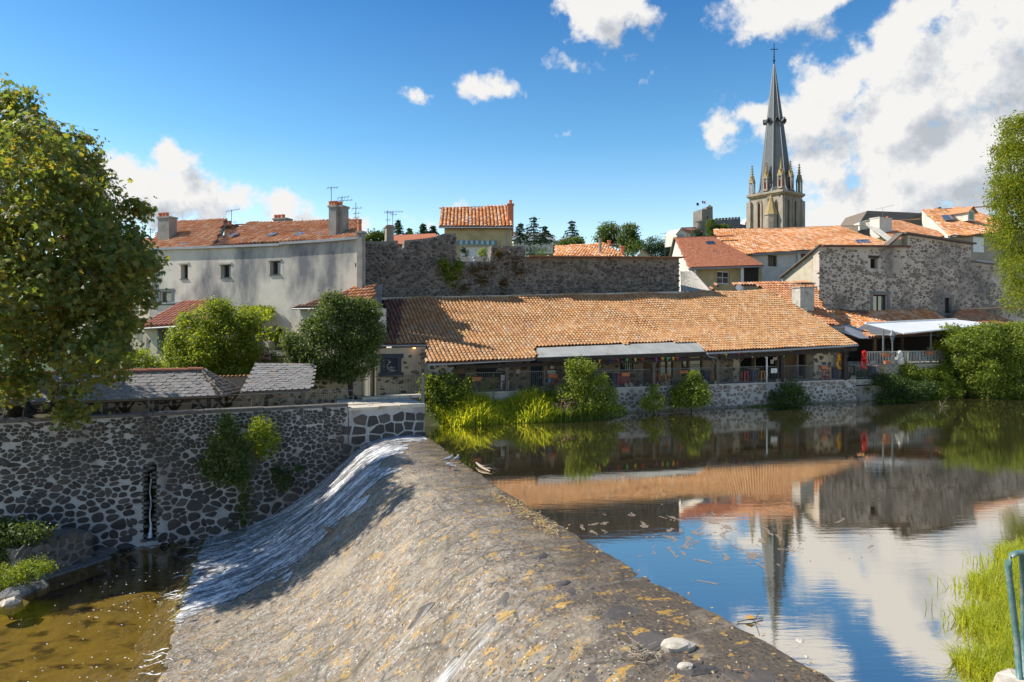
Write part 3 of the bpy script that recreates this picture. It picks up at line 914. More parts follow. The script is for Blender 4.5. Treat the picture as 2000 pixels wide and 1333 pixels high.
def crown(parent, lobes, dens, leaf, m, seed=1, clump=.32, per=14, name='crown', palm=False, shell=.55, up=.35, aspect=.55, mask=None, drop=0.0, kind=None, tone=None):
    rng = np.random.default_rng(seed)
    p, o = lobe_points(lobes, dens, rng, clump, per, shell)
    p = p[p[:, 2] > -4.2] if True else p
    o = o[:len(p)]
    size = leaf * rng.uniform(.6, 1.25, len(p))
    if palm: v, f = palm_arrays(p, size, rng, o, up); rep = 5
    else: v, f = leaf_arrays(p, size, up, .25, aspect, rng, drop, o); rep = 2
    t = rng.random(len(p)) * .75 + .25 * np.array([noise.noise(Vector(q) * .7) * .5 + .5 for q in p]) if len(p) < 60000 else rng.random(len(p))
    t = np.clip(t, 0, 1)
    if palm: tint = np.tile(t, 5)
    else: tint = np.repeat(t, 2)
    return np_mesh(name, v, f, m, parent, kind, tint)


def limbs(parent, base, tips, r0, m, name='trunk', fork=.35, n=7, seed=1, wob=.25):
    """tapered trunk from base, forking into limbs that end at tips"""
    rn = random.Random(seed)
    b = MB(); base = Vector(base)
    mean = sum((Vector(t) for t in tips), Vector()) / len(tips)
    fk = base.lerp(mean, fork); fk.x = base.x + (mean.x - base.x) * .25; fk.y = base.y + (mean.y - base.y) * .25
    b.tube([base - Vector((0, 0, .1)), base.lerp(fk, .12), base.lerp(fk, .5) + Vector((rn.uniform(-.05, .05), 0, 0)), fk], [r0 * 1.35, r0 * 1.02, r0 * .9, r0 * .8], n)
    for t in tips:
        t = Vector(t); k = t - fk
        mid1 = fk + k * .35 + Vector((rn.uniform(-1, 1), rn.uniform(-1, 1), rn.uniform(0, 1))) * wob * k.length * .25
        mid2 = fk + k * .7 + Vector((rn.uniform(-1, 1), rn.uniform(-1, 1), rn.uniform(0, 1))) * wob * k.length * .25
        b.tube([fk, mid1, mid2, t], [r0 * .6, r0 * .36, r0 * .2, r0 * .05], 5)
        for _ in range(2):
            s_ = mid1.lerp(mid2, rn.random()); e = s_ + Vector((rn.uniform(-1, 1), rn.uniform(-1, 1), rn.uniform(-.2, 1))) * k.length * .14
            b.tube([s_, s_.lerp(e, .5) + Vector((0, 0, .05)), e], [r0 * .16, r0 * .1, r0 * .03], 4)
    return b.build(name, m, parent, smooth=True)


def ragged(lobes, seed, k=3, f=.34):
    """small side clumps that break the round outline of each lobe"""
    rn = random.Random(seed * 7 + 1); out = [(c, tuple(q * .92 for q in r)) for c, r in lobes]
    for c, r in lobes:
        for _ in range(k):
            d = Vector((rn.gauss(0, 1), rn.gauss(0, 1), rn.gauss(.35, .8))).normalized(); g = rn.uniform(.7, 1.25) * f
            out.append(((c[0] + d.x * r[0] * 1.02, c[1] + d.y * r[1], c[2] + d.z * r[2] * 1.02), (r[0] * g, r[1] * g, r[2] * g)))
    return out


def shrub(name, label, cat, lobes_px, y, base_px, leaf, m, dens=5.0, per=14, clump=.22, seed=1, ry=None, group=None, up=.3, base_z=None, r0=.06, shell=.5, aspect=.55):
    """lobes_px: (px, py, rpx[, rpy[, dy]]); y: distance; base_px: where the stem meets the ground"""
    lobes = []
    for q in lobes_px:
        px, py, rp = q[:3]; rq = q[3] if len(q) > 3 else rp; dy = q[4] if len(q) > 4 else 0
        c = P(px, py, y + dy); r1 = rp / F * (y + dy); r2 = rq / F * (y + dy)
        lobes.append((tuple(c), (r1, (ry or max(r1, r2) * .8), r2)))
    lobes = ragged(lobes, seed)
    b = P(base_px[0], base_px[1], y)
    t = thing(name, label, cat, b, group)
    tips = [Vector(c) + Vector((0, 0, r[2] * .3)) for c, r in lobes if r[2] > .25][:14]
    limbs(t, b, tips, r0, M['bark'], name='stem' if r0 < .1 else 'trunk', seed=seed)
    crown(t, lobes, dens * 1.9, leaf * 1.12, m, seed, clump, per, 'foliage' if r0 < .1 else 'crown', shell=shell, up=up, aspect=aspect)
    return t


def blades(cen, h, w, lean, rng, bend=.35):
    """grass blades: two quads each; cen (n,3), h (n,)"""
    n = len(cen)
    a = rng.random(n) * 2 * math.pi
    d = np.stack([np.cos(a), np.sin(a), np.zeros(n)], 1)
    sd = np.stack([-np.sin(a), np.cos(a), np.zeros(n)], 1) * (w * rng.uniform(.6, 1.3, n))[:, None] * .5
    hh = h[:, None]
    ln = (lean * rng.random(n))[:, None]
    m1 = cen + np.array([0, 0, .6]) * hh + d * hh * ln * .35
    tip = cen + np.array([0, 0, 1.0]) * hh * (1 - .25 * ln) + d * hh * ln * 1.1
    v = np.stack([cen - sd, cen + sd, m1 + sd * .8, m1 - sd * .8, tip], 1).reshape(-1, 3)
    i = np.arange(n) * 5
    f = np.concatenate([np.stack([i, i + 1, i + 2], 1), np.stack([i, i + 2, i + 3], 1), np.stack([i + 3, i + 2, i + 4], 1)])
    return v, f
# ------------------------------------------------------------------ setting: water, riverbed, weir, ground
BK = Plane((0, 40.7), (.939, .343))              # far bank: front line of the hall
RW = Plane((-4.4, 34.3), (.906, .424))           # retaining wall on the left
CREST0 = Vector((5.0, 10.4, 0)); CREST_D = Vector((-.366, .931, 0)).normalized(); DOWN_D = Vector((-.931, -.366, 0)).normalized()


def vnoise(x, y, seed=0):
    xi = np.floor(x).astype(np.int64); yi = np.floor(y).astype(np.int64)
    fx = x - xi; fy = y - yi; fx = fx * fx * (3 - 2 * fx); fy = fy * fy * (3 - 2 * fy)

    def hsh(a, b):
        h = (a * 374761393 + b * 668265263 + seed * 1442695041) & 0x7fffffff
        h = ((h ^ (h >> 13)) * 1274126177) & 0x7fffffff
        return ((h ^ (h >> 16)) & 0xffff) / 65535.0
    return (hsh(xi, yi) * (1 - fx) + hsh(xi + 1, yi) * fx) * (1 - fy) + (hsh(xi, yi + 1) * (1 - fx) + hsh(xi + 1, yi + 1) * fx) * fy


def fbm(x, y, seed=0, o=4):
    t = np.zeros_like(x); a = .5
    for k in range(o):
        t += a * (vnoise(x * 2 ** k, y * 2 ** k, seed + k) - .5) * 2; a *= .5
    return t


PROF_W = np.array([-4.0, -2.0, -.8, 0.0, .8, 1.6, 2.2, 2.8, 3.4, 4.1, 4.8, 5.5, 6.1, 7.0, 8.0, 9.0, 10.0, 10.7, 14.0])
PROF_Z = np.array([-1.5, -.6, -.18, 0.01, .035, .04, .0, -.17, -.5, -1.05, -1.67, -2.2, -2.6, -3.12, -3.5, -3.75, -3.9, -4.4, -6.6])


def crest_xy(v):
    bow = -.5 * np.sin(np.clip((np.asarray(v, dtype=float) + 2) / 27.0, 0, 1) * np.pi)
    return bow


def weir_pt(v, w, d=0.0):
    """point on the weir: v along the crest from near to far, w downstream of the crest, d above its face"""
    z = float(np.interp(w, PROF_W, PROF_Z)); z2 = float(np.interp(w + .1, PROF_W, PROF_Z))
    p = CREST0 + CREST_D * v + DOWN_D * (w + float(crest_xy(v)) * -1.0)
    sl = (z2 - z) / .1
    nn = Vector((DOWN_D.x * -sl, DOWN_D.y * -sl, 1)).normalized()
    return Vector((p.x, p.y, z)) + nn * d


def weir_grid(v0, v1, w0, w1, step, lift=0.0, keep=None, rough=1.0, seed=3):
    vv = np.arange(v0, v1, step); ww = np.arange(w0, w1, step)
    Vg, Wg = np.meshgrid(vv, ww, indexing='ij')
    z = np.interp(Wg, PROF_W, PROF_Z)
    crownz = np.clip((Wg - .2) / 2.6, .3, 1)
    lump = np.abs(fbm(Vg * 1.5 + 3, Wg * .8, seed + 40, 2)); lump = np.clip(.3 - lump, 0, 1) * .5 * np.clip((18 - Vg) / 14, 0, 1)
    z = z + rough * crownz * (lump * .3 + fbm(Vg * .5, Wg * .35, seed, 3) * .05 + fbm(Vg * 2.6, Wg * 1.4, seed + 9, 3) * .055 + fbm(Vg * 9, Wg * 6, seed + 17, 2) * .03) + lift
    off = Wg - crest_xy(Vg)
    x = CREST0.x + CREST_D.x * Vg + DOWN_D.x * off; y = CREST0.y + CREST_D.y * Vg + DOWN_D.y * off
    verts = np.stack([x, y, z], -1).reshape(-1, 3)
    nv, nw = len(vv), len(ww)
    i = (np.arange(nv - 1)[:, None] * nw + np.arange(nw - 1)[None, :]).ravel()
    faces = np.stack([i, i + nw, i + nw + 1, i + 1], 1)[:, ::-1]
    if keep is not None:
        c = verts[faces].mean(1)
        k = np.array([keep(p) for p in c]); faces = faces[k]
        used = np.unique(faces); remap = -np.ones(len(verts), int); remap[used] = np.arange(len(used))
        return verts[used], remap[faces], np.stack([Vg.ravel(), Wg.ravel()], 1)[used]
    return verts, faces, np.stack([Vg.ravel(), Wg.ravel()], 1)


def weir_material(flowing=False):
    m = bpy.data.materials.new('running_water' if flowing else 'weir_stone'); m.use_nodes = True
    n, l = m.node_tree.nodes, m.node_tree.links
    b = n['Principled BSDF']
    uv = n.new('ShaderNodeUVMap'); uv.uv_map = 'flow'

    def scaled(a, c):
        q = n.new('ShaderNodeVectorMath'); q.operation = 'MULTIPLY'; q.inputs[1].default_value = (a, c, 1); l.new(uv.outputs[0], q.inputs[0]); return q.outputs[0]

    def tex(vec, scale, detail=5, rough=.6):
        q = n.new('ShaderNodeTexNoise'); q.inputs['Scale'].default_value = scale; q.inputs['Detail'].default_value = detail; q.inputs['Roughness'].default_value = rough
        l.new(vec, q.inputs['Vector']); return q.outputs['Fac']

    def rng_(v, a, c, d=0.0, e=1.0):
        q = n.new('ShaderNodeMapRange'); q.inputs['From Min'].default_value = a; q.inputs['From Max'].default_value = c; q.inputs['To Min'].default_value = d; q.inputs['To Max'].default_value = e
        l.new(v, q.inputs['Value']); return q.outputs[0]

    def mixc(f, a, c):
        q = n.new('ShaderNodeMix'); q.data_type = 'RGBA'
        for k, v in ((0, f), (6, a), (7, c)):
            if isinstance(v, tuple): q.inputs[k].default_value = (*v, 1)
            elif isinstance(v, float): q.inputs[k].default_value = v
            else: l.new(v, q.inputs[k])
        return q.outputs[2]

    def mul(a, c):
        q = n.new('ShaderNodeMath'); q.operation = 'MULTIPLY'; l.new(a, q.inputs[0])
        if isinstance(c, float): q.inputs[1].default_value = c
        else: l.new(c, q.inputs[1])
        return q.outputs[0]
    if flowing:
        st = tex(scaled(1.7, .36), 1.7, 9, .74)
        fine = tex(scaled(6, 3), 2.2, 5, .75)
        ad = n.new('ShaderNodeMath'); ad.operation = 'ADD'; l.new(st, ad.inputs[0]); l.new(mul(fine, .55), ad.inputs[1])
        foam = rng_(ad.outputs[0], .68, .84)
        l.new(mixc(foam, (.13, .14, .15), (.9, .91, .92)), b.inputs['Base Color'])
        b.inputs['Roughness'].default_value = .2
        bp = n.new('ShaderNodeBump'); bp.inputs['Strength'].default_value = .8; bp.inputs['Distance'].default_value = .06
        l.new(ad.outputs[0], bp.inputs['Height']); l.new(bp.outputs[0], b.inputs['Normal'])
        tr = n.new('ShaderNodeBsdfTransparent'); tr.inputs[0].default_value = (.8, .85, .9, 1)
        mx = n.new('ShaderNodeMixShader'); l.new(rng_(ad.outputs[0], .6, .9, .05, .95), mx.inputs[0])
        l.new(tr.outputs[0], mx.inputs[1]); l.new(b.outputs[0], mx.inputs[2]); l.new(mx.outputs[0], n['Material Output'].inputs[0])
        return m
    sep = n.new('ShaderNodeSeparateXYZ'); l.new(uv.outputs[0], sep.inputs[0])
    vo = n.new('ShaderNodeTexVoronoi'); vo.inputs['Scale'].default_value = 11
    wv = scaled(1.0, .85); l.new(wv, vo.inputs['Vector'])
    cr = n.new('ShaderNodeValToRGB'); ramp(cr, [(.035, .033, .032), (.12, .105, .09), (.3, .265, .22), (.08, .07, .06), (.42, .38, .33), (.2, .16, .115), (.5, .47, .43), (.09, .08, .072), (.4, .22, .07)], 0, .95)
    cs = n.new('ShaderNodeSeparateColor'); l.new(vo.outputs['Color'], cs.inputs[0]); l.new(cs.outputs[0], cr.inputs[0])
    big = tex(scaled(1.0, .5), 1.1, 6, .62)
    grit = tex(scaled(1.0, .85), 20, 6, .8)
    base = mixc(rng_(grit, .38, .64), (.085, .064, .045), (.64, .51, .35))
    colr = mixc(.6, base, cr.outputs[0])
    colr = mixc(rng_(big, .47, .62, 0.0, .55), colr, (.19, .16, .115))
    # the wet crown of the weir is dark stone; it dries out and gathers grit further down
    wedge = n.new('ShaderNodeMath'); wedge.operation = 'ADD'; l.new(sep.outputs[1], wedge.inputs[0])
    l.new(rng_(big, .3, .7, -1.3, 1.3), wedge.inputs[1])
    near = n.new('ShaderNodeMath'); near.operation = 'ADD'; l.new(wedge.outputs[0], near.inputs[0]); l.new(rng_(sep.outputs[0], 0, 9, -2.6, 0.2), near.inputs[1])
    dry = rng_(near.outputs[0], .1, 1.9)
    wet = mixc(rng_(grit, .4, .72), (.08, .06, .043), (.25, .19, .13))
    colr = mixc(dry, wet, colr)
    alg = tex(scaled(1.3, .75), 2.6, 6, .62)
    amask = mul(rng_(alg, .57, .61), rng_(sep.outputs[0], -3, 18, 1.0, .4))
    colr = mixc(amask, colr, (.58, .34, .06))
    tan = mul(rng_(tex(scaled(2.6, .28), 1.5, 5), .58, .68), .6)
    colr = mixc(tan, colr, (.36, .33, .26))
    wht = mul(rng_(tex(scaled(2.6, .2), 1.9, 8, .72), .6, .7), rng_(sep.outputs[1], 2.0, 6.0))
    colr = mixc(wht, colr, (.78, .78, .76))
    sp = n.new('ShaderNodeTexVoronoi'); sp.inputs['Scale'].default_value = 24; l.new(scaled(1.0, 1.0), sp.inputs['Vector'])
    ss_ = n.new('ShaderNodeSeparateColor'); l.new(sp.outputs['Color'], ss_.inputs[0])
    colr = mixc(mul(rng_(ss_.outputs[1], .9, .94), mul(rng_(sp.outputs['Distance'], .5, .3), rng_(sep.outputs[1], .6, 3.5))), colr, (.86, .84, .8))  # white grit specks; wet glints are painted in with them
    colr = mixc(mul(rng_(ss_.outputs[2], .88, .92), mul(rng_(sp.outputs['Distance'], .6, .4), .85)), colr, (.03, .028, .026))
    jo = n.new('ShaderNodeTexVoronoi'); jo.feature = 'DISTANCE_TO_EDGE'; jo.inputs['Scale'].default_value = 1.7; l.new(scaled(1.0, .7), jo.inputs['Vector'])
    colr = mixc(mul(rng_(jo.outputs['Distance'], .05, .01), rng_(big, .42, .56, 0.0, .7)), colr, (.05, .042, .032))
    shade_ = tex(scaled(.5, .35), 1.0, 5, .6)
    colr = mixc(rng_(shade_, .35, .65, .38, 0.0), colr, (.1, .085, .065))
    colr = mixc(rng_(tex(scaled(1.1, .16), 1.2, 6, .65), .6, .68, 0.0, .75), colr, (.15, .115, .04))
    colr = mixc(rng_(tex(scaled(.9, .9), .7, 6, .65), .52, .64, 0.0, .45), colr, (.44, .36, .25))
    # two thin white rills
    wob = tex(scaled(.35, .35), 1.0, 3)
    for v0, w0 in ((2.6, 3.6), (5.1, 3.2)):
        dv = n.new('ShaderNodeMath'); dv.operation = 'ADD'; l.new(sep.outputs[0], dv.inputs[0]); l.new(rng_(wob, 0, 1, -1.2 - v0, 1.2 - v0), dv.inputs[1])
        ab = n.new('ShaderNodeMath'); ab.operation = 'ABSOLUTE'; l.new(dv.outputs[0], ab.inputs[0])
        rill = mul(rng_(ab.outputs[0], .5, .05), mul(rng_(tex(scaled(4, .6), 1.6, 6, .7), .46, .62), rng_(sep.outputs[1], w0, w0 + 1.5)))
        colr = mixc(rill, colr, (.85, .86, .86))
    l.new(colr, b.inputs['Base Color'])
    l.new(rng_(near.outputs[0], .4, 3.0, .26, .46), b.inputs['Roughness'])
    b.inputs['Specular IOR Level'].default_value = .4
    vd = n.new('ShaderNodeMath'); vd.operation = 'MULTIPLY'; vd.inputs[1].default_value = -.8; l.new(vo.outputs['Distance'], vd.inputs[0])
    ad = n.new('ShaderNodeMath'); ad.operation = 'ADD'; l.new(vd.outputs[0], ad.inputs[0]); l.new(grit, ad.inputs[1])
    bp = n.new('ShaderNodeBump'); bp.inputs['Strength'].default_value = .9; bp.inputs['Distance'].default_value = .035
    l.new(ad.outputs[0], bp.inputs['Height']); l.new(bp.outputs[0], b.inputs['Normal'])
    return m


def water_material(name, tint, refl, ripple, scale, stretch, refl_tint=(1, 1, 1), murk=None):
    """water: part clear and tinted, part mirror, more mirror at a slant"""
    m = bpy.data.materials.new(name); m.use_nodes = True
    n, l = m.node_tree.nodes, m.node_tree.links
    n.clear()
    out = n.new('ShaderNodeOutputMaterial')
    geo = n.new('ShaderNodeNewGeometry')
    mp = n.new('ShaderNodeMapping'); mp.inputs['Rotation'].default_value = (0, 0, math.radians(0)); mp.inputs['Scale'].default_value = stretch
    l.new(geo.outputs['Position'], mp.inputs['Vector'])
    a = n.new('ShaderNodeTexNoise'); a.inputs['Scale'].default_value = scale; a.inputs['Detail'].default_value = 5; a.inputs['Roughness'].default_value = .55
    l.new(mp.outputs[0], a.inputs['Vector'])
    c = n.new('ShaderNodeTexNoise'); c.inputs['Scale'].default_value = scale * .12; c.inputs['Detail'].default_value = 3
    l.new(geo.outputs['Position'], c.inputs['Vector'])
    st = n.new('ShaderNodeMapRange'); st.inputs['From Min'].default_value = .35; st.inputs['From Max'].default_value = .7
    st.inputs['To Min'].default_value = ripple * .35; st.inputs['To Max'].default_value = ripple * 1.7
    l.new(c.outputs['Fac'], st.inputs['Value'])
    bp = n.new('ShaderNodeBump'); bp.inputs['Distance'].default_value = .02
    l.new(st.outputs[0], bp.inputs['Strength']); l.new(a.outputs['Fac'], bp.inputs['Height'])
    fr = n.new('ShaderNodeFresnel'); fr.inputs['IOR'].default_value = 1.33
    mr = n.new('ShaderNodeMapRange'); mr.inputs['From Min'].default_value = 0; mr.inputs['From Max'].default_value = .75
    mr.inputs['To Min'].default_value = refl[0]; mr.inputs['To Max'].default_value = refl[1]
    l.new(fr.outputs[0], mr.inputs['Value'])
    tr = n.new('ShaderNodeBsdfTransparent'); tr.inputs[0].default_value = (*tint, 1)
    if murk:
        di = n.new('ShaderNodeBsdfDiffuse'); di.inputs[0].default_value = (*murk, 1); mk = n.new('ShaderNodeMixShader'); mk.inputs[0].default_value = .5
        l.new(tr.outputs[0], mk.inputs[1]); l.new(di.outputs[0], mk.inputs[2]); tr = mk
    gl = n.new('ShaderNodeBsdfGlossy'); gl.inputs['Roughness'].default_value = .015; gl.inputs['Color'].default_value = (*refl_tint, 1)
    l.new(bp.outputs[0], gl.inputs['Normal'])
    mx = n.new('ShaderNodeMixShader'); l.new(mr.outputs[0], mx.inputs[0]); l.new(tr.outputs[0], mx.inputs[1]); l.new(gl.outputs[0], mx.inputs[2])
    l.new(mx.outputs[0], out.inputs[0])
    return m


M['river_water'] = water_material('river_water', (.3, .24, .12), (.15, .78), .08, 2.4, (.4, 2.0, 1), (.95, .9, .82), (.085, .072, .035))
M['pool_water'] = water_material('pool_water', (.72, .66, .42), (.05, .7), .45, 4.0, (.8, 1.3, 1))
M['weir_stone'] = weir_material()
M['running_water'] = weir_material(True)
M['pool_bed'] = mat('pool_bed', [(.14, .108, .034), (.36, .275, .09), (.26, .2, .062)], .8, .9, .6, 3, stain=(1.1, (1, 1.6, 1), (.1, .075, .02), .56, .64), dist=.1)
M['river_bed'] = mat('river_bed', [(.06, .05, .03), (.12, .095, .05)], .8, .9, .4, 3)
M['earth_grass'] = mat('earth_grass', [(.05, .075, .02), (.1, .12, .035), (.12, .1, .06)], .7, .95, .4, 5)
M['hill_grass'] = mat('hill_grass', [(.03, .055, .015), (.06, .09, .025)], .05, .95, .2, .4)
M['scum'] = mat('scum', [(.24, .18, .14), (.36, .28, .22)], 8, .9, .3, 30)
M['foam'] = mat('foam', [(.6, .62, .64), (.85, .86, .87)], 12, .6, .3, 30)
M['falling_water'] = flat('falling_water', (.6, .66, .74), .15)


sn = M['scum'].node_tree; st_ = sn.nodes.new('ShaderNodeBsdfTransparent'); sx_ = sn.nodes.new('ShaderNodeMixShader'); sx_.inputs[0].default_value = .6
sn.links.new(st_.outputs[0], sx_.inputs[1]); sn.links.new(sn.nodes['Principled BSDF'].outputs[0], sx_.inputs[2]); sn.links.new(sx_.outputs[0], sn.nodes['Material Output'].inputs[0])


def struct(o): o['kind'] = 'structure'; return o


# riverbed, one low sheet under everything
b = MB(); b.face([(-2500, -60, -7.0), (2500, -60, -7.0), (2500, 2500, -7.0), (-2500, 2500, -7.0)]); struct(b.build('lower_ground', M['river_bed']))
# bed of the lower pool, gently lumpy
xs = np.arange(-46, 4, .3); ys = np.arange(-8, 34, .3)
X, Y = np.meshgrid(xs, ys, indexing='ij')
Zb = -4.75 + fbm(X * .35, Y * .5, 5, 4) * .28 + np.abs(fbm(X * .8, Y * 1.3, 15, 2)) * .2
vv = np.stack([X, Y, Zb], -1).reshape(-1, 3); nx, ny = X.shape
i = (np.arange(nx - 1)[:, None] * ny + np.arange(ny - 1)[None, :]).ravel()
struct(np_mesh('pool_bed', vv, np.stack([i, i + ny, i + ny + 1, i + 1], 1), M['pool_bed'], smooth=True))
b = MB()
b.face([weir_pt(-14, -3.6), weir_pt(27, -3.6), (-10, 60, -1.4), (140, 110, -1.4), (60, -10, -1.4)]); struct(b.build('riverbed', M['river_bed']))
# water surfaces
b = MB()
q0 = [weir_pt(v, 1.2) for v in range(-14, 28, 2)]
b.face([(p.x, p.y, 0.0) for p in q0] + [(-9, 43, 0), (130, 92, 0), (120, 40, 0), (30, -6, 0)]); o = b.build('river_water', M['river_water']); struct(o)
b = MB()
q0 = [weir_pt(v, 9.0) for v in range(-20, 28, 2)]
b.face([(p.x, p.y, -3.9) for p in q0] + [(*RW.at(-1, .5, 0).xy, -3.9), (*RW.at(-40, .5, 0).xy, -3.9), (-46, -8, -3.9)]); struct(b.build('pool_water', M['pool_water']))

# the weir
weir = thing('weir', 'long curved weir of wet stone and grit falling from the river to the lower pool', 'weir', weir_pt(8, 3))
wv_, wf_, wuv = weir_grid(-10, 27.2, -4, 11.6, .07)
np_mesh('apron', wv_, wf_, M['weir_stone'], weir, uv=wuv, smooth=True)


def weir_keep(u, v):
    p = weir_pt(u - 6, v - .2)
    q = proj(p)
    if q[1] > 1400: return False
    lim = 3.2 + max(0, (6 - (u - 6))) * .4
    return 1.1 < (v - .2) < lim + 1.2 and R.random() < (.4 if u - 6 < 4.5 else .14 if u - 6 < 8 else .0) * (1 if v - .2 < lim * .6 else .5)


lay_stones(lambda u, v, d: weir_pt(u - 6, v - .2, d - .012), 19, 8, .6, weir, M['wet_rock'], gap=.16, proud=.032, flat_=.75, seed=31, keep=weir_keep, big=220, grow=None, gapvar=.7)
FLOW = [(850, 838), (838, 850), (800, 868), (765, 905), (705, 985), (640, 1052), (560, 1118), (470, 1165), (345, 1222), (300, 1180), (280, 1030), (500, 980), (640, 880), (720, 835)]
fv, ff, fuv = weir_grid(9, 26.4, .2, 10.4, .07, .035, lambda p: in_poly(proj(p)[0] + 45 * noise.noise(Vector(p) * .9), proj(p)[1] + 16 * noise.noise(Vector(p) * 2.2), FLOW) and (Vector(p) - RW.o).dot(RW.n) < .05, 1.15)
fl = np_mesh('flowing_water', fv, ff, M['running_water'], None, uv=fuv, smooth=True)
fl['kind'] = 'stuff'

# ground behind the far bank: river terrace, then the hill
ts = np.array([.9, 3, 8, 14, 22, 32, 45, 60, 80, 100, 125, 150, 180, 215, 250, 290, 330, 380, 430, 480, 540, 620, 750, 950, 1300, 1800, 2500.])
ss = np.array([-1500, -900, -600, -420, -300, -220, -160, -120, -90, -60, -40, -25, -15, -6, 0, 6, 14, 25, 40, 60, 85, 110, 140, 180, 230, 290, 360, 450, 560, 700, 950, 1400, 2000.])


def ground_z(s, t):
    k = np.clip((t - 70) / 330.0, 0, 1); k = k * k * (3 - 2 * k)
    return 1.45 + k * 34 * (1 + .25 * math.sin(s * .008 + .6))


gv = []
for s_ in ss:
    for t_ in ts:
        gv.append(tuple(BK.at(s_, t_, ground_z(s_, t_) + (3 * noise.noise(Vector((s_ * .02, t_ * .02, 0))) if t_ > 90 else 0))))
nt_ = len(ts)
i = (np.arange(len(ss) - 1)[:, None] * nt_ + np.arange(nt_ - 1)[None, :]).ravel()
struct(np_mesh('ground', np.array(gv), np.stack([i, i + nt_, i + nt_ + 1, i + 1], 1), M['hill_grass'], smooth=True))
b = MB()
b.slab([RW.at(-60, .3, .9), RW.at(.1, .3, .9), RW.at(.1, 8.5, .9), RW.at(-60, 12, .9)], (0, 0, -.6)); struct(b.build('promenade', M['soil']))
b = MB(); b.slab([BK.at(-6.5, .12, 1.58), BK.at(28.5, .12, 1.58), BK.at(28.5, 6, 1.58), BK.at(-6.5, 6, 1.58)], (0, 0, -.4)); struct(b.build('terrace_floor', M['concrete']))
# earth under the far bank, left of the terrace wall
b = MB()
e0 = [BK.at(-6.6, -1.8, -.4), BK.at(-2, -2.2, -.4), BK.at(3, -2.1, -.4), BK.at(7.2, -1.2, -.4), BK.at(8.2, -.05, -.4)]
e1 = [BK.at(-6.6, -.2, 1.2), BK.at(-2, -.2, 1.1), BK.at(3, -.2, 1.0), BK.at(7.2, -.2, .3), BK.at(8.2, -.02, -.1)]
for k in range(4): b.face([e0[k], e0[k + 1], e1[k + 1], e1[k]])
struct(b.build('earth_bank', M['earth_grass']))

# near bank at the right
nb = [(16.5, 19.0), (13.6, 17.2), (10.9, 14.9), (9.3, 13.0), (7.9, 11.0), (7.0, 9.6), (6.2, 8.2), (5.6, 6.5)]
vs_, fs_ = [], []
for k, (x, y) in enumerate(nb):
    nx_, ny_ = .80, -.60
    for q, (d_, z_) in enumerate(((-.6, -.5), (0, -.02), (.5, .3), (1.3, .95), (2.4, 1.5), (5, 1.7), (14, 1.8))):
        vs_.append((x + nx_ * d_, y + ny_ * d_, z_ + .06 * noise.noise(Vector((x, d_, 3)))))
for k in range(len(nb) - 1):
    for q in range(6): fs_.append((k * 7 + q, k * 7 + q + 1, (k + 1) * 7 + q + 1, (k + 1) * 7 + q))
struct(np_mesh('river_bank', np.array(vs_), np.array(fs_), M['earth_grass'], smooth=True))

# ------------------------------------------------------------------ retaining wall and pier
wall = thing('retaining_wall', 'tall retaining wall of dark round stones in pale mortar above the lower pool', 'wall', RW.at(-12, 0, -3.9))
outlet = px_rect(RW, 280, 908, 306, 1058)
wtop = [(-34, 1.62), (RW.sz(680, 790)[0], 1.62)]
wall_face(RW, 0, wtop, -5.2, [outlet], 1.0, 'mortar_face', M['mortar'], wall)
b = MB(); z0 = outlet
b.slab([RW.at(z0[0], .7, z0[2]), RW.at(z0[1], .7, z0[2]), RW.at(z0[1], .7, z0[3]), RW.at(z0[0], .7, z0[3])], RW.n * .1); b.build('outlet_back', M['recess_shade'], wall)
# coping: long worn blocks
sa = -34.0; rn = random.Random(4)
while sa < wtop[1][0] - .3:
    L = rn.uniform(1.6, 2.8); sb = min(sa + L, wtop[1][0])
    bb = MB(); bb.slab([RW.at(sa + .012, -.06, 1.62), RW.at(sb - .012, -.06, 1.62), RW.at(sb - .012, .55, 1.62), RW.at(sa + .012, .55, 1.62)], (0, 0, .13 + rn.uniform(-.015, .015)))
    bb.build('coping_stone', M['coping'], wall); sa = sb
OUT_PX = [(262, 915), (300, 890), (318, 930), (330, 1060), (262, 1060)]


def wall_w(u, v, d): return RW.at(u - 30, -d, v - 4.6)


def wall_keep(u, v):
    q = proj(wall_w(u, v, 0))
    if u - 30 > wtop[1][0] - .12 or v > 6.15: return False
    if q[0] < 260 and v > 5.2: return R.random() < .8
    return True


lay_stones(wall_w, 30, 6.2, .38, wall, M['basalt'], gap=.09, proud=.055, flat_=1.35, seed=11, jit=.5, keep=lambda u, v: wall_keep(u, v) and not (outlet[0] - .16 < u - 30 < outlet[1] + .16 and v - 4.6 < outlet[3] + .1), drop=.03, grow=lambda y: 1.45 - .95 * min(1, y * 1.05) , big=300, gapvar=1.1)
# dark rubble round the outlet
b = MB(); rn = random.Random(3)
for k in range(34):
    v_ = k / 34; px = (281 if k % 2 else 305) + rn.uniform(-4, 4) + (0 if v_ > .35 else (7 - 20 * v_) * (1 if k % 2 else -1)); r_ = rn.uniform(.1, .2)
    b.tint = rn.random(); b.lathe(RW.hit(px, 905 + 155 * v_, .05) - Vector((0, 0, r_ * .5)), [(r_ * .5, 0), (r_, r_ * .3), (r_ * .85, r_ * .8), (r_ * .3, r_)], 7)
b.build('outlet_stones', M['wet_rock'], wall, kind='stuff')
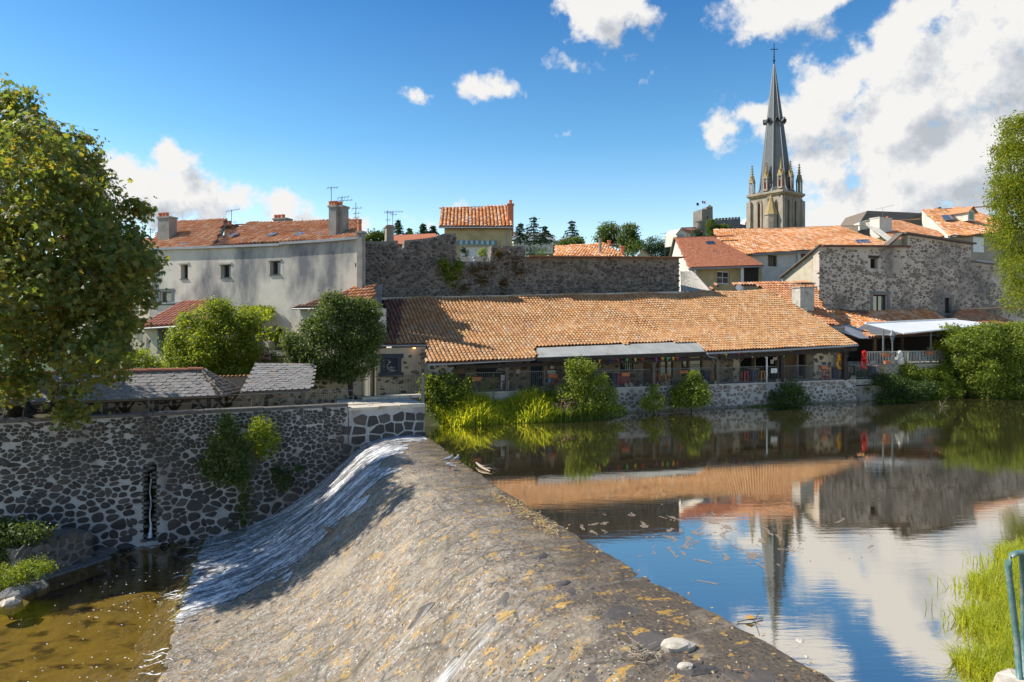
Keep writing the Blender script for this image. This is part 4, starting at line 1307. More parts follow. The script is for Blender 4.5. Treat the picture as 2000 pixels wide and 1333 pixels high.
# thin fall of water in the outlet
o_ = RW.hit(294, 925, .25)
b = MB(); pts = [o_ + Vector((0, 0, 0)) + RW.n * (-.02 * k) + Vector((.03 * math.sin(k * 1.7), 0, -k * .27)) for k in range(11)]
b.tube(pts, [.035, .03, .03, .025, .03, .03, .035, .035, .05, .06, .12], 6)
wf = b.build('waterfall', M['falling_water'], smooth=True); tag(wf, 'thin fall of water running down the dark outlet of the retaining wall', 'waterfall')
b = MB()
for k in range(40):
    a_ = R.random() * 6.28; d_ = R.random() * .5
    c = Vector((pts[-1].x + math.cos(a_) * d_, pts[-1].y - .3 + math.sin(a_) * d_ * .7, -3.885)); r_ = R.uniform(.02, .06)
    b.face([c + Vector((r_ * math.cos(q), r_ * math.sin(q), 0)) for q in (0, 1, 2, 3, 4, 5)])
# foam streaks at the foot of the weir and specks drifting off
def streak(p, d, L, wd):
    n_ = 7; pts = []
    sd = Vector((-d.y, d.x, 0)); ph = R.random() * 6
    for q in range(n_ + 1):
        f_ = q / n_; c = p + d * L * f_ + sd * .09 * math.sin(ph + f_ * 5); w_ = wd * (1 - f_) ** .7 * (.6 + .4 * math.sin(ph + q * 2.1)) + .003
        pts.append((c + sd * w_, c - sd * w_))
    for (a, c), (e, g) in zip(pts, pts[1:]): b.face([a, c, g, e])
for k in range(50):
    v = R.uniform(9.5, 25); v = v if R.random() < .4 else round(v / 2.3) * 2.3 + R.gauss(0, .25)
    p = weir_pt(v, 9.75 + R.uniform(-.25, .45)); streak(Vector((p.x, p.y, -3.884 + .001 * (k % 5))), (DOWN_D + CREST_D * R.gauss(0, .12)).normalized(), R.uniform(.15, .7), R.uniform(.02, .07))
    for q in range(7):
        c = Vector((p.x, p.y, -3.886)) + DOWN_D * R.random() * R.random() * 6 + CREST_D * R.uniform(-.6, .6); r_ = R.uniform(.008, .026)
        b.face([c + Vector((r_ * math.cos(z) * 1.4, r_ * math.sin(z), 0)) for z in (0, 1.25, 2.5, 3.75, 5)])
for k in range(60):
    c = G(R.uniform(0, 370), R.uniform(1085, 1330), -3.886)
    r_ = R.uniform(.006, .018)
    b.face([c + Vector((r_ * math.cos(z) * 1.4, r_ * math.sin(z), 0)) for z in (0, 1.25, 2.5, 3.75, 5)])
b.build('foam', M['foam'], kind='stuff')

pier = thing('pier', 'block stone pier at the weir head with pale worn flagstone top', 'pier', RW.at(-2, 0, -.5))
s0 = RW.sz(681, 795)[0]; s1 = RW.sz(829, 800)[0]
ptop = 1.42
wall_face(RW, -.05, [(s0, ptop), (s1, ptop)], -2.5, [], 3.4, 'mortar_face', M['mortar'], pier)
lay_stones(lambda u, v, d: RW.at(s0 + u, -.05 - d, v - 1.6), s1 - s0 - .05, ptop + 1.55, .62, pier, M['basalt'], gap=.14, proud=.035, flat_=1.35, seed=5, square=True, jit=.16, keep=lambda u, v: v < ptop + 1.45 and u < s1 - s0 - .2)
fx = s0
for row, (ta, tb) in enumerate(((-.12, 1.1), (1.12, 2.3), (2.32, 3.4))):
    fx = s0 - .05
    while fx < s1 - .05:
        L = R.uniform(.8, 1.5); fe = min(fx + L, s1 + .03)
        bb = MB(); h_ = .14 + R.uniform(-.02, .03) + row * .01
        j = lambda: R.uniform(-.05, .05)
        bb.slab([RW.at(fx + .02, ta + j(), ptop + .002), RW.at((fx + fe) / 2, ta + j(), ptop + .002), RW.at(fe - .02, ta + j(), ptop + .002), RW.at(fe - .02, tb - .02, ptop + .002), RW.at(fx + .02, tb - .02, ptop + .002)], (0, 0, h_))
        bb.build('flagstone', M['flagstone'], pier); fx = fe
for (pa, pb, tt) in ((708, 755, 3.0), (752, 826, 3.1)):
    a_, c_ = RW.sz(pa, 785, tt)[0], RW.sz(pb, 785, tt)[0]
    bb = MB(); bb.slab([RW.at(a_, tt, ptop + .15), RW.at(c_, tt, ptop + .15), RW.at(c_, tt + .7, ptop + .15), RW.at(a_, tt + .6, ptop + .15)], (0, 0, .14)); bb.build('flagstone', M['flagstone'], pier)
# gauge post on the pier end
t = thing('gauge_post', 'rusty steel post with twin bars at the end of the pier', 'post', RW.hit(826, 795, .4))
p0 = RW.hit(826, 797, .4); p0.z = ptop + .14
MB().box(p0 + Vector((0, 0, .65)), .16, .16, 1.3).build('post', M['iron_grey'], t)
hd = MB(); hd.bar(p0 + Vector((-.06, 0, 1.3)), p0 + Vector((-.06, 0, 2.7)), .03); hd.bar(p0 + Vector((.08, 0, 1.3)), p0 + Vector((.08, 0, 2.7)), .03)
for q in (1.33, 1.9, 2.68): hd.bar(p0 + Vector((-.1, 0, q)), p0 + Vector((.12, 0, q)), .04)
hd.build('twin_bars', M['iron_brown'], t)

# stone block and ledge at the pool edge, far left
lk = thing('stone_block', 'low mortared stone block on a flat ledge at the foot of the retaining wall', 'stone block', G(110, 1108, -3.85))
pa, pc = G(40, 1128, -3.7), G(180, 1085, -3.7)
BL = Plane(pa, pc - pa)
Lb = (pc - pa).length
b = MB(); b.slab([BL.at(0, 0, -4.5), BL.at(Lb, 0, -4.5), BL.at(Lb, 1.5, -4.5), BL.at(0, 1.5, -4.5)], (0, 0, 1.75)); b.build('core', M['mortar_dark'], lk)
lay_stones(lambda u, v, d: BL.at(u, -d, -4.0 + v), Lb, 1.2, .36, lk, M['basalt_brown'], gap=.22, proud=.04, flat_=1.2, seed=8)
b = MB(); b.slab([BL.at(-.3, -.55, -4.4), BL.at(Lb + .5, -.45, -4.4), BL.at(Lb + .7, .3, -4.4), BL.at(-.3, .3, -4.4)], (0, 0, .56)); b.build('ledge', M['rock_grey'], lk)
for (px, py, rw, rh, sd) in ((205, 1080, 30, 9, 1), (245, 1062, 22, 6, 2), (30, 1160, 34, 14, 3), (70, 1148, 26, 12, 4), (20, 1180, 24, 11, 5)):
    c = G(px, py, -3.95); sc = c.y / F
    b = MB(); k = 9
    rn = random.Random(sd)
    b.lathe(c + Vector((0, 0, -.2)), [(rw * sc, 0), (rw * sc * 1.05, .15), (rw * sc * .85, rh * sc * 1.1 + .05), (rw * sc * .4, rh * sc * 1.5 + .1)], k)
    b.v = [(x + rn.uniform(-.08, .08), y + rn.uniform(-.08, .08), z + rn.uniform(-.04, .04)) for x, y, z in b.v]
    o = b.build('rock', M['rock_grey'] if sd < 5 else M['white_rock'], None)
    tag(o, ['', 'wet dark rock at the water line right of the stone block', 'small flat rock below the wall, beside the falling water', 'broad grey rock under the pale green weeds', 'grey rock between the weeds and the pool', 'pale rounded rock at the left edge of the pool'][sd], 'rock', 'rocks at the edge of the pool')
# ------------------------------------------------------------------ the long tiled hall on the far bank
hall = thing('tiled_hall', 'long low stone hall under a wide orange canal tile roof with open river terrace', 'hall', BK.at(10, 1, 1.6))
T0, T1 = -.6, 7.9
sA, zA = BK.sz(835, 709, T0); sB, zB = BK.sz(1676, 674, T0)
sC, zC = BK.sz(760, 583, T1); sD, zD = BK.sz(1335, 571, T1)
SL, SR = BK.sz(744, 672, 1.2)[0] - .2, sB


def eave_z(s): return zA + (zB - zA) * (s - sA) / (sB - sA)
def top_z(s): return zC + (zD - zC) * (s - sC) / (sD - sC)
def roof_z(s, t): return eave_z(s) + (top_z(s) - eave_z(s)) * (t - T0) / (T1 - T0)


def roof_hit(px, py):
    lo, hi = -1.5, 9.5
    for _ in range(40):
        m_ = (lo + hi) / 2; s_, z_ = BK.sz(px, py, m_)
        if z_ < roof_z(s_, m_): hi = m_
        else: lo = m_
    # the ray meets the roof where its height drops under the slope
    best = min((abs(BK.sz(px, py, q)[1] - roof_z(BK.sz(px, py, q)[0], q)), q) for q in [k * .05 - 1.5 for k in range(220)])
    return best[1]


hall_mask = [(744, 674), (759, 579), (1338, 569), (1400, 553), (1476, 555), (1560, 601), (1604, 629), (1684, 668), (1684, 677), (1379, 691), (1362, 668), (1045, 680), (1049, 701), (833, 713), (833, 674)]
roof = MB(); roof.bar(BK.at(SL, T1, top_z(SL) - .02), BK.at(sD, T1, top_z(sD) - .02), .3, .14); roof = roof.build('roof', M['concrete_pale'], hall)
tile_roof(roof, BK.at(SL, T0, eave_z(SL)), BK.at(SR, T0, eave_z(SR)), BK.at(SL, T1, top_z(SL)), BK.at(SR, T1, top_z(SR)), .24, .31, M['tile_pale'], M['tile_dark'], hall_mask, seed=3, dark=M['tile_dark'], dark_mask=[(735, 680), (755, 575), (792, 578), (784, 620), (777, 680)], jitter=.018, wave=.11, sag=.08)  # left end tiles darkened: neighbouring house's cast shadow put into the colour
# metal sheet eave in the middle
sh = MB()
N = 7
tl = [1048 + (1361 - 1048) * k / N for k in range(N + 1)]; bl = [1051 + (1377 - 1051) * k / N for k in range(N + 1)]
for k in range(N):
    a = [tl[k], tl[k + 1]]; c = [bl[k], bl[k + 1]]
    tp = [BK.hit(x, 680 - (x - 1048) / 313 * 13, roof_hit(x, 680 - (x - 1048) / 313 * 13)) + Vector((0, 0, -.02)) for x in a]
    bt = [BK.hit(x, 699 - (x - 1051) / 326 * 11.5, -.62) for x in c]
    q = MB(); q.slab([bt[0] + BK.u * .01, bt[1] - BK.u * .01, tp[1] - BK.u * .01, tp[0] + BK.u * .01], (0, 0, .02)); q.bar(bt[0], tp[0], .035, .05); q.build('roof_sheet', M['zinc_sheet'], hall)
MB().bar(BK.hit(1049, 703, -.62), BK.hit(1379, 692, -.62), .1, .22).build('eave_board', M['wood_dark'], hall)
b = MB(); b.tube([BK.hit(1381, 691, -.72), BK.hit(1530, 684, -.72), BK.hit(1676, 675, -.72)], .06, 6); b.tube([BK.hit(1381, 691, -.72), BK.hit(1384, 697, -.5), BK.hit(1400, 700, -.1)], .04, 6); b.build('gutter', M['zinc'], hall)
b = MB(); b.bar(BK.hit(836, 713, -.55), BK.hit(1045, 702, -.55), .05, .12); b.build('fascia', M['slate_grey'], hall)
b = MB(); b.tube([BK.hit(736, 676, 1.05), BK.hit(832, 675, 1.05)], .05, 6); b.build('gutter', M['zinc'], hall)
MB().bar(BK.hit(1405, 699, -.15), BK.hit(1672, 682, -.15), .16, .26).build('beam', M['wood_dark'], hall)
MB().bar(BK.hit(890, 718, -.15), BK.hit(1390, 701, -.15), .14, .2).build('beam', M['wood_dark'], hall)

# end wall with the blue framed chalk window
WL = 1.42
s0, s1 = BK.sz(733, 700, WL)[0], BK.sz(846, 700, WL)[0]
ew = wall_face(BK, WL, [(s0, roof_z(s0, WL) - .12), (s1, roof_z(s1, WL) - .12)], .3, [], .4, 'end_wall', M['mortar_cream'], hall)
wo = px_rect(BK, 752, 700, 775, 728, WL)
sur = (wo[0] - .35, wo[1] + .35, wo[2] - .3, wo[3] + .35)
lay_stones(lambda u, v, d: BK.at(s0 + u, WL - d, .9 + v), s1 - s0, 3.2, .46, ew, M['basalt_grey'], gap=.42, proud=.025, flat_=1.75, seed=21, drop=.34, gapvar=.7,
           keep=lambda u, v: not (sur[0] < s0 + u < sur[1] and sur[2] < .9 + v < sur[3]) and .9 + v < roof_z(s0 + u, WL) - .35)
w = MB(); w.slab([BK.at(wo[0], WL - .03, wo[2]), BK.at(wo[1], WL - .03, wo[2]), BK.at(wo[1], WL - .03, wo[3]), BK.at(wo[0], WL - .03, wo[3])], BK.n * .03)
w = w.build('chalk_window', M['blackboard'], hall, label='blue framed window filled by a chalked blackboard')
q = MB(); fwid = .25
q.slab([BK.at(wo[0] - fwid, WL - .09, wo[2] - .01), BK.at(wo[0], WL - .09, wo[2] - .01), BK.at(wo[0], WL - .09, wo[3]), BK.at(wo[0] - fwid, WL - .09, wo[3])], BK.n * .1)
q.slab([BK.at(wo[1], WL - .09, wo[2] - .01), BK.at(wo[1] + fwid, WL - .09, wo[2] - .01), BK.at(wo[1] + fwid, WL - .09, wo[3]), BK.at(wo[1], WL - .09, wo[3])], BK.n * .1)
q.slab([BK.at(wo[0] - fwid * 1.5, WL - .1, wo[3] + .002), BK.at(wo[1] + fwid * 1.5, WL - .1, wo[3] + .002), BK.at(wo[1] + fwid * 1.5, WL - .1, wo[3] + .25), BK.at(wo[0] - fwid * 1.5, WL - .1, wo[3] + .25)], BK.n * .11)
q.slab([BK.at(wo[0] - fwid * 1.5, WL - .12, wo[2] - .25), BK.at(wo[1] + fwid * 1.5, WL - .12, wo[2] - .25), BK.at(wo[1] + fwid * 1.5, WL - .12, wo[2] - .012), BK.at(wo[0] - fwid * 1.5, WL - .12, wo[2] - .012)], BK.n * .13)
q.build('surround', M['slate_blue_paint'], w)
q = MB(); qq = MB(); rn = random.Random(9)
for k in range(46):                        # chalk scribble, thin strokes on the board
    cx, cz = wo[0] + rn.uniform(.06, wo[1] - wo[0] - .08), wo[2] + rn.uniform(.06, wo[3] - wo[2] - .08)
    tgt = qq if (cx > (wo[0] + wo[1]) / 2 and cz > wo[2] + (wo[3] - wo[2]) * .45) else q
    for z in range(3):
        a_ = rn.uniform(-.8, .8); L = rn.uniform(.02, .07)
        tgt.bar(BK.at(cx, WL - .034, cz), BK.at(cx + L * math.cos(a_), WL - .034, cz + L * math.sin(a_)), .004, .012); cx += L * .5
q.build('chalk_writing', M['chalk'], w); qq.build('chalk_writing', M['chalk_violet'], w)
for k, (px, py) in enumerate(((729, 680), (809, 679))):
    c = BK.hit(px, py, WL - .25)
    t = thing('wall_lamp', ['lit wall lamp under the eave, half hidden by the dark bush', 'lit wall lamp under the eave, right of the chalk window'][k], 'lamp', c, 'lit lamps over the chalk window')
    MB().lathe(c, [(.14, .0), (.11, .05), (.04, .1)], 8).build('shade', M['iron_brown'], t)
    MB().lathe(c + Vector((0, 0, -.06)), [(.03, -.02), (.075, .01), (.07, .05)], 8).build('bulb', M['lamp_glow'], t)
    MB().bar(c + Vector((0, 0, .08)), c + BK.n * .25 + Vector((0, 0, .08)), .025).build('bracket', M['iron_brown'], t)

# inner wall of the open terrace with doors and windows
WI = 2.0
def zi(s): return roof_z(s, WI) - .1
sx0, sx1 = BK.sz(846, 720, WI)[0], BK.sz(1650, 700, WI)[0]
ops_px = {'door_blue': (1036, 703, 1062, 768), 'window_bars': (1210, 697, 1237, 726), 'door_wood': (1256, 697, 1288, 762), 'glass_a': (1291, 697, 1303, 736), 'glass_b': (1304, 697, 1315, 736), 'glass_c': (1331, 697, 1345, 736), 'glass_d': (1348, 696, 1372, 736),
          'dark_a': (1446, 692, 1474, 756), 'dark_b': (1476, 692, 1520, 756), 'wood_b': (1532, 690, 1556, 752), 'glass_e': (1560, 690, 1572, 735), 'glass_f': (1576, 690, 1588, 735)}
ops = {k: px_rect(BK, *v, WI) for k, v in ops_px.items()}
for k in ops:
    o = list(ops[k]); o[2] = max(o[2], 1.6) if 'glass' not in k and 'bars' not in k else o[2]; o[3] = min(o[3], zi(o[0]) - .05); ops[k] = tuple(o)
iw = wall_face(BK, WI, [(sx0, zi(sx0)), (sx1, zi(sx1))], 1.4, list(ops.values()), .35, 'inner_wall', M['mortar_shaded'], hall)
lay_stones(lambda u, v, d: BK.at(sx0 + u, WI - d, 1.5 + v), sx1 - sx0, 2.7, .5, iw, M['basalt_brown'], gap=.4, proud=.025, flat_=1.7, seed=22, drop=.3, gapvar=.7, big=160,
           keep=lambda u, v: not any(o[0] - .18 < sx0 + u < o[1] + .18 and o[2] - .1 < 1.5 + v < o[3] + .12 for o in ops.values()) and 1.5 + v < zi(sx0 + u) - .1)
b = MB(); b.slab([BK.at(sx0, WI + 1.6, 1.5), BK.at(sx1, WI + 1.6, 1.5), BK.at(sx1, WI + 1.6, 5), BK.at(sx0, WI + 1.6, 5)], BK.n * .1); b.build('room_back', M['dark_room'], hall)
for k, o in ops.items():
    if 'glass' in k: window(hall, BK, WI, o, M['wood_brown'], bars=(0, 1), fw=.06, depth=.12)
    elif k == 'window_bars': window(hall, BK, WI, o, M['iron'], bars=(6, 1), fw=.03, depth=.1)
    elif k in ('door_wood', 'wood_b'):
        n_ = 5; dw = (o[1] - o[0]) / n_
        for q in range(n_):
            bb = MB(); bb.slab([BK.at(o[0] + q * dw + .006, WI + .1, o[2]), BK.at(o[0] + (q + 1) * dw - .006, WI + .1, o[2]), BK.at(o[0] + (q + 1) * dw - .006, WI + .1, o[3]), BK.at(o[0] + q * dw + .006, WI + .1, o[3])], BK.n * .05); bb.build('plank', M['wood_brown'], hall)
    elif k == 'door_blue':
        bb = MB(); bb.slab([BK.at(o[0], WI + .2, o[2]), BK.at(o[1], WI + .2, o[2]), BK.at(o[1], WI + .2, o[3]), BK.at(o[0], WI + .2, o[3])], BK.n * .05); bb.build('door', M['slate_blue_paint'], hall, label='dark blue closed door')
# stone ends and pillars under the eave
def pillar(x0, x1, y0, y1, t, dep, m, seed, sm, nm='pillar', stones=True):
    o = px_rect(BK, x0, y0, x1, y1, t); o = (o[0], o[1], 1.55, min(o[3], roof_z(o[0], t) - .1))
    w_ = wall_face(BK, t, [(o[0], o[3]), (o[1], o[3])], 1.3, [], dep, nm, m, hall)
    if stones: lay_stones(lambda u, v, d: BK.at(o[0] + u, t - d, 1.5 + v), o[1] - o[0], o[3] - 1.55, .5, w_, sm, gap=.3, proud=.03, flat_=1.4, seed=seed, drop=.15)
    return o
pillar(836, 886, 712, 760, .35, 1.6, M['mortar_pale'], 41, M['basalt_grey'], 'end_pier')
o = px_rect(BK, 888, 712, 909, 764, .3)
for q in range(9):
    z_ = 1.6 + (o[3] - 1.6) * q / 9; z2 = 1.6 + (o[3] - 1.6) * (q + 1) / 9
    bb = MB(); bb.slab([BK.at(o[0], .3, z_ + .008), BK.at(o[1], .3, z_ + .008), BK.at(o[1], .3, z2 - .008), BK.at(o[0], .3, z2 - .008)], BK.n * .04); bb.build('plank', M['wood_dark'] if q < 6 else M['wood_brown'], hall)
pillar(1063, 1070, 702, 765, .7, .4, M['mortar_dark'], 42, M['basalt_grey'])
pillar(1432, 1444, 692, 757, 1.6, .4, M['mortar_cream'], 43, M['basalt_grey'])
pillar(1590, 1627, 684, 748, .9, .8, M['mortar_cream'], 44, M['basalt_brown'])
for px, y0, y1, wd, m_ in ((989, 708, 770, .16, 'wood_grey'), (1276, 700, 760, .2, 'wood_grey'), (1400, 700, 758, .22, 'wood_grey'), (1526, 692, 751, .24, 'wood_dark'), (1649, 684, 746, .26, 'wood_dark'), (1497, 694, 751, .1, 'steel')):
    p = BK.hit(px, y1, .05); top = BK.hit(px, y0, .05)
    bb = MB(); bb.bar(Vector((p.x, p.y, 1.58)), top, wd, wd, BK.n); 
    pp = bb.build('post', M[m_], hall)
    if wd > .15:
        br = MB(); br.bar(top + Vector((0, 0, -.45)), top + BK.u * .5 + Vector((0, 0, -.02)), .1, .1); br.bar(top + Vector((0, 0, -.45)), top - BK.u * .5 + Vector((0, 0, -.02)), .1, .1); br.build('brace', M[m_], pp)
# blackboard with the word chalked on it
def text_mesh(s, size, o_, u, parent, m, name='lettering'):
    cu = bpy.data.curves.new('lettering', 'FONT'); cu.body = s; cu.size = size; cu.shear = .3; cu.extrude = .003
    ob = bpy.data.objects.new('lettering', cu)
    COL.objects.link(ob); dg = bpy.context.evaluated_depsgraph_get(); dg.update()
    me = bpy.data.meshes.new_from_object(ob.evaluated_get(dg)); COL.objects.unlink(ob); bpy.data.objects.remove(ob)
    me.materials.clear(); me.materials.append(m)
    nn = Vector((u.y, -u.x, 0))
    Mx = Matrix((u, Vector((0, 0, 1)), nn)).transposed().to_4x4(); Mx.translation = o_
    return put(name, me, Mx, parent)
bo = px_rect(BK, 932, 707, 993, 737, 1.9)
bd = thing('blackboard', 'wide black menu board chalked with a word on the dim terrace wall', 'blackboard', BK.at(bo[0], 1.9, bo[2]))
b = MB(); b.slab([BK.at(bo[0], 1.92, bo[2]), BK.at(bo[1], 1.92, bo[2]), BK.at(bo[1], 1.92, bo[3]), BK.at(bo[0], 1.92, bo[3])], BK.n * .04); b.build('board', M['blackboard'], bd)
text_mesh('Sweet', .36, BK.at(bo[0] + (bo[1] - bo[0]) * .6, 1.91, bo[2] + .38), BK.u, bd, M['chalk'])

# terrace wall at the water
tw = thing('terrace_wall', 'low river wall of mixed stones in pale mortar below the terrace railing', 'wall', BK.at(14, 0, 0))
tw0, tw1 = BK.sz(838, 770, 0)[0], BK.sz(1672, 745, 0)[0]
wall_face(BK, 0, [(tw0, 1.52), (tw1, 1.52)], -1.2, [], .5, 'mortar_face', M['mortar_pale'], tw)
twv = BK.sz(1040, 780, 0)[0]
lay_stones(lambda u, v, d: BK.at(twv + u, -d, -.1 + v), tw1 - twv, 1.62, .36, tw, M['rubble_mix'], gap=.18, proud=.04, flat_=1.35, seed=23, drop=.12, gapvar=.7, big=280)
b = MB(); b.slab([BK.at(tw0, -.1, -.5), BK.at(tw1, -.1, -.5), BK.at(tw1, -.001, -.5), BK.at(tw0, -.001, -.5)], (0, 0, .62)); b.build('wet_footing', M['mortar_dark'], tw)
x = tw0
while x < tw1 - .1:
    L = R.uniform(1.0, 1.9); e = min(tw1, x + L)
    bb = MB(); bb.slab([BK.at(x + .01, -.05, 1.522), BK.at(e - .01, -.05, 1.522), BK.at(e - .01, .5, 1.522), BK.at(x + .01, .5, 1.522)], (0, 0, .09)); bb.build('coping_stone', M['concrete_pale'], tw); x = e
def on_terrace(px, py, t, z=1.6):
    p = BK.hit(px, py, t); return Vector((p.x, p.y, z))
r1 = railing('terrace_railing', 'dark terrace railing with thin bars in front of the blackboard', [on_terrace(910, 770, .2, 1.615), on_terrace(1063, 765, .2, 1.615)], 1.12, M['iron_grey'], .125, 2.4, .014, .035, group='terrace railings')
r2 = railing('terrace_railing', 'long dark terrace railing with thin bars behind the bar stools and river bushes', [on_terrace(1072, 765, .2, 1.615), on_terrace(1276, 758, .2, 1.615), on_terrace(1400, 755, .2, 1.615), on_terrace(1526, 750, .2, 1.615), on_terrace(1668, 744, .2, 1.615)], 1.08, M['iron_grey'], .125, 3, .014, .035, group='terrace railings')

# ------------------------------------------------------------------ left house
LH = Plane.through(265, 48, 700, 42)
house = thing('plaster_house', 'tall weathered grey white plaster house with small windows and two tiled roofs', 'house', LH.hit(500, 700, 0))
top = [LH.sz(x, y) for x, y in ((292, 488), (420, 484), (548, 479), (549, 477), (630, 472), (700, 466))]
w1, w2, w3 = px_rect(LH, 353, 517, 367, 545), px_rect(LH, 431, 517, 451, 543), px_rect(LH, 527, 510, 548, 537)
w4 = px_rect(LH, 314, 570, 335, 592); arch = px_rect(LH, 526, 636, 552, 690); hole = px_rect(LH, 693, 514, 696, 522)
wall_face(LH, 0, top, 1.3, [w1, w2, w3, w4, arch, hole], .7, 'wall', M['render_white'], house)
for o in (w1, w2, w3): window(house, LH, 0, o, M['grey_paint'], bars=(0, 0), fw=.07, depth=.38, lintel=(.18, .13, M['concrete_pale']), sill=M['grey_paint'])
window(house, LH, 0, w4, M['grey_paint'], M['glass_sky'], bars=(0, 0), fw=.1, depth=.22, surround=(.2, M['grey_paint']))
# arch head over the terrace door
b = MB(); cx = (arch[0] + arch[1]) / 2; hw = (arch[1] - arch[0]) / 2; zs = arch[3] - hw
for k in range(8):
    a0, a1 = math.pi * k / 8, math.pi * (k + 1) / 8
    x0, z0_, x1, z1_ = cx - hw * math.cos(a0), zs + hw * math.sin(a0), cx - hw * math.cos(a1), zs + hw * math.sin(a1)
    b.slab([LH.at(x0, .003, z0_), LH.at(x1, .003, z1_), LH.at(x1, .003, arch[3]), LH.at(x0, .003, arch[3])], LH.n * .69)
b.build('arch_head', M['render_white'], house)
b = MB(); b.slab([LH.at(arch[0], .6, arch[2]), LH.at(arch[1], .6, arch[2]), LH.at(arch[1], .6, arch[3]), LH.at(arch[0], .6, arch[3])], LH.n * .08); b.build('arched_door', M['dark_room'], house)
b = MB()
for (a_, c_) in zip(top, top[1:]): b.bar(LH.at(a_[0], -.08, a_[1] + .02), LH.at(c_[0], -.08, c_[1] + .02), .22, .16)
b.build('cornice', M['zinc'], house)
b = MB(); p = LH.hit(297, 500, -.08); q = LH.hit(297, 592, -.08); b.tube([p, q], .05, 6); b.build('downpipe', M['zinc'], house)
def lean_roof(parent, pl, t0, t1, e, tp, pitch, rowl, m, deck, mask, seed, **kw):
    """roof from photo pixels: e = eave pixels (left, right) at t0, tp = one pixel of the upper line at t1; columns run straight back"""
    a, c = pl.sz(*e[0], t0), pl.sz(*e[1], t0)
    zt = [pl.sz(*q, t1) for q in tp]
    def z_at(s):
        if len(zt) == 1 or abs(zt[1][0] - zt[0][0]) < 1e-3: return zt[0][1]
        return zt[0][1] + (zt[1][1] - zt[0][1]) * (s - zt[0][0]) / (zt[1][0] - zt[0][0])
    tile_roof(parent, pl.at(a[0], t0, a[1]), pl.at(c[0], t0, c[1]), pl.at(a[0], t1, z_at(a[0])), pl.at(c[0], t1, z_at(c[0])), pitch, rowl, m, deck, mask, seed=seed, **kw)
    return (a, c, z_at)
rp = MB(); rp.bar(LH.hit(345, 435, 4.0), LH.hit(430, 432, 4.0), .12, .08); rp = rp.build('roof', M['tile_red'], house, label='left roof of red brown canal tiles')
lean_roof(rp, LH, .05, 4.0, ((255, 490), (425, 484)), ((329, 434), (437, 430)), .27, .36, M['tile_orange'], M['tile_dark'], [(289, 490), (322, 430), (441, 427), (414, 486)], 51, wave=.1, jitter=.025, big=150)
rp2 = MB(); rp2.bar(LH.hit(460, 439, 4.6), LH.hit(680, 434, 4.6), .12, .08); rp2 = rp2.build('roof', M['tile_dark'], house, label='long right roof of brown canal tiles')
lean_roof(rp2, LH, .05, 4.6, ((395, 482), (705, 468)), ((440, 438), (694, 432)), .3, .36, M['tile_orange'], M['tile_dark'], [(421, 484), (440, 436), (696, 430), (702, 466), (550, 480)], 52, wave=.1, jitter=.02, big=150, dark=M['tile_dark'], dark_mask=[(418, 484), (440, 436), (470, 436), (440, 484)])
sw = MB(); sw.slab([LH.hit(413, 486, .2), LH.hit(437, 431, 4.0), LH.hit(440, 440, 4.2), LH.hit(424, 484, .2)], LH.u * .1); sw.build('verge_wall', M['concrete'], house)
for (x0, y0, x1, y1, tt) in ((452, 460, 464, 466, 1.6), (527, 459, 540, 465, 1.6), (580, 458, 594, 464, 1.6), (617, 456, 630, 464, 1.6), (357, 474, 374, 482, .8)):
    o = px_rect(LH, x0, y0, x1, y1, tt)
    bb = MB(); c_ = LH.at((o[0] + o[1]) / 2, tt - .1, (o[2] + o[3]) / 2 + .12); bb.slab([LH.at(o[0], tt - .35, o[2] + .1), LH.at(o[1], tt - .35, o[2] + .1), LH.at(o[1], tt + .25, o[3] + .1), LH.at(o[0], tt + .25, o[3] + .1)], (0, 0, .07)); bb.build('skylight', M['glass_sky'], house)


def chimney(parent, pl, t, x0, x1, ytop, ybot, m, pots=(), depth=.7, pot_h=8, cap=None, taper=0.0, label=None, pot_m=None):
    """masonry stack seen between photo columns x0..x1, with clay pots standing on it"""
    a, zt = pl.sz(x0, ytop, t); c, _ = pl.sz(x1, ytop, t); _, zb = pl.sz(x0, ybot, t)
    b = MB(); dz = .06
    b.slab([pl.at(a, t, zb - .6), pl.at(c, t, zb - .6), pl.at(c, t + depth, zb - .6), pl.at(a, t + depth, zb - .6)], (0, 0, zt - zb + .6 - .12))
    ch = b.build('chimney', m, parent, label=label)
    b = MB(); b.slab([pl.at(a - dz, t - dz, zt - .118), pl.at(c + dz, t - dz, zt - .118), pl.at(c + dz, t + depth + dz, zt - .118), pl.at(a - dz, t + depth + dz, zt - .118)], (0, 0, .12)); b.build('chimney_cap', cap or m, ch)
    for px in pots:
        p = pl.hit(px, ytop, t + depth * .5); h = pot_h / F * p.y; z_ = zt
        MB().lathe(Vector((p.x, p.y, z_)), [(.15, 0), (.13, h * .6), (.15, h * .7), (.15, h), (.1, h)], 8).build('chimney_pot', pot_m or M['terracotta_pot'], ch)
    return ch
chimney(house, LH, 1.2, 308, 330, 424, 464, M['concrete'], (313, 320, 326), pot_h=9)
chimney(house, LH, 1.0, 642, 656, 402, 466, M['concrete'], (646, 650, 655), pot_h=10)
chimney(house, LH, 1.3, 657, 669, 402, 466, M['concrete'], (660, 665), pot_h=9)
chimney(house, LH, 4.9, 534, 558, 427, 440, M['concrete'], (539, 545, 553), pot_h=8)
chimney(house, LH, 4.4, 438, 452, 439, 448, M['tile_dark'], (442, 448), pot_h=8)
chimney(house, LH, -.4, 697, 707, 452, 556, M['concrete'], (702,), pot_h=24, depth=.4)
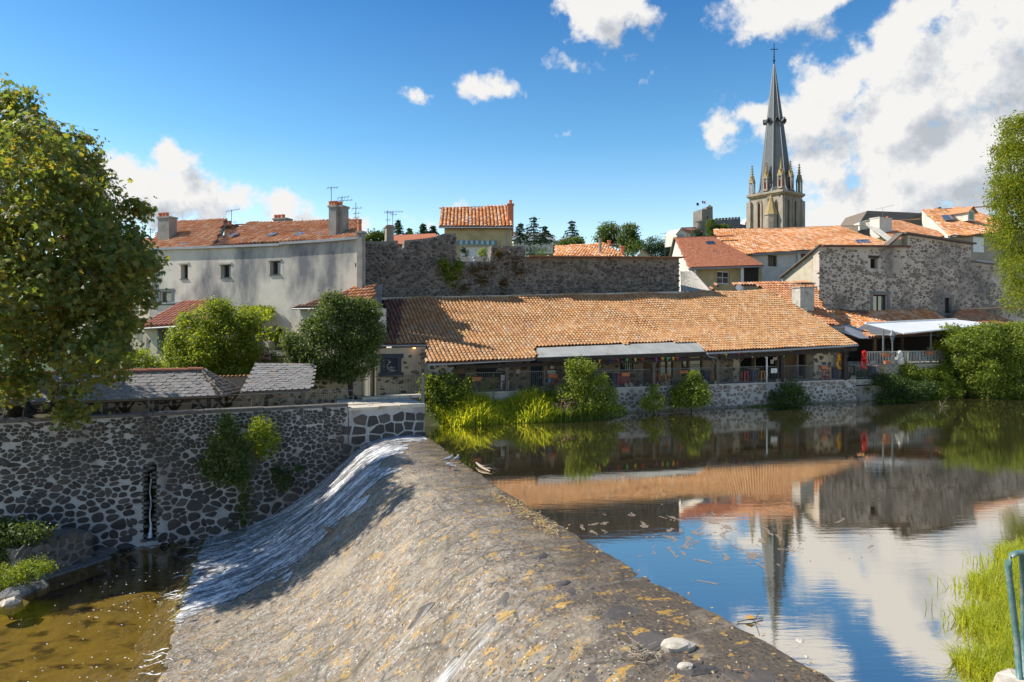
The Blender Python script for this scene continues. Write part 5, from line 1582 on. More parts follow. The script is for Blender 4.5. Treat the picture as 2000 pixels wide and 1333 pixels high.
def antenna(label, px, ytop, ybot, y, arms, group='roof aerials'):
    base, tip = P(px, ybot, y), P(px, ytop, y)
    t = thing('aerial', label, 'aerial', base, group)
    MB().tube([base, tip], .022, 5).build('mast', M['iron_grey'], t)
    for (dy, L, rx, els) in arms:
        c = P(px, ytop + dy, y); d = Vector((1, .25, 0)).normalized(); e = L / F * y
        bb = MB(); a0 = c - d * e * .4; a1 = c + d * e * .6 + Vector((0, 0, rx / F * y)); bb.tube([a0, a1], .016, 4)
        for k in range(els):
            q = a0.lerp(a1, (k + .5) / els); hh = (4.5 - k * .25) / F * y; bb.tube([q - Vector((0, .2, hh)), q + Vector((0, .2, hh))], .01, 4)
        bb.build('crossbar', M['iron_grey'], t)
for a in (('thin aerial standing left of the leftmost chimney', 294, 446, 485, 50, ((3, 14, 0, 3), (8, 10, 0, 2))), ('slanting aerial on the ridge between the two red roofs', 452, 410, 438, 50, ((4, 26, 6, 5), (24, 18, 0, 2))), ('tallest aerial above the tall chimney cluster', 647, 366, 396, 44, ((2, 22, 2, 4),)),
          ('double aerial right of the chimney cluster', 668, 384, 410, 45, ((4, 24, 4, 4), (10, 34, 4, 5))), ('aerial with three crossbars by the thin flue', 695, 396, 470, 46, ((12, 20, 2, 3), (22, 14, 2, 2), (30, 12, 2, 2))),
          ('left one of two aerials over the dark wall chimney', 757, 412, 446, 56, ((3, 18, 0, 5), (18, 10, 0, 2))), ('right one of two aerials over the dark wall chimney', 767, 413, 446, 56, ((2, 34, 2, 6), (6, 14, 0, 3)))):
    antenna(*a)

# low wing set back at the left
wing = thing('cream_wing', 'cream house wing behind the chestnut tree with a small railed balcony', 'house', P(262, 660, 51))
WG = Plane.through(120, 53, 296, 50)
wall_face(WG, 0, [WG.sz(120, 480), WG.sz(300, 497)], 1.3, [], .4, 'wall', M['render_cream'], wing)
b = MB(); b.slab([WG.hit(110, 482, -.3), WG.hit(303, 500, -.3), WG.hit(300, 470, 3), WG.hit(120, 452, 3)], (0, 0, .15)); b.build('roof', M['tile_red'], wing)
b = MB(); s_a, z_a = WG.sz(240, 626); s_b = WG.sz(296, 626)[0]; b.slab([WG.at(s_a, -1.2, z_a), WG.at(s_b, -1.2, z_a), WG.at(s_b, 0, z_a), WG.at(s_a, 0, z_a)], (0, 0, .14)); b.build('balcony_floor', M['concrete_pale'], wing)
b = MB(); b.bar(WG.at(s_a, -1.15, z_a + 1.0), WG.at(s_b, -1.15, z_a + 1.0), .05)
for k in range(18): x = s_a + (s_b - s_a) * k / 17; b.bar(WG.at(x, -1.15, z_a + .14), WG.at(x, -1.15, z_a + 1), .015)
b.build('balcony_railing', M['iron_grey'], wing)

# annex with the red brown roof
annex = thing('tiled_annex', 'small cream annex with a red brown tile lean-to roof and grey framed window', 'annex', LH.hit(320, 690, -3.4))
AT = -3.3
a, c, zf = lean_roof(None, LH, AT - .35, -.02, ((271, 640), (404, 632)), ((297, 594), (409, 588)), .4, .36, M['tile_brown'], M['tile_brown'], None, 53) if False else (LH.sz(271, 640, AT - .35), LH.sz(404, 632, AT - .35), None)
rp = MB(); rp.bar(LH.hit(296, 594, -.06), LH.hit(408, 588, -.06), .12, .1); rp = rp.build('roof', M['zinc'], annex)
lean_roof(rp, LH, AT - .35, -.03, ((268, 641), (400, 633)), ((297, 594), (409, 589)), .36, .38, M['tile_brown'], M['tile_brown'], [(266, 643), (295, 591), (411, 586), (404, 640)], 53, big=260)
so, zo = LH.sz(275, 640, AT); s2 = LH.sz(420, 634, AT)[0]
wo = px_rect(LH, 312, 645, 337, 687, AT)
wall_face(LH, AT, [(so, zo - .1), (s2, zo - .1)], 1.2, [wo], 3.2, 'wall', M['render_cream'], annex)
window(annex, LH, AT, wo, M['grey_paint'], M['glass_sky'], bars=(1, 0), fw=.1, depth=.25, surround=(.17, M['grey_paint']))
b = MB(); b.tube([LH.hit(271, 643, AT - .42), LH.hit(400, 635, AT - .42)], .06, 6); b.tube([LH.hit(274, 644, AT - .42), LH.hit(277, 650, AT - .1), LH.hit(277, 700, AT - .1)], .04, 6); b.build('gutter', M['zinc'], annex)

# right annex under the dark bush
ran = thing('hipped_annex', 'pale annex with a low weathered tile roof between the plaster house and the hall', 'annex', LH.hit(650, 700, -3.5))
BT = -2.0
rp = MB(); rp.bar(LH.hit(697, 561, -.05), LH.hit(728, 557, -.05), .12, .08); rp = rp.build('roof', M['concrete_pale'], ran)
lean_roof(rp, LH, BT - .3, -.03, ((562, 603), (728, 600)), ((697, 561), (728, 557)), .25, .33, M['tile_orange'], M['tile_dark'], [(570, 604), (600, 594), (648, 581), (675, 571), (697, 559), (732, 555), (728, 606)], 54, big=200, dark=M['tile_dark'], dark_mask=[(565, 606), (570, 600), (640, 580), (668, 572), (672, 582), (630, 606)])
b = MB(); pp_ = [LH.hit(571, 601, BT - .3), LH.hit(610, 592, BT + .8), LH.hit(650, 581, BT + 2.0), LH.hit(697, 561, -.1)]
for a_, c_ in zip(pp_, pp_[1:]): b.bar(a_ - Vector((0, 0, .05)), c_ - Vector((0, 0, .05)), .2, .1)
b.build('verge', M['tile_dark'], ran)
so = LH.sz(586, 604, BT)[0]; s2, zo = LH.sz(722, 600, BT)
wall_face(LH, BT, [(so, zo - .05), (s2, zo - .05)], 1.2, [], 1.9, 'wall', M['render_pale'], ran)
b = MB(); b.tube([LH.hit(571, 604, BT - .36), LH.hit(722, 602, BT - .36)], .05, 6); b.build('gutter', M['zinc'], ran)
fp = thing('fire_wall', 'sloping concrete capped party wall between the tiled annex and the hall roof', 'wall', P(738, 640, 40))
FWp = [(P(729, 559, 43.4), P(747, 555, 43.4)), (P(722, 604, 41.4), P(744, 612, 41.4)), (P(720, 660, 40.6), P(741, 668, 40.6))]
b = MB()
for (a0, b0), (a1, b1) in zip(FWp, FWp[1:]):
    b.slab([a0, b0, b1, a1], (0, 0, -.15))
b.build('capping', M['concrete'], fp)
b = MB(); b.slab([FWp[0][1] - Vector((.15, 0, .16)), FWp[1][1] - Vector((.15, 0, .16)), FWp[2][1] - Vector((.15, 0, .16)), Vector((FWp[2][1].x - .15, FWp[2][1].y, 1.4)), Vector((FWp[0][1].x - .15, FWp[0][1].y, 1.4))], (-.35, 0, 0)); b.build('wall', M['mortar_dark'], fp)

# balcony with railing and the pergola roof
bal = thing('balcony', 'grey balcony with thin iron railing in front of the arched door', 'balcony', LH.hit(525, 690, -2))
b = MB(); s_a, z_a = LH.sz(455, 687, -2.6); s_b = LH.sz(566, 687, -2.6)[0]
b.slab([LH.at(s_a, -2.6, z_a - .2), LH.at(s_b, -2.6, z_a - .2), LH.at(s_b, -.01, z_a - .2), LH.at(s_a, -.01, z_a - .2)], (0, 0, .2)); b.build('floor', M['concrete'], bal)
b = MB(); b.bar(LH.at(s_a, -2.5, z_a + 1.1), LH.at(s_b, -2.5, z_a + 1.1), .05)
b.build('top_rail', M['iron_grey'], bal)
b = MB()
for k in range(30): x = s_a + (s_b - s_a) * k / 29; b.bar(LH.at(x, -2.5, z_a), LH.at(x, -2.5, z_a + 1.1), .018)
b.build('balusters', M['iron_grey'], bal, kind='stuff')
for s_, z_ in ((s_a + .3, z_a), (s_b - .3, z_a)): MB().bar(LH.at(s_, -2.3, 1.3), LH.at(s_, -2.3, z_a - .2), .2).build('support', M['concrete'], bal)
per = thing('pergola', 'sloping reed mat canopy overgrown with yellow green vine beside the arched door', 'pergola', LH.hit(480, 690, -1.5))
b = MB(); b.slab([LH.hit(470, 636, -2.3), LH.hit(509, 637, -2.3), LH.hit(527, 604, -.02), LH.hit(482, 603, -.02)], (0, 0, .06)); b.build('mat', M['wood_grey'], per)
for px in (472, 508):
    p = LH.hit(px, 637, -2.25); MB().bar(Vector((p.x, p.y, z_a)), p, .07).build('post', M['iron_grey'], per)
rng = np.random.default_rng(5); vp = []
for k in range(900):
    u = rng.random() ** .8; v = rng.random()
    p = LH.hit(430 + 100 * u + rng.normal() * 3, 602 + v * 40 * (1 - .5 * u) + rng.normal() * 2.5, -2.2 * v - .2); vp.append(p)
for k in range(260):
    u = rng.random(); p = LH.hit(470 + 66 * u, 601 + rng.normal() * 2.5 + 6 * u * u, -.2); vp.append(p)
for k in range(400):
    u = rng.random(); p = LH.hit(500 + 60 * u + rng.normal() * 4, 655 + rng.normal() * 7, -2.6); vp.append(p)
vp = np.array(vp) + rng.normal(size=(len(vp), 3)) * .06
v_, f_ = leaf_arrays(vp, .2 * rng.uniform(.6, 1.2, len(vp)), .5, rng=rng, aspect=.8)
np_mesh('vine', v_, f_, M['vine_leaf'], per, None, np.repeat(rng.random(len(vp)), 2))

# ------------------------------------------------------------------ dark ruined wall behind the hall
ruin = thing('ruined_wall', 'high dark rubble wall rising behind the tiled hall, with a gap for planters', 'wall', BK.at(5, 8, 7.5))
prof = [(706, 471), (740, 472), (777, 470), (778, 487), (789, 487), (790, 470), (830, 466), (853, 462), (865, 457), (890, 456), (892, 511), (959, 511), (960, 481), (1025, 480), (1026, 503), (1326, 505)]
BT_ = 9.0
pts = [BK.sz(x, y, BT_) for x, y in prof]
pts = [(s_ + i * 1e-4, z_) for i, (s_, z_) in enumerate(pts)]
wall_face(BK, BT_, pts, 5.0, [], .7, 'mortar_face', M['mortar_dark'], ruin)
rs0, rs1 = pts[0][0], pts[-1][0]
def rtop(s):
    for (a, za), (c, zc) in zip(pts, pts[1:]):
        if a <= s <= c: return za + (zc - za) * (s - a) / max(1e-6, c - a)
    return 0
lay_stones(lambda u, v, d: BK.at(rs0 + u, BT_ - d, 7.2 + v), rs1 - rs0, 4.6, .31, ruin, M['basalt_grey'], gap=.12, proud=.06, flat_=1.6, seed=24, drop=.05, gapvar=1.2, jit=.5, big=300,
           keep=lambda u, v: 7.2 + v < rtop(rs0 + u) - .12 and not (rs0 + u > pts[-2][0] and 7.2 + v > pts[-1][1] - .7 and R.random() < .6))
b = MB(); b.bar(BK.at(pts[-2][0], 8.7, pts[-2][1] + .03), BK.at(rs1 + .1, 8.7, pts[-1][1] + .03), .9, .08); b.build('coping', M['tile_dark'], ruin)
b = MB()
for x0, y0, x1, y1 in ((749, 583, 900, 582), (900, 582, 1100, 580), (1100, 580, 1332, 570)): b.slab([BK.hit(x0, y0, 7.9), BK.hit(x1, y1, 7.9), BK.hit(x1, y1, 7.9) + BK.n * 1.15 + Vector((0, 0, .12)), BK.hit(x0, y0, 7.9) + BK.n * 1.15 + Vector((0, 0, .12))], (0, 0, -.12))
b.build('mortar_fillet', M['concrete_pale'], ruin)
for lab, cl, mm, cat, nn in (('green creeper patch on the dark rubble wall left of the planters', [(874, 528, 12), (884, 542, 14), (866, 515, 8), (896, 520, 8)], 'bush_leaf', 'creeper', 900), ('rust brown withered creeper on the dark wall right of the planters', [(975, 495, 10), (1003, 510, 16), (1012, 530, 12), (955, 520, 14), (930, 528, 10), (985, 552, 8), (905, 563, 10), (982, 578, 6), (945, 548, 10)], 'rust_leaf', 'creeper', 750)):
    P_ = []
    for k in range(nn):
        x, y, r_ = cl[k % len(cl)]; P_.append(BK.hit(x + rng.normal() * r_ * .6, y + rng.normal() * r_ * .6, BT_ - .12 - abs(rng.normal()) * .1))
    P_ = np.array(P_); v_, f_ = leaf_arrays(P_, .2 * rng.uniform(.5, 1.2, len(P_)), .2, rng=rng, aspect=.7)
    tag(np_mesh('creeper', v_, f_, M[mm], None, None, np.repeat(rng.random(len(P_)), 2)), lab, cat)
# low roof and chimney behind the ruined wall
lr = thing('low_roof_house', 'low red roofed house just showing over the dark wall, with a brown chimney', 'house', BK.hit(800, 480, 14))
b = MB(); b.slab([BK.hit(765, 480, 12), BK.hit(870, 480, 12), BK.hit(850, 459, 16), BK.hit(765, 463, 16)], (0, 0, .12)); b.build('roof', M['tile_red'], lr)
b = MB(); b.slab([BK.hit(765, 480, 12.2), BK.hit(868, 480, 12.2), BK.at(BK.sz(868, 480, 12.2)[0], 12.2, 1.3), BK.at(BK.sz(765, 480, 12.2)[0], 12.2, 1.3)], BK.n * 3); b.build('wall', M['render_cream'], lr)
chimney(lr, BK, 11.5, 755, 769, 441, 474, M['stone_tan'], (759, 765), pot_h=3, depth=.8)

# ------------------------------------------------------------------ yellow house above the wall
YH = Plane.through(858, 58, 1001, 58.4)
yh = thing('yellow_house', 'yellow rendered house with bright tile roof, green striped awning and white shutter', 'house', YH.hit(930, 600, 0))
so, zo = YH.sz(868, 443); s2, z2 = YH.sz(1000, 444)
wo = px_rect(YH, 899, 482, 957, 514)
wall_face(YH, 0, [(so, zo), (s2, z2)], 1.3, [wo], .4, 'wall', M['render_yellow'], yh)
n_ = 8
for q in range(n_):
    h_ = (wo[3] - wo[2]) / n_; bb = MB(); bb.slab([YH.at(wo[0], .08, wo[2] + q * h_ + .004), YH.at(wo[1], .08, wo[2] + q * h_ + .004), YH.at(wo[1], .08, wo[2] + (q + 1) * h_ - .004), YH.at(wo[0], .08, wo[2] + (q + 1) * h_ - .004)], YH.n * .04); bb.build('shutter_slat', M['white_paint'], yh)
b = MB(); b.slab([YH.at(wo[0] - .1, -.12, wo[3]), YH.at(wo[1] + .25, -.12, wo[3]), YH.at(wo[1] + .25, -.12, wo[3] + .16), YH.at(wo[0] - .1, -.12, wo[3] + .16)], YH.n * .11); b.build('shutter_box', M['white_paint'], yh)
aw = MB(); sa_, za_ = YH.sz(893, 472); sb_, _ = YH.sz(970, 470)
nst = 15
aw = MB(); aw2 = MB()
for k in range(nst):
    x0 = sa_ + (sb_ - sa_) * k / nst; x1 = sa_ + (sb_ - sa_) * (k + 1) / nst
    (aw if k % 2 else aw2).slab([YH.at(x0, -.6, za_ - .32), YH.at(x1, -.6, za_ - .32), YH.at(x1, -.02, za_ + .06), YH.at(x0, -.02, za_ + .06)], (0, 0, .03))
awn = aw2.build('awning', M['canvas_green'], yh); aw.build('stripe', M['canvas'], awn)
rp = MB(); rp.bar(YH.hit(858, 407, 4.5), YH.hit(990, 403, 4.5), .14, .08); rp = rp.build('roof', M['tile_orange'], yh)
lean_roof(rp, YH, -.5, 4.5, ((857, 443), (1003, 443)), ((856, 407), (997, 402)), .31, .37, M['tile_bright'], M['tile_dark'], [(855, 446), (853, 404), (930, 407), (1001, 399), (1004, 446)], 55, wave=.12, jitter=.025, big=200)
b = MB(); b.tube([YH.hit(857, 445, -.6), YH.hit(1003, 445, -.6)], .06, 6); b.tube([YH.hit(1000, 446, -.4), YH.hit(991, 455, -.1), YH.hit(991, 480, -.1)], .05, 6); b.build('gutter', M['zinc'], yh)
for x0, x1 in ((912, 932), (934, 955)):
    bb = MB(); q = [YH.hit(x0, 434, .65), YH.hit(x1, 434, .65), YH.hit(x1, 425, 1.8), YH.hit(x0, 425, 1.8)]; bb.slab(q, (0, 0, .1)); sk = bb.build('skylight', M['zinc'], yh)
    bb = MB(); u_ = YH.u * .12; bb.slab([q[0] + u_ + Vector((0, 0, .1)), q[1] - u_ + Vector((0, 0, .1)), q[2] - u_ + Vector((0, 0, .1)), q[3] + u_ + Vector((0, 0, .1))], (0, 0, .015)); bb.build('pane', M['glass_sky'], sk)
chimney(yh, YH, .5, 992, 1003, 398, 446, M['terracotta_pot'], (997,), pot_h=8, depth=.7)
for k, (x0, x1, y0, y1, lab, lab2) in enumerate(((897, 920, 502, 511, 'left concrete planter box on the gap of the dark wall', 'small dark conifer in the left planter box'), (926, 953, 500, 511, 'right concrete planter box on the gap of the dark wall', 'small round golden conifer in the right planter box'))):
    o = px_rect(BK, x0, y0, x1, y1, 8.95); z_ = pts[10][1]
    t = thing('planter_box', lab, 'planter', BK.at(o[0], 9.1, z_), 'planters on the dark wall')
    b = MB(); h_ = o[3] - o[2]
    b.slab([BK.at(o[0] + .08, 9.0, z_), BK.at(o[1] - .08, 9.0, z_), BK.at(o[1] - .08, 9.4, z_), BK.at(o[0] + .08, 9.4, z_)], (0, 0, h_ - .1)); b.build('box', M['concrete_pale'], t)
    b = MB(); b.slab([BK.at(o[0], 8.95, z_ + h_ - .1), BK.at(o[1], 8.95, z_ + h_ - .1), BK.at(o[1], 9.45, z_ + h_ - .1), BK.at(o[0], 9.45, z_ + h_ - .1)], (0, 0, .1)); b.build('rim', M['concrete_pale'], t)
    c_ = (x0 + x1) / 2 + (1 if k else 0); Y_ = BK.hit(c_, 505, 9.2).y
    shrub('planter_shrub', lab2, 'shrub', [(c_, 496, 6, 8)] if k == 0 else [(c_, 494, 7.5, 8)], Y_, (c_, 503), .12, M['laurel_leaf'] if k == 0 else M['vine_leaf'], 14, 10, .1, 60 + k, r0=.03, group='shrubs in the wall planters')
# ------------------------------------------------------------------ roofs and houses right of the centre
def simple_house(name, label, cat, pl, wall_px, m, roof=None, openings=(), zb=1.3, thick=.4, t=0.0, ops_frame=None, wname='wall'):
    c = pl.hit(sum(p[0] for p in wall_px) / len(wall_px), 600, t)
    h = thing(name, label, cat, (c.x, c.y, zb))
    tp = [pl.sz(x, y, t) for x, y in wall_px]
    ops_ = [px_rect(pl, *o, t) for o in openings]
    wall_face(pl, t, tp, zb, ops_, thick, wname, m, h)
    return h, ops_
# small roof with pipes behind the wall
H1 = Plane.through(1085, 68, 1220, 72)
h, _ = simple_house('tiled_house', 'house showing only a bright canal tile roof with pipe chimneys above the dark wall', 'house', H1, [(1090, 501), (1222, 500)], M['render_pale'])
rp = MB(); rp.bar(H1.hit(1095, 481, 4), H1.hit(1205, 477, 4), .12, .08); rp = rp.build('roof', M['tile_bright'], h)
lean_roof(rp, H1, -.4, 4, ((1080, 504), (1228, 503)), ((1088, 481), (1214, 476)), .36, .42, M['tile_bright'], M['tile_dark'], [(1084, 508), (1088, 478), (1214, 473), (1224, 508)], 56, wave=.15, jitter=.03, big=90)
for px, y0, y1, m_, r_ in ((1172, 466, 500, 'concrete', .15), (1190, 470, 480, 'terracotta_pot', .17), (1215, 481, 500, 'terracotta_pot', .22)):
    p0, p1 = H1.hit(px, y1, .9), H1.hit(px, y0, .9); MB().lathe(p0, [(r_ * 1.2, 0), (r_, .2), (r_, p1.z - p0.z - .15), (r_ * 1.3, p1.z - p0.z - .12), (r_ * 1.3, p1.z - p0.z)], 8).build('chimney_pipe', M[m_], h)
antenna('long aerial over the small bright roof, before the two round trees', 1206, 444, 480, 70, ((20, 34, 6, 5), (2, 20, 2, 4)))
antenna('far thin aerial with a slanting bar, left of the white gable house', 1299, 454, 500, 90, ((4, 30, 4, 5),))
# gable house with the red plain tile roof
H2 = Plane.through(1345, 64, 1490, 69)
h, ops_ = simple_house('gable_house', 'cream gable house with a red plain tile roof, white framed window and dark door', 'house', H2, [(1346, 524), (1488, 519)], M['render_yellow'], openings=[(1401, 530, 1425, 555), (1453, 522, 1482, 556)])
window(h, H2, 0, ops_[0], M['white_paint'], bars=(1, 1), fw=.1, depth=.15)
o = ops_[1]
for q in range(6):
    dw = (o[1] - o[0]) / 6; bb = MB(); bb.slab([H2.at(o[0] + q * dw + .006, .1, o[2]), H2.at(o[0] + (q + 1) * dw - .006, .1, o[2]), H2.at(o[0] + (q + 1) * dw - .006, .1, o[3]), H2.at(o[0] + q * dw + .006, .1, o[3])], H2.n * .05); bb.build('plank', M['wood_dark'], h)
b = MB()
for px in (1356, 1449):
    s_, z_ = H2.sz(px, 522, -.6); b.bar(H2.at(s_, -.6, 1.5), H2.at(s_, -.6, z_), .26)
b.build('porch_post', M['white_paint'], h)
rp = MB(); rp.bar(H2.hit(1320, 465, 6), H2.hit(1432, 461, 6), .2, .14); rp = rp.build('roof', M['tile_red'], h)
lean_roof(rp, H2, -.9, 6, ((1342, 523), (1492, 518)), ((1320, 465), (1432, 461)), .2, .26, M['tile_red'], M['tile_red'], [(1347, 526), (1318, 463), (1434, 458), (1495, 521)], 57, kind='flat', big=300, min_px=4)
b = MB(); b.tube([H2.hit(1344, 526, -.95), H2.hit(1492, 521, -.95)], .07, 6); b.build('gutter', M['zinc'], h)
gA, gB, gC = H2.hit(1346, 525, -.85), H2.hit(1320, 466, 5.9), H2.hit(1300, 500, 12.5)
b = MB(); b.slab([gA, Vector((gA.x, gA.y, 1.3)), Vector((gC.x, gC.y, 1.3)), Vector((gC.x, gC.y, gA.z)), gB], H2.u * .3); b.build('gable', M['render_pale'], h)
b = MB(); b.bar(gB + Vector((0, 0, .05)), Vector((gC.x, gC.y, gA.z)), .5, .14); b.build('verge', M['wood_grey'], h)
for x0, x1, y0, y1, tt in ((1381, 1397, 474, 479, 4.6), (1394, 1407, 490, 494, 2.9)):
    bb = MB(); q = [H2.hit(x0, y1, tt - .6), H2.hit(x1, y1, tt - .6), H2.hit(x1 - 3, y0, tt), H2.hit(x0 - 3, y0, tt)]; bb.slab(q, (0, 0, .14)); bb.build('skylight', M['glass'], h)
# corrugated lean-to
cs = thing('corrugated_lean_to', 'pale corrugated sheet lean-to between the dark wall and the gable house', 'shed', BK.hit(1350, 560, 9))
b = MB(); K = 18
q0, q1, q2, q3 = BK.hit(1330, 572, 8.0), BK.hit(1388, 571, 8.4), BK.hit(1352, 531, 13), BK.hit(1328, 531, 12.6)
for k in range(K):
    for hlf in (0, 1):
        a0 = (k + hlf * .5) / K; a1 = (k + hlf * .5 + .5) / K; zz = (0, .09) if hlf == 0 else (.09, 0)
        b.face([q0.lerp(q1, a0) + Vector((0, 0, zz[0])), q0.lerp(q1, a1) + Vector((0, 0, zz[1])), q3.lerp(q2, a1) + Vector((0, 0, zz[1])), q3.lerp(q2, a0) + Vector((0, 0, zz[0]))])
b.build('sheet', M['canvas'] if False else M['concrete_pale'], cs)
b = MB(); b.slab([q1 - Vector((0, 0, .1)), q2 - Vector((0, 0, .1)), Vector((q2.x, q2.y, 2)), Vector((q1.x, q1.y, 2))], (.2, 0, 0)); b.build('wall', M['render_pale'], cs)
# big bright roof house
H3 = Plane.through(1478, 72, 1740, 84)
h, ops_ = simple_house('long_roof_house', 'pale house under a long bright canal tile roof in front of the church tower', 'house', H3, [(1462, 496), (1640, 487), (1745, 480)], M['render_pale'], openings=[(1500, 499, 1518, 521), (1564, 496, 1582, 522), (1536, 543, 1560, 556)])
for o in ops_[:2]: window(h, H3, 0, o, M['wood_brown'], bars=(4, 0), fw=.12, depth=.2)
window(h, H3, 0, ops_[2], M['wood_brown'], bars=(0, 0), fw=.1, depth=.2)
rp = MB(); rp.bar(H3.hit(1395, 450, 7), H3.hit(1690, 441, 7), .2, .14); rp = rp.build('roof', M['tile_bright'], h)
lean_roof(rp, H3, -.5, 7, ((1405, 500), (1748, 481)), ((1395, 451), (1690, 442)), .37, .4, M['tile_bright'], M['tile_dark'], [(1392, 448), (1693, 438), (1750, 480), (1700, 486), (1470, 497), (1440, 500), (1408, 472)], 58, wave=.16, jitter=.03, big=300)
b = MB(); b.tube([H3.hit(1470, 498, -.6), H3.hit(1700, 485, -.6)], .07, 6); b.tube([H3.hit(1555, 494, -.5), H3.hit(1557, 504, -.1), H3.hit(1557, 552, -.1)], .06, 6); b.build('gutter', M['zinc'], h)
bb = MB(); q = [H3.hit(1676, 478, .5), H3.hit(1704, 477, .5), H3.hit(1697, 470, 1.5), H3.hit(1670, 471, 1.5)]; bb.slab(q, (0, 0, .16)); bb.build('skylight', M['glass_sky'], h)
b = MB(); b.slab([H3.hit(1748, 482, -.4), H3.hit(1691, 440, 7.2), H3.hit(1699, 437, 7.2), H3.hit(1757, 479, -.4)], (0, 0, .25)); b.build('verge', M['concrete_pale'], h)
# roof with white chimney
H4 = Plane.through(1740, 88, 1855, 94)
h, _ = simple_house('middle_roof_house', 'house with a red tile roof and a big white chimney right of the church', 'house', H4, [(1735, 470), (1858, 461)], M['render_pale'])
rp = MB(); rp.bar(H4.hit(1690, 435, 7), H4.hit(1797, 428, 7), .2, .14); rp = rp.build('roof', M['tile_orange'], h)
lean_roof(rp, H4, -.5, 7, ((1735, 472), (1860, 462)), ((1690, 436), (1797, 429)), .38, .42, M['tile_orange'], M['tile_dark'], [(1690, 434), (1798, 426), (1856, 460), (1852, 466), (1748, 480)], 59, wave=.12, jitter=.03, big=120)
chimney(h, H4, 2.5, 1718, 1742, 424, 456, M['render_pale'], (1733,), pot_h=5, depth=1.4)
antenna('long slanting aerial above the white chimney', 1724, 407, 424, 95, ((3, 44, 10, 8),))
# right top house with dormer and white shutters
H5 = Plane.through(1852, 92, 2010, 100)
h, ops_ = simple_house('dormer_house', 'stone house with bright tile roof, dormer and white shutters beside the birch', 'house', H5, [(1852, 463), (2010, 452)], M['stone_tan'], openings=[(1900, 464, 1921, 493)])
o = ops_[0]
for q in range(2):
    wd = (o[1] - o[0]) / 2; bb = MB(); bb.slab([H5.at(o[0] + q * wd + .01, -.06, o[2]), H5.at(o[0] + (q + 1) * wd - .01, -.06, o[2]), H5.at(o[0] + (q + 1) * wd - .01, -.06, o[3]), H5.at(o[0] + q * wd + .01, -.06, o[3])], H5.n * .08); bb.build('shutter', M['white_paint'], h)
rp = MB(); rp.bar(H5.hit(1803, 411, 8), H5.hit(1960, 402, 8), .2, .16); rp = rp.build('roof', M['tile_bright'], h)
lean_roof(rp, H5, -.7, 8, ((1852, 463), (2010, 452)), ((1803, 412), (1960, 403)), .4, .45, M['tile_bright'], M['tile_dark'], [(1802, 410), (1960, 400), (2010, 450), (1858, 465)], 60, wave=.2, jitter=.04, big=200)
b = MB(); gA, gB = H5.hit(1855, 461, -.6), H5.hit(1804, 412, 8); b.slab([gA, gB, Vector((gB.x, gB.y, 5)), Vector((gA.x, gA.y, 5))], -H5.u * .4); b.build('gable', M['render_pale'], h)
bb = MB(); q = [H5.hit(1844, 431, 3.6), H5.hit(1870, 429, 3.6), H5.hit(1858, 422, 5), H5.hit(1838, 423, 5)]; bb.slab(q, (0, 0, .18)); bb.build('skylight', M['glass_sky'], h)
dm = MB(); dc = H5.hit(1897, 432, 2.6); dm.slab([dc + H5.u * -.8, dc + H5.u * .8, dc + H5.u * .8 + Vector((0, 0, 1.3)), dc + Vector((0, 0, 1.9)), dc + H5.u * -.8 + Vector((0, 0, 1.3))], H5.n * 2.5); dmo = dm.build('dormer', M['render_pale'], h)
b = MB()
for sg in (-1, 1): b.slab([dc + H5.u * sg * 1.1 - H5.n * .3 + Vector((0, 0, 1.15)), dc - H5.n * .3 + Vector((0, 0, 2.0)), dc + H5.n * 2.6 + Vector((0, 0, 2.0)), dc + H5.n * 2.6 + H5.u * sg * 1.1 + Vector((0, 0, 1.15))], (0, 0, .1))
b.build('dormer_roof', M['tile_orange'], dmo)
b = MB(); b.slab([dc + H5.u * -.45 - H5.n * .02 + Vector((0, 0, .25)), dc + H5.u * .45 - H5.n * .02 + Vector((0, 0, .25)), dc + H5.u * .45 - H5.n * .02 + Vector((0, 0, 1.3)), dc + H5.u * -.45 - H5.n * .02 + Vector((0, 0, 1.3))], H5.n * -.04); b.build('dormer_window', M['canvas_green'], dmo)
# old stone building behind
ob = thing('old_stone_roof', 'old building with a mossy stone slab roof behind the red roofs', 'building', P(1740, 500, 125))
b = MB(); q = [P(1676, 440, 118), P(1694, 412, 122), P(1775, 415, 126), P(1800, 417, 126), P(1838, 404, 130), P(1842, 430, 130), P(1842, 470, 130), P(1676, 470, 118)]; b.slab(q, (0, 8, 0)); b.build('roof', M['slate_brown'], ob)
b = MB(); b.slab([P(1679, 435, 117.5), P(1700, 428, 117.5), P(1704, 445, 117.5), P(1679, 450, 117.5)], (0, 2, 0)); b.build('gable', M['render_pale'], ob)

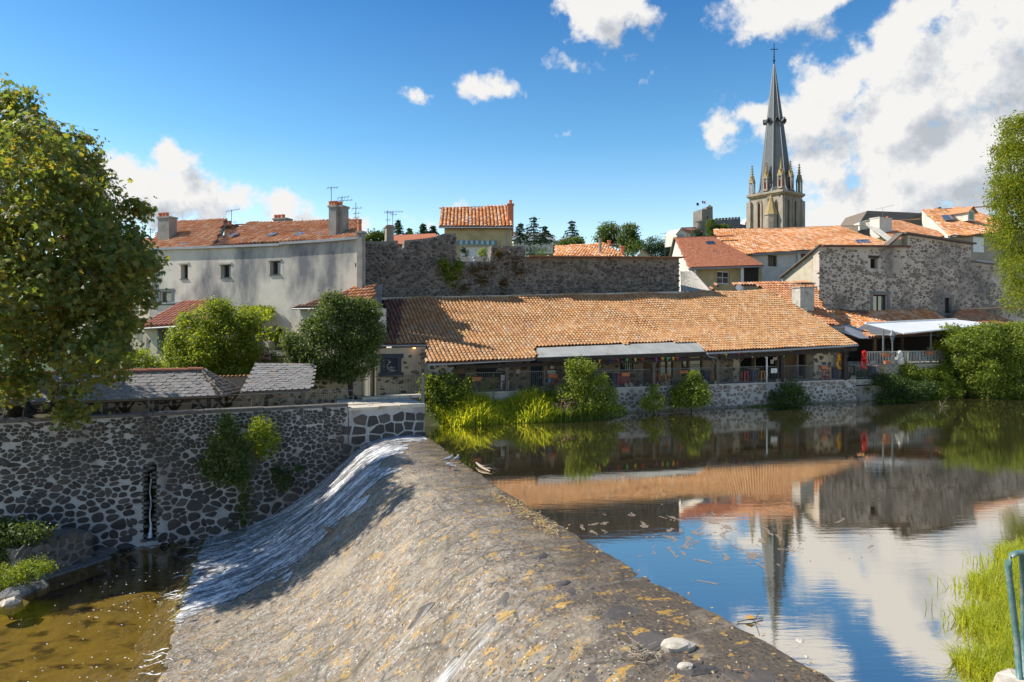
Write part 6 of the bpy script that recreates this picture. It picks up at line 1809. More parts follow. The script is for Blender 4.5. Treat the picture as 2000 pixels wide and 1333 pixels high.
# ------------------------------------------------------------------ stone building at the right
ST = 9.0
sb_ = thing('stone_building', 'large old rubble stone building with patchy plaster and three small windows', 'building', BK.at(50, 9, 4))
prof = [(1600, 482), (1772, 483), (1773, 459), (1896, 478), (1897, 514), (1962, 522), (2040, 560)]
pts2 = [(a + i * 1e-4, z) for i, (a, z) in enumerate(BK.sz(x, y, ST) for x, y in prof)]
oA, oB, oC = px_rect(BK, 1700, 505, 1714, 525, ST), px_rect(BK, 1705, 576, 1733, 616, ST), px_rect(BK, 1845, 582, 1858, 612, ST)
wall_face(BK, ST, pts2, 3.0, [oA, oB, oC], .7, 'wall', M['mortar_pink'], sb_)
b0 = pts2[0][0]
def stop(s):
    for (a, za), (c, zc) in zip(pts2, pts2[1:]):
        if a <= s <= c: return za + (zc - za) * (s - a) / max(1e-6, c - a)
    return 0
lay_stones(lambda u, v, d: BK.at(b0 + u, ST - d, 6.5 + v), pts2[-1][0] - b0, 9.2, .36, sb_, M['rubble_mix'], gap=.2, proud=.05, flat_=1.5, seed=25, drop=.2, gapvar=1.6, jit=.5, big=300,
           keep=lambda u, v: 6.5 + v < stop(b0 + u) - .2 and not any(o[0] - .35 < b0 + u < o[1] + .35 and o[2] - .2 < 6.5 + v < o[3] + .35 for o in (oA, oB, oC)) and noise.noise(Vector((u * .16, v * .22, 4))) > -.34)
window(sb_, BK, ST, oA, M['wood_dark'], M['dark_room'], bars=(0, 0), fw=.1, depth=.35, lintel=(.25, .25, M['wood_dark']))
window(sb_, BK, ST, oB, M['wood_dark'], M['glass_sky'], bars=(1, 0), fw=.12, depth=.3, surround=(.32, M['rock_grey']))
window(sb_, BK, ST, oC, M['wood_dark'], M['glass'], bars=(0, 0), fw=.1, depth=.3, surround=(.3, M['rock_grey']))
gA = BK.hit(1602, 482, ST); gB = BK.at(BK.sz(1602, 482, ST)[0], ST + 4.6, 10.6)
b = MB(); b.slab([Vector((gA.x, gA.y, 3)), gA, BK.at(b0, ST + 4.6, BK.sz(1556, 546, ST + 4.6)[1]), BK.at(b0, ST + 4.6, 3)], BK.u * .4)
gw = b.build('gable', M['mortar_cream'], sb_)
b = MB()
gE = BK.at(b0, ST + 4.6, BK.sz(1556, 546, ST + 4.6)[1])
b.slab([gA + Vector((0, 0, .05)) - BK.n * .2, gE + Vector((0, 0, .05)), gE + Vector((0, 0, .05)) - BK.u * .35, gA + Vector((0, 0, .05)) - BK.u * .35 - BK.n * .2], (0, 0, .12))
b.build('verge', M['wood_grey'], sb_)
b = MB(); s_ = [BK.sz(x, y, ST) for x, y in ((1600, 481), (1771, 482))]; b.bar(BK.at(s_[0][0], ST, s_[0][1]), BK.at(s_[1][0], ST, s_[1][1]), 1.0, .14); b.build('eave', M['tile_dark'], sb_)
b = MB(); s_ = [BK.sz(x, y, ST) for x, y in ((1762, 456), (1898, 477))]; b.bar(BK.at(s_[0][0], ST + .2, s_[0][1]), BK.at(s_[1][0], ST + .2, s_[1][1]), 1.4, .16)
b.bar(BK.at(s_[0][0], ST + .2, s_[0][1]), BK.at(BK.sz(1738, 482, ST)[0], ST + .6, BK.sz(1738, 482, ST)[1]), 1.0, .16); b.build('eave', M['wood_grey'], sb_)
b = MB(); s_ = [BK.sz(x, y, ST) for x, y in ((1898, 512), (1962, 520))]; b.bar(BK.at(s_[0][0], ST, s_[0][1] + .1), BK.at(s_[1][0], ST, s_[1][1] + .1), 1.0, .14); b.build('eave', M['zinc'], sb_)
b = MB(); q = BK.hit(1745, 472, ST + .3); b.slab([BK.at(pts2[1][0] - 2.2, ST + .5, pts2[1][1]), BK.at(pts2[1][0], ST + .5, pts2[1][1]), BK.at(pts2[1][0], ST + .5, pts2[2][1] - .3), BK.at(pts2[1][0] - .7, ST + .5, pts2[2][1] - .4)], BK.n * .3); b.build('gable_patch', M['mortar_cream'], sb_)

# back roof of the hall, chimney, lower tile roofs on the right
br = thing('back_roof', 'second canal tile roof behind the hall ridge with a satellite dish beside it', 'roof', BK.at(22, 8, 6))
lean_roof(br, BK, 3.0, 9.5, ((1420, 640), (1700, 640)), ((1400, 555), (1590, 551)), .3, .36, M['tile_orange'], M['tile_dark'], [(1386, 570), (1398, 553), (1470, 553), (1592, 550), (1606, 600), (1645, 640), (1612, 634), (1562, 602), (1476, 557), (1402, 556)], 61, wave=.06, big=200)
sd = thing('satellite_dish', 'white satellite dish on the back roof', 'satellite dish', BK.hit(1442, 568, 8.2))
c_ = BK.hit(1442, 562, 8.0)
b = MB(); rr = 6.2 / F * c_.y
ring = [[c_ + Vector((rr * q * math.cos(a), -.12 * (1 - q * q), rr * q * math.sin(a))) for a in [k * math.pi / 6 for k in range(12)]] for q in (1.0, .6, .2)]
ring[0] = [p - Vector((0, .1, 0)) for p in ring[0]]
b.mesh([p for g in ring for p in g], [(i * 12 + k, i * 12 + (k + 1) % 12, (i + 1) * 12 + (k + 1) % 12, (i + 1) * 12 + k) for i in range(2) for k in range(12)] + [tuple(range(24, 36))]); b.build('dish', M['white_paint'], sd)
MB().bar(c_, c_ + Vector((0, .1, -.6)), .05).build('arm', M['iron_grey'], sd)
hc = thing('chimney_stack', 'tall square concrete chimney with a curved rusty cap at the end of the hall roof', 'chimney', BK.hit(1578, 612, 5.2))
o = px_rect(BK, 1563, 563, 1590, 614, 5.0)
b = MB(); b.slab([BK.at(o[0], 5.0, o[2] - 1), BK.at(o[1], 5.0, o[2] - 1), BK.at(o[1], 5.9, o[2] - 1), BK.at(o[0], 5.9, o[2] - 1)], (0, 0, o[3] - o[2] + 1)); b.build('stack', M['concrete_pale'], hc)
b = MB(); b.slab([BK.at(o[0] - .06, 4.94, o[3] + .002), BK.at(o[1] + .06, 4.94, o[3] + .002), BK.at(o[1] + .06, 5.96, o[3] + .002), BK.at(o[0] - .06, 5.96, o[3] + .002)], (0, 0, .08)); b.build('rim', M['concrete'], hc)
for q in ((o[0] + .06, 5.05), (o[1] - .06, 5.05), (o[0] + .06, 5.85), (o[1] - .06, 5.85)): MB().bar(BK.at(*q, o[3] + .08), BK.at(*q, o[3] + .36), .07).build('leg', M['render_pale'], hc)
b = MB(); b.slab([BK.at(o[0] - .1, 4.9, o[3] + .36), BK.at(o[1] + .1, 4.9, o[3] + .36), BK.at(o[1] + .1, 6.0, o[3] + .36), BK.at(o[0] - .1, 6.0, o[3] + .36)], (0, 0, .07)); b.build('cap', M['iron_brown'], hc)
o2 = px_rect(BK, 1566, 602, 1576, 613, 4.97)
b = MB(); b.slab([BK.at(o2[0], 4.96, o2[2]), BK.at(o2[1], 4.96, o2[2]), BK.at(o2[1], 4.96, o2[3]), BK.at(o2[0], 4.96, o2[3])], BK.n * .03); vf = b.build('vent_window', M['white_paint'], hc)
b = MB(); e_ = .06; b.slab([BK.at(o2[0] + e_, 4.94, o2[2] + e_), BK.at(o2[1] - e_, 4.94, o2[2] + e_), BK.at(o2[1] - e_, 4.94, o2[3] - e_), BK.at(o2[0] + e_, 4.94, o2[3] - e_)], BK.n * .015); b.build('pane', M['glass'], vf)

ter = thing('cafe_building', 'low cafe building with bright canal tile roofs below the stone building', 'building', BK.at(42, 5, 2.5))
rp = MB(); rp.bar(BK.hit(1700, 622, 8.0), BK.hit(1800, 618, 8.0), .1, .05); rp = rp.build('roof', M['concrete_pale'], ter, label='upper strip of bright canal tiles')
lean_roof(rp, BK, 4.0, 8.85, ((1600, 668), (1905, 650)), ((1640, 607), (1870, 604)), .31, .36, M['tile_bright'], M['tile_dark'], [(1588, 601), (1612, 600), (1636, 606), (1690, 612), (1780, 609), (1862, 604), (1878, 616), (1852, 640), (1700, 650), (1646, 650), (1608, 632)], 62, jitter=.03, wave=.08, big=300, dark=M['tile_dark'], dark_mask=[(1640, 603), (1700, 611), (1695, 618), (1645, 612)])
rp2 = MB(); rp2.bar(BK.hit(1874, 605, 8.6), BK.hit(2030, 597, 8.6), .25, .12); rp2 = rp2.build('roof', M['tile_orange'], ter, label='wide right roof of plain orange tiles')
lean_roof(rp2, BK, 1.5, 8.5, ((1800, 668), (2060, 655)), ((1874, 606), (2030, 598)), .25, .3, M['tile_orange'], M['tile_red'], [(1876, 605), (2030, 597), (2050, 665), (1900, 665), (1846, 636)], 63, kind='flat', big=150, jitter=.03)
# skylight panel of the roof beside the hall end
b = MB(); b.slab([BK.hit(1622, 640, 2.2), BK.hit(1680, 662, 1.4), BK.hit(1718, 662, 3.2), BK.hit(1656, 634, 4.0)], (0, 0, .05)); b.build('glass_roof', M['zinc'], ter)
b = MB()
for k in range(4): b.bar(BK.hit(1622 + 14 * k, 638 + 6 * k, 2.15), BK.hit(1656 + 15 * k, 632 + 7 * k, 3.9), .06, .08)
b.build('glazing_bar', M['wood_grey'], ter)
# edge of the terrace roof and the dark open room below it
lean = MB(); lean.bar(BK.hit(1690, 662, 2.6), BK.hit(1880, 648, 2.6), .3, .12); le = lean.build('terrace_roof', M['wood_dark'], ter)
lean_roof(le, BK, 2.3, 3.6, ((1695, 660), (1890, 648)), ((1700, 646), (1880, 636)), .3, .36, M['tile_orange'], M['tile_dark'], None, 64, big=120)
UZ = 2.55
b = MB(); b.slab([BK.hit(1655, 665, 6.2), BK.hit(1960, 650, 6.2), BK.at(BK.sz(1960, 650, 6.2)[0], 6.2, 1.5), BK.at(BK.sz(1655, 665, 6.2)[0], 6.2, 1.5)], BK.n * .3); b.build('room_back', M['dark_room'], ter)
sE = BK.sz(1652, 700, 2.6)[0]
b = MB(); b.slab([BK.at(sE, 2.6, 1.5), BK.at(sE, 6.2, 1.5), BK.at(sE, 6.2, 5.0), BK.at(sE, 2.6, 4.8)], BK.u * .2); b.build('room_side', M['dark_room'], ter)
for px, m_, wd in ((1708, 'wood_brown', .22), (1762, 'wood_dark', .2), (1880, 'wood_dark', .2)):
    p = BK.hit(px, 700, 2.7); MB().bar(Vector((p.x, p.y, UZ)), BK.hit(px, 662 - (px - 1708) * .06, 2.7), wd).build('post', M[m_], ter)
fl_ = thing('upper_terrace', 'raised stone terrace of the cafe with a rough wall and steps at the river', 'terrace', BK.at(34, 2, 1.5))
u0, u1 = BK.sz(1694, 710, .9)[0], BK.sz(1990, 700, .9)[0]
wall_face(BK, .9, [(u0, UZ), (u1, UZ)], -1.2, [], 5.2, 'wall', M['mortar_cream'], fl_)
lay_stones(lambda u, v, d: BK.at(u0 + u, .9 - d, 1.2 + v), 3.4, UZ - 1.25, .5, fl_, M['concrete'], gap=.14, proud=.04, flat_=1.7, seed=27)
b = MB(); b.slab([BK.at(tw1, 0, -1.2), BK.at(u1, 0, -1.2), BK.at(u1, .85, -1.2), BK.at(tw1, .85, -1.2)], (0, 0, 2.3)); b.build('footing', M['mortar_dark'], fl_)
for k in range(4): MB().box(BK.at(tw1 + .2 - k * .05, 2.2 + k * .32, 1.6 + .12 + k * .23), 2.2, .32, .24, math.atan2(.343, .939)).build('step', M['concrete'], fl_)
railing('cafe_railing', 'grey railing with flat bars along the raised cafe terrace', [BK.hit(1692, 705, .95).to_3d() * 0 + BK.at(u0, 1.0, UZ), BK.at(BK.sz(1850, 700, 1.0)[0], 1.0, UZ), BK.at(u1 - 1, 1.0, UZ)], 1.0, M['steel'], .16, 3, .03, .045)
railing('step_railing', 'dark railing turning back beside the steps at the hall end', [on_terrace(1668, 744, .2, 1.615), on_terrace(1735, 740, .35, 1.615)], 1.0, M['iron_grey'], .14, 2, .014, .035)
# awning
aw = thing('awning', 'wide pale grey awning stretched over the cafe terrace on folding arms', 'awning', BK.hit(1780, 690, 2))
A0, A1, A2, A3 = BK.hit(1690, 633, 4.2), BK.hit(1868, 625, 4.2), BK.hit(1948, 634, .8), BK.hit(1764, 652, .8)
nn = 6
for k in range(nn):
    p0, p1, p2, p3 = A0.lerp(A1, k / nn), A0.lerp(A1, (k + 1) / nn), A3.lerp(A2, (k + 1) / nn), A3.lerp(A2, k / nn)
    b = MB(); b.slab([p3, p2, p1, p0], (0, 0, .02)); b.build('canvas_panel', M['canvas'], aw)
b = MB(); b.slab([A0, A3, BK.hit(1735, 655, 1.6), BK.hit(1651, 654, 4.2)], (0, 0, -.02)); b.build('side_flap', M['iron_grey'], aw)
MB().bar(A0 + Vector((0, 0, .06)), A1 + Vector((0, 0, .06)), .16, .14).build('cassette', M['white_paint'], aw)
MB().bar(A3, A2, .07, .1).build('front_bar', M['white_paint'], aw)
for x in (.12, .5, .85):
    e = A0.lerp(A1, x); f = A3.lerp(A2, x); k_ = (e + f) / 2 + BK.u * .9 - Vector((0, 0, .2)); b = MB(); b.tube([e - Vector((0, 0, .12)), k_, f - Vector((0, 0, .08))], .035, 5); b.build('folding_arm', M['steel'], aw)
for px in (1725, 1818):
    p = BK.hit(px, 700, 1.3); MB().tube([Vector((p.x, p.y, UZ)), BK.hit(px, 645, 1.3)], .07, 8).build('pole', M['iron_grey'], aw)
# street lamp
p = BK.hit(1743, 702, 1.15); base = Vector((p.x, p.y, UZ)); topz = BK.hit(1743, 646, 1.15).z
lp = thing('street_lamp', 'old style grey lantern on a fluted post at the cafe terrace', 'street lamp', base)
hh = topz - base.z
MB().lathe(base, [(.13, 0), (.13, .12), (.08, .22), (.075, .5), (.1, .55), (.06, .62), (.05, hh - .95), (.09, hh - .92), (.05, hh - .85)], 10).build('post', M['iron_grey'], lp)
MB().lathe(base + Vector((0, 0, hh - .82)), [(.1, 0), (.2, .42), (.2, .44)], 6).build('lantern', M['glass_sky'], lp)
MB().lathe(base + Vector((0, 0, hh - .375)), [(.26, 0), (.2, .12), (.09, .28), (.05, .36), (.02, .42)], 8).build('lantern_roof', M['iron_grey'], lp)

# ------------------------------------------------------------------ lavoirs, garden wall
def yposts(parent, pxs, pl, t, z0, z1, m=M['wood_dark'], w=.18):
    for px in pxs:
        s_ = pl.sz(px, 790, t)[0]
        pp = MB(); pp.bar(pl.at(s_, t, z0), pl.at(s_, t, z1), w, w, pl.n); pp = pp.build('post', m, parent)
        br = MB()
        for sg in (-1, 1): br.bar(pl.at(s_ + sg * .06, t, z1 - .75), pl.at(s_ + sg * .55, t, z1 - .03), .11, .11)
        br.build('brace', m, pp)
lv = thing('wash_house', 'long open wash house with pale scale slate roof on dark braced posts', 'wash house', RW.at(-12, 2, .9))
ER, RI, EBk = RW.hit(435, 774, .9), RW.hit(393, 724, 2.6), RW.hit(480, 764, 3.9)
sl = RW.sz(-60, 790, .9)[0]
zE, zR = ER.z, RI.z
sER = (ER - RW.o).dot(RW.u); sRI = (RI - RW.o).dot(RW.u)
rp = MB(); rp.bar(RW.at(sl, 2.6, zR - .12), RW.at(sRI, 2.6, zR - .12), .16, .16); rp = rp.build('roof', M['wood_dark'], lv)
tile_roof(rp, RW.at(sl, .9, zE), RW.at(sER, .9, zE), RW.at(sl, 2.6, zR), RW.at(sER, 2.6, zR), .31, .22, M['slate_pale'], M['slate_brown'], [(-300, 900), (437, 778), (394, 721), (394, 600), (-300, 600)], kind='scale', seed=71, big=300, jitter=.03)
hu = RI - (ER + EBk) / 2
tile_roof(rp, ER, EBk, ER + hu, EBk + hu, .25, .2, M['slate_brown'], M['slate_brown'], [(433, 778), (391, 721), (396, 721), (486, 765)], kind='scale', seed=72, big=120, jitter=.03)
ridge(rp, RW.at(sl, 2.6, zR + .02), RW.at(sRI, 2.6, zR + .02), .13, M['tile_brown'], n=int((sRI - sl) / .55))
ridge(rp, ER + Vector((0, 0, .03)), RI + Vector((0, 0, .03)), .07, M['slate_brown'], 'hip_tile', 9)
b = MB(); b.bar(RW.at(sl, 1.2, zE - .06), RW.at(sER, 1.2, zE - .06), .16, .16); b.bar(RW.at(sER - .3, 1.0, zE - .06), RW.at(sER + .9, 3.7, zE - .06), .16, .16); b.build('beam', M['wood_dark'], lv)
yposts(lv, (206, 306, 408), RW, 1.25, .85, zE - .05)
yposts(lv, (244, 340, 442), RW, 3.3, .85, zE - .05)
yposts(lv, (90, 150), RW, 1.25, .85, zE - .05)
lv2 = thing('slate_shelter', 'small shelter with a plain pale slate roof left of the dark bush', 'shelter', RW.at(-10, 2, .9))
a, c = RW.sz(468, 767, 1.0), RW.sz(606, 761, 1.0); zt = RW.sz(540, 712, 3.4)[1]
rp = MB(); rp.bar(RW.at(a[0] + .2, 1.1, a[1] - .08), RW.at(c[0] - .1, 1.1, c[1] - .08), .14, .14); rp = rp.build('roof', M['wood_grey'], lv2)
tile_roof(rp, RW.at(a[0], 1.0, a[1]), RW.at(c[0], 1.0, c[1]), RW.hit(498, 712, 3.4), RW.hit(614, 713, 3.4), .27, .2, M['slate_pale'], M['slate_brown'], None, kind='scale', seed=73, big=300, jitter=.03)
yposts(lv2, (495, 592), RW, 1.2, .85, a[1] - .1, M['wood_grey'])
s_ = RW.sz(520, 790, 3.3)[0]; MB().bar(RW.at(s_, 3.3, .85), RW.at(s_, 3.3, zt - .1), .16).build('post', M['wood_grey'], lv2)
gw = thing('garden_wall', 'cream garden wall with scattered stones and a clay tile coping behind the wash house', 'wall', RW.at(-10, 5, .9))
GT = 4.6
g0, g1 = RW.sz(-40, 790, GT)[0], RW.sz(712, 790, GT)[0]
zg = RW.sz(600, 733, GT)[1]
wall_face(RW, GT, [(g0, zg), (g1, zg)], .6, [], .4, 'mortar_face', M['mortar_cream'], gw)
lay_stones(lambda u, v, d: RW.at(g0 + u, GT - d, .8 + v), g1 - g0, zg - .9, .44, gw, M['basalt_grey'], gap=.4, proud=.03, flat_=1.6, seed=26, drop=.25, gapvar=.7, big=300, keep=lambda u, v: v < zg - 1.1)
x = g0
b = MB(); tv, tf = canal_tile(.09, .5)
cme = bpy.data.meshes.new('coping_tile'); cme.from_pydata(tv, [], tf); cme.materials.append(M['tile_orange'])
xa = RW.sz(400, 735, GT)[0]
while x < g1:
    if x > xa:
        Mx = Matrix((RW.u, RW.n, Vector((0, 0, 1)))).transposed().to_4x4(); Mx.translation = RW.at(x, GT - .08, zg + .01); put('coping_tile', cme, Mx, gw)
    x += .19
railing('wall_railing', 'thin three bar railing along the top of the retaining wall', [RW.at(RW.sz(140, 790, .3)[0], .3, 1.74), RW.at(RW.sz(430, 790, .3)[0], .3, 1.74), RW.at(RW.sz(690, 790, .3)[0], .3, 1.74)], .62, M['iron_grey'], 0, 2.2, .012, .022, rails=(.5,))
pr = [RW.hit(707, 779, 3.55), RW.hit(826, 776, 3.75)]
for q in pr: q.z = 1.62
railing('pier_railing', 'brown barred railing behind the flagstone pier, below the chalk window', pr, 1.12, M['iron_brown'], .17, 3, .016, .03)
p = [RW.hit(623, 795, 1.2), RW.hit(657, 790, 1.6)]
for q in p: q.z = .95
railing('ramp_railing', 'low barred gate beside the slate shelter', p, 1.25, M['iron_brown'], .12, 1, .016, .03)

# ------------------------------------------------------------------ church
CY = 136.0
ch_c = P(1530, 600, CY + 4.2)
ch = thing('church_tower', 'tall gothic church tower with slate spire, corner pinnacles and red louvres', 'church', (ch_c.x, ch_c.y, 5))
ang = math.radians(37)                                 # the tower stands cornerwise to the view
ux = Vector((math.cos(ang), math.sin(ang), 0)); uy = Vector((-math.sin(ang), math.cos(ang), 0))
cor = P(1527, 400, CY)                                 # near corner
W1 = 7.3; W2 = 7.3
zc = P(1522, 374, CY).z; zb_ = 4.0
cen = Vector((cor.x, cor.y, 0)) + ux * W1 / 2 + uy * W2 / 2
def tw_pt(a, b_, z): return Vector((cor.x, cor.y, 0)) + ux * a + uy * b_ + Vector((0, 0, z))
FR = Plane((cor.x, cor.y), (ux.x, ux.y)); FLp = Plane(tuple((tw_pt(0, W2, 0)).xy), (-uy.x, -uy.y))
lz0, lz1 = P(1530, 452, CY).z - 3, P(1530, 389, CY).z
oR = [(1.65, 2.55, lz0, lz1), (4.25, 5.15, lz0, lz1)]
oL = [(1.9, 2.6, lz0, lz1 - .2), (4.3, 5.0, lz0, lz1 + .2)]
wall_face(FR, 0, [(0, zc), (W1, zc)], zb_, oR, .7, 'wall', M['stone_tan'], ch)
wall_face(FLp, 0, [(0, zc), (W2, zc)], zb_, oL, .7, 'wall', M['stone_tan'], ch)
b = MB(); b.slab([tw_pt(.8, .8, zb_), tw_pt(W1, .8, zb_), tw_pt(W1, W2, zb_), tw_pt(.8, W2, zb_)], (0, 0, zc - zb_)); b.build('core', M['stone_tan'], ch)
for pl, os_ in ((FR, oR), (FLp, oL)):
    for o in os_:
        bb = MB(); cx = (o[0] + o[1]) / 2; hw = (o[1] - o[0]) / 2
        hd = MB()
        for q in (1.1, 1.6):                            # stepped arch mouldings
            hw2 = hw * q
            for k in range(8):
                a0, a1 = math.pi * k / 8, math.pi * (k + 1) / 8
                x0, z0_, x1, z1_ = cx - hw2 * math.cos(a0), o[3] + hw2 * 1.3 * math.sin(a0), cx - hw2 * math.cos(a1), o[3] + hw2 * 1.3 * math.sin(a1)
                hd.bar(pl.at(x0, -.06 * q, z0_), pl.at(x1, -.06 * q, z1_), .2, .2)
            for sg in (-1, 1): hd.bar(pl.at(cx + sg * hw2, -.06 * q, o[2]), pl.at(cx + sg * hw2, -.06 * q, o[3]), .18, .2, pl.n)
        hd.build('window_moulding', M['stone_tan'], ch)
        nl = 18
        lv_ = MB(); lv_.slab([pl.at(o[0], .5, o[2]), pl.at(o[1], .5, o[2]), pl.at(o[1], .5, o[3]), pl.at(o[0], .5, o[3])], pl.n * .1); lo = lv_.build('belfry_window', M['louvre_red'], ch)
        lv_ = MB()
        for k in range(nl):
            z_ = o[2] + (o[3] - o[2]) * k / nl; lv_.slab([pl.at(o[0], .12, z_), pl.at(o[1], .12, z_), pl.at(o[1], .5, z_ + .28), pl.at(o[0], .5, z_ + .28)], (0, 0, .05))
        lv_.build('louvre', M['louvre_red'], lo, kind='stuff')
# corner buttresses and cornice
for (a, b_) in ((0, 0), (W1, 0), (0, W2), (W1, W2)):
    bb = MB(); bb.box(tw_pt(a, b_, (zb_ + zc) / 2 - .6), .95, .95, zc - zb_ - 1.2, ang); bb.box(tw_pt(a, b_, zb_ + (zc - zb_) * .35), 1.5, 1.5, (zc - zb_) * .7, ang)
    bb.lathe(tw_pt(a, b_, zc - 2.2), [(.7, 0), (.2, 1.3), (.05, 1.6)], 4); bb.build('buttress', M['stone_tan'], ch)
for k in range(1, 5):
    pass
bb = MB(); bb.box(Vector((cen.x, cen.y, zc + .1)), W1 + 1.0, W2 + 1.0, .45, ang); bb.box(Vector((cen.x, cen.y, zc - .25)), W1 + .6, W2 + .6, .25, ang)
bb.build('cornice', M['stone_tan'], ch)
bb = MB()
for k in range(26):
    for (pl, W_) in ((FR, W1), (FLp, W2)): bb.slab([pl.at(W_ * k / 26, -.42, zc - .12), pl.at(W_ * k / 26 + .14, -.42, zc - .12), pl.at(W_ * k / 26 + .14, -.3, zc - .5), pl.at(W_ * k / 26, -.3, zc - .5)], pl.n * .25)
bb.build('corbels', M['stone_ochre'], ch, kind='stuff')
# sloping skirt and the slate spire
zs0 = zc + .3; tipz = P(1513, 122, CY + 4).z; midz = P(1520, 236, CY + 4).z
sp = MB()
def octagon(r, z, sq=0.0):
    out = []
    for k in range(8):
        a = ang + math.pi / 8 + k * math.pi / 4
        rr = r
        out.append(Vector((cen.x + rr * math.cos(a), cen.y + rr * math.sin(a), z)))
    return out
lean_x = -.0
def oc(r, z):
    f_ = (z - zs0) / (tipz - zs0)
    return [p + Vector((-.3 * f_, 0, 0)) for p in octagon(r, z)]
rings = [oc(3.9, zs0), oc(3.25, zs0 + 1.2), oc(1.62, midz), oc(.12, tipz)]
for r0, r1 in zip(rings, rings[1:]):
    for k in range(8): sp.face([r0[k], r0[(k + 1) % 8], r1[(k + 1) % 8], r1[k]])
spire = sp.build('spire', M['slate_blue'], ch)
sk = MB(); q0 = [tw_pt(-.4, -.4, zs0), tw_pt(W1 + .4, -.4, zs0), tw_pt(W1 + .4, W2 + .4, zs0), tw_pt(-.4, W2 + .4, zs0)]
for k in range(4): a_, c_ = q0[k], q0[(k + 1) % 4]; m1 = a_.lerp(Vector((cen.x, cen.y, zs0 + 1.3)), .35); m2 = c_.lerp(Vector((cen.x, cen.y, zs0 + 1.3)), .35); sk.face([a_, c_, m2, m1])
sk.build('skirt_roof', M['stone_ochre'], ch)
hip = MB()
for k in range(8):
    hip.tube([rings[0][k], rings[1][k], rings[2][k], rings[3][k]], .07, 4)
hip.build('hip_ribs', M['slate_grey'], spire)
for k in range(8):                                       # slates as narrow raised courses, built as rings
    a = ang + k * math.pi / 4
    c_ = Vector((cen.x - .18 + 1.62 * math.cos(a), cen.y + 1.62 * math.sin(a), midz - .15))
    d_ = Vector((math.cos(a), math.sin(a), 0)); e_ = Vector((-d_.y, d_.x, 0))
    bb = MB(); bb.slab([c_ - e_ * .55 + d_ * .55 + Vector((0, 0, -.1)), c_ + d_ * .75 + Vector((0, 0, .75)), c_ - d_ * .6 + Vector((0, 0, .8)), c_ - e_ * .55 - d_ * .4 + Vector((0, 0, -.1))], (0, 0, -.08)); bb.slab([c_ + e_ * .55 + d_ * .55 + Vector((0, 0, -.1)), c_ + d_ * .75 + Vector((0, 0, .75)), c_ - d_ * .6 + Vector((0, 0, .8)), c_ + e_ * .55 - d_ * .4 + Vector((0, 0, -.1))], (0, 0, -.08)); bb.build('dormer', M['slate_blue'], spire)
crs = MB(); tp_ = Vector((cen.x - .3, cen.y, tipz)); crs.tube([tp_, tp_ + Vector((0, 0, 4.2))], [.16, .05], 6); crs.lathe(tp_ + Vector((0, 0, .5)), [(.05, 0), (.3, .25), (.05, .5)], 8); crs.lathe(tp_ + Vector((0, 0, 1.5)), [(.05, 0), (.17, .15), (.05, .3)], 8)
crs.bar(tp_ + Vector((-.75, 0, 3.1)), tp_ + Vector((.75, 0, 3.1)), .12); crs.bar(tp_ + Vector((0, 0, 2.6)), tp_ + Vector((0, 0, 4.4)), .12); crs.build('cross', M['iron'], spire)
def pinnacle(c, w, h1, h2, m1, m2, louv=True):
    c = Vector(c); pt_ = MB()
    hw = w / 2
    for sx_ in (-1, 1):
        for sy_ in (-1, 1): pt_.box(c + ux * sx_ * hw * .78 + uy * sy_ * hw * .78 + Vector((0, 0, h1 / 2)), w * .24, w * .24, h1, ang)
    pt_.box(c + Vector((0, 0, h1 * .97)), w * 1.1, w * 1.1, h1 * .1, ang); pt_.box(c + Vector((0, 0, h1 * .06)), w, w, h1 * .12, ang)
    pn = pt_.build('pinnacle', m1, ch)
    rf = MB()
    for d in (ux, uy):                                   # little gables on each side
        e = uy if d is ux else ux
        for sg in (-1, 1): rf.slab([c + d * sg * hw * 1.05 - e * hw * 1.05 + Vector((0, 0, h1)), c + d * sg * hw * 1.05 + e * hw * 1.05 + Vector((0, 0, h1)), c + d * sg * hw * 1.05 + Vector((0, 0, h1 + w * 1.25))], d * -sg * .15)
    rf.lathe(c + Vector((0, 0, h1)), [(hw * .95, 0), (hw * .5, h2 * .45), (.03, h2)], 8)
    for k in range(7):                                   # crockets
        for q in range(4):
            a = ang + math.pi / 4 + q * math.pi / 2; f_ = k / 7; rr = hw * .95 * (1 - f_) + .04
            rf.box(c + Vector((rr * math.cos(a), rr * math.sin(a), h1 + h2 * f_ + .1)), .17, .17, .15, a)
    rf.build('spirelet', m2, pn)
    if louv:
        lb = MB(); lb.box(c + Vector((0, 0, h1 * .42)), w * .5, w * .5, h1 * .5, ang); lb.build('louvre', M['louvre_red'], pn)
z5 = zs0 + .1
for (a, b_, w_, h1, h2, lv_, dz) in ((.35, W2 - .35, .9, 2.6, 3.7, False, 0), (W1 - .35, .35, .9, 2.6, 3.7, False, 0), (W1 - .35, W2 - .35, .9, 2.6, 3.7, False, 0), (.45, .45, 1.0, 2.7, 3.5, True, .3), (.35, W2 / 2, .95, 2.7, 3.3, True, .25), (W1 / 2, .35, .95, 2.9, 3.3, True, .25)):
    pinnacle(tw_pt(a, b_, z5 + dz), w_, h1, h2, M['stone_tan'], M['stone_ochre'], lv_)
# stair turret on the left face
tc_ = tw_pt(-.75, 1.9, 0); zt0 = P(1515, 420, CY).z
b = MB(); b.lathe(Vector((tc_.x, tc_.y, zb_)), [(1.25, 0), (1.25, zt0 - zb_), (1.4, zt0 - zb_ + .05), (1.4, zt0 - zb_ + .25)], 8); tur = b.build('stair_turret', M['stone_tan'], ch)
b = MB(); b.lathe(Vector((tc_.x, tc_.y, zt0 + .25)), [(1.4, 0), (.35, 3.1), (.06, 4.0)], 8); b.build('turret_roof', M['stone_ochre'], tur)

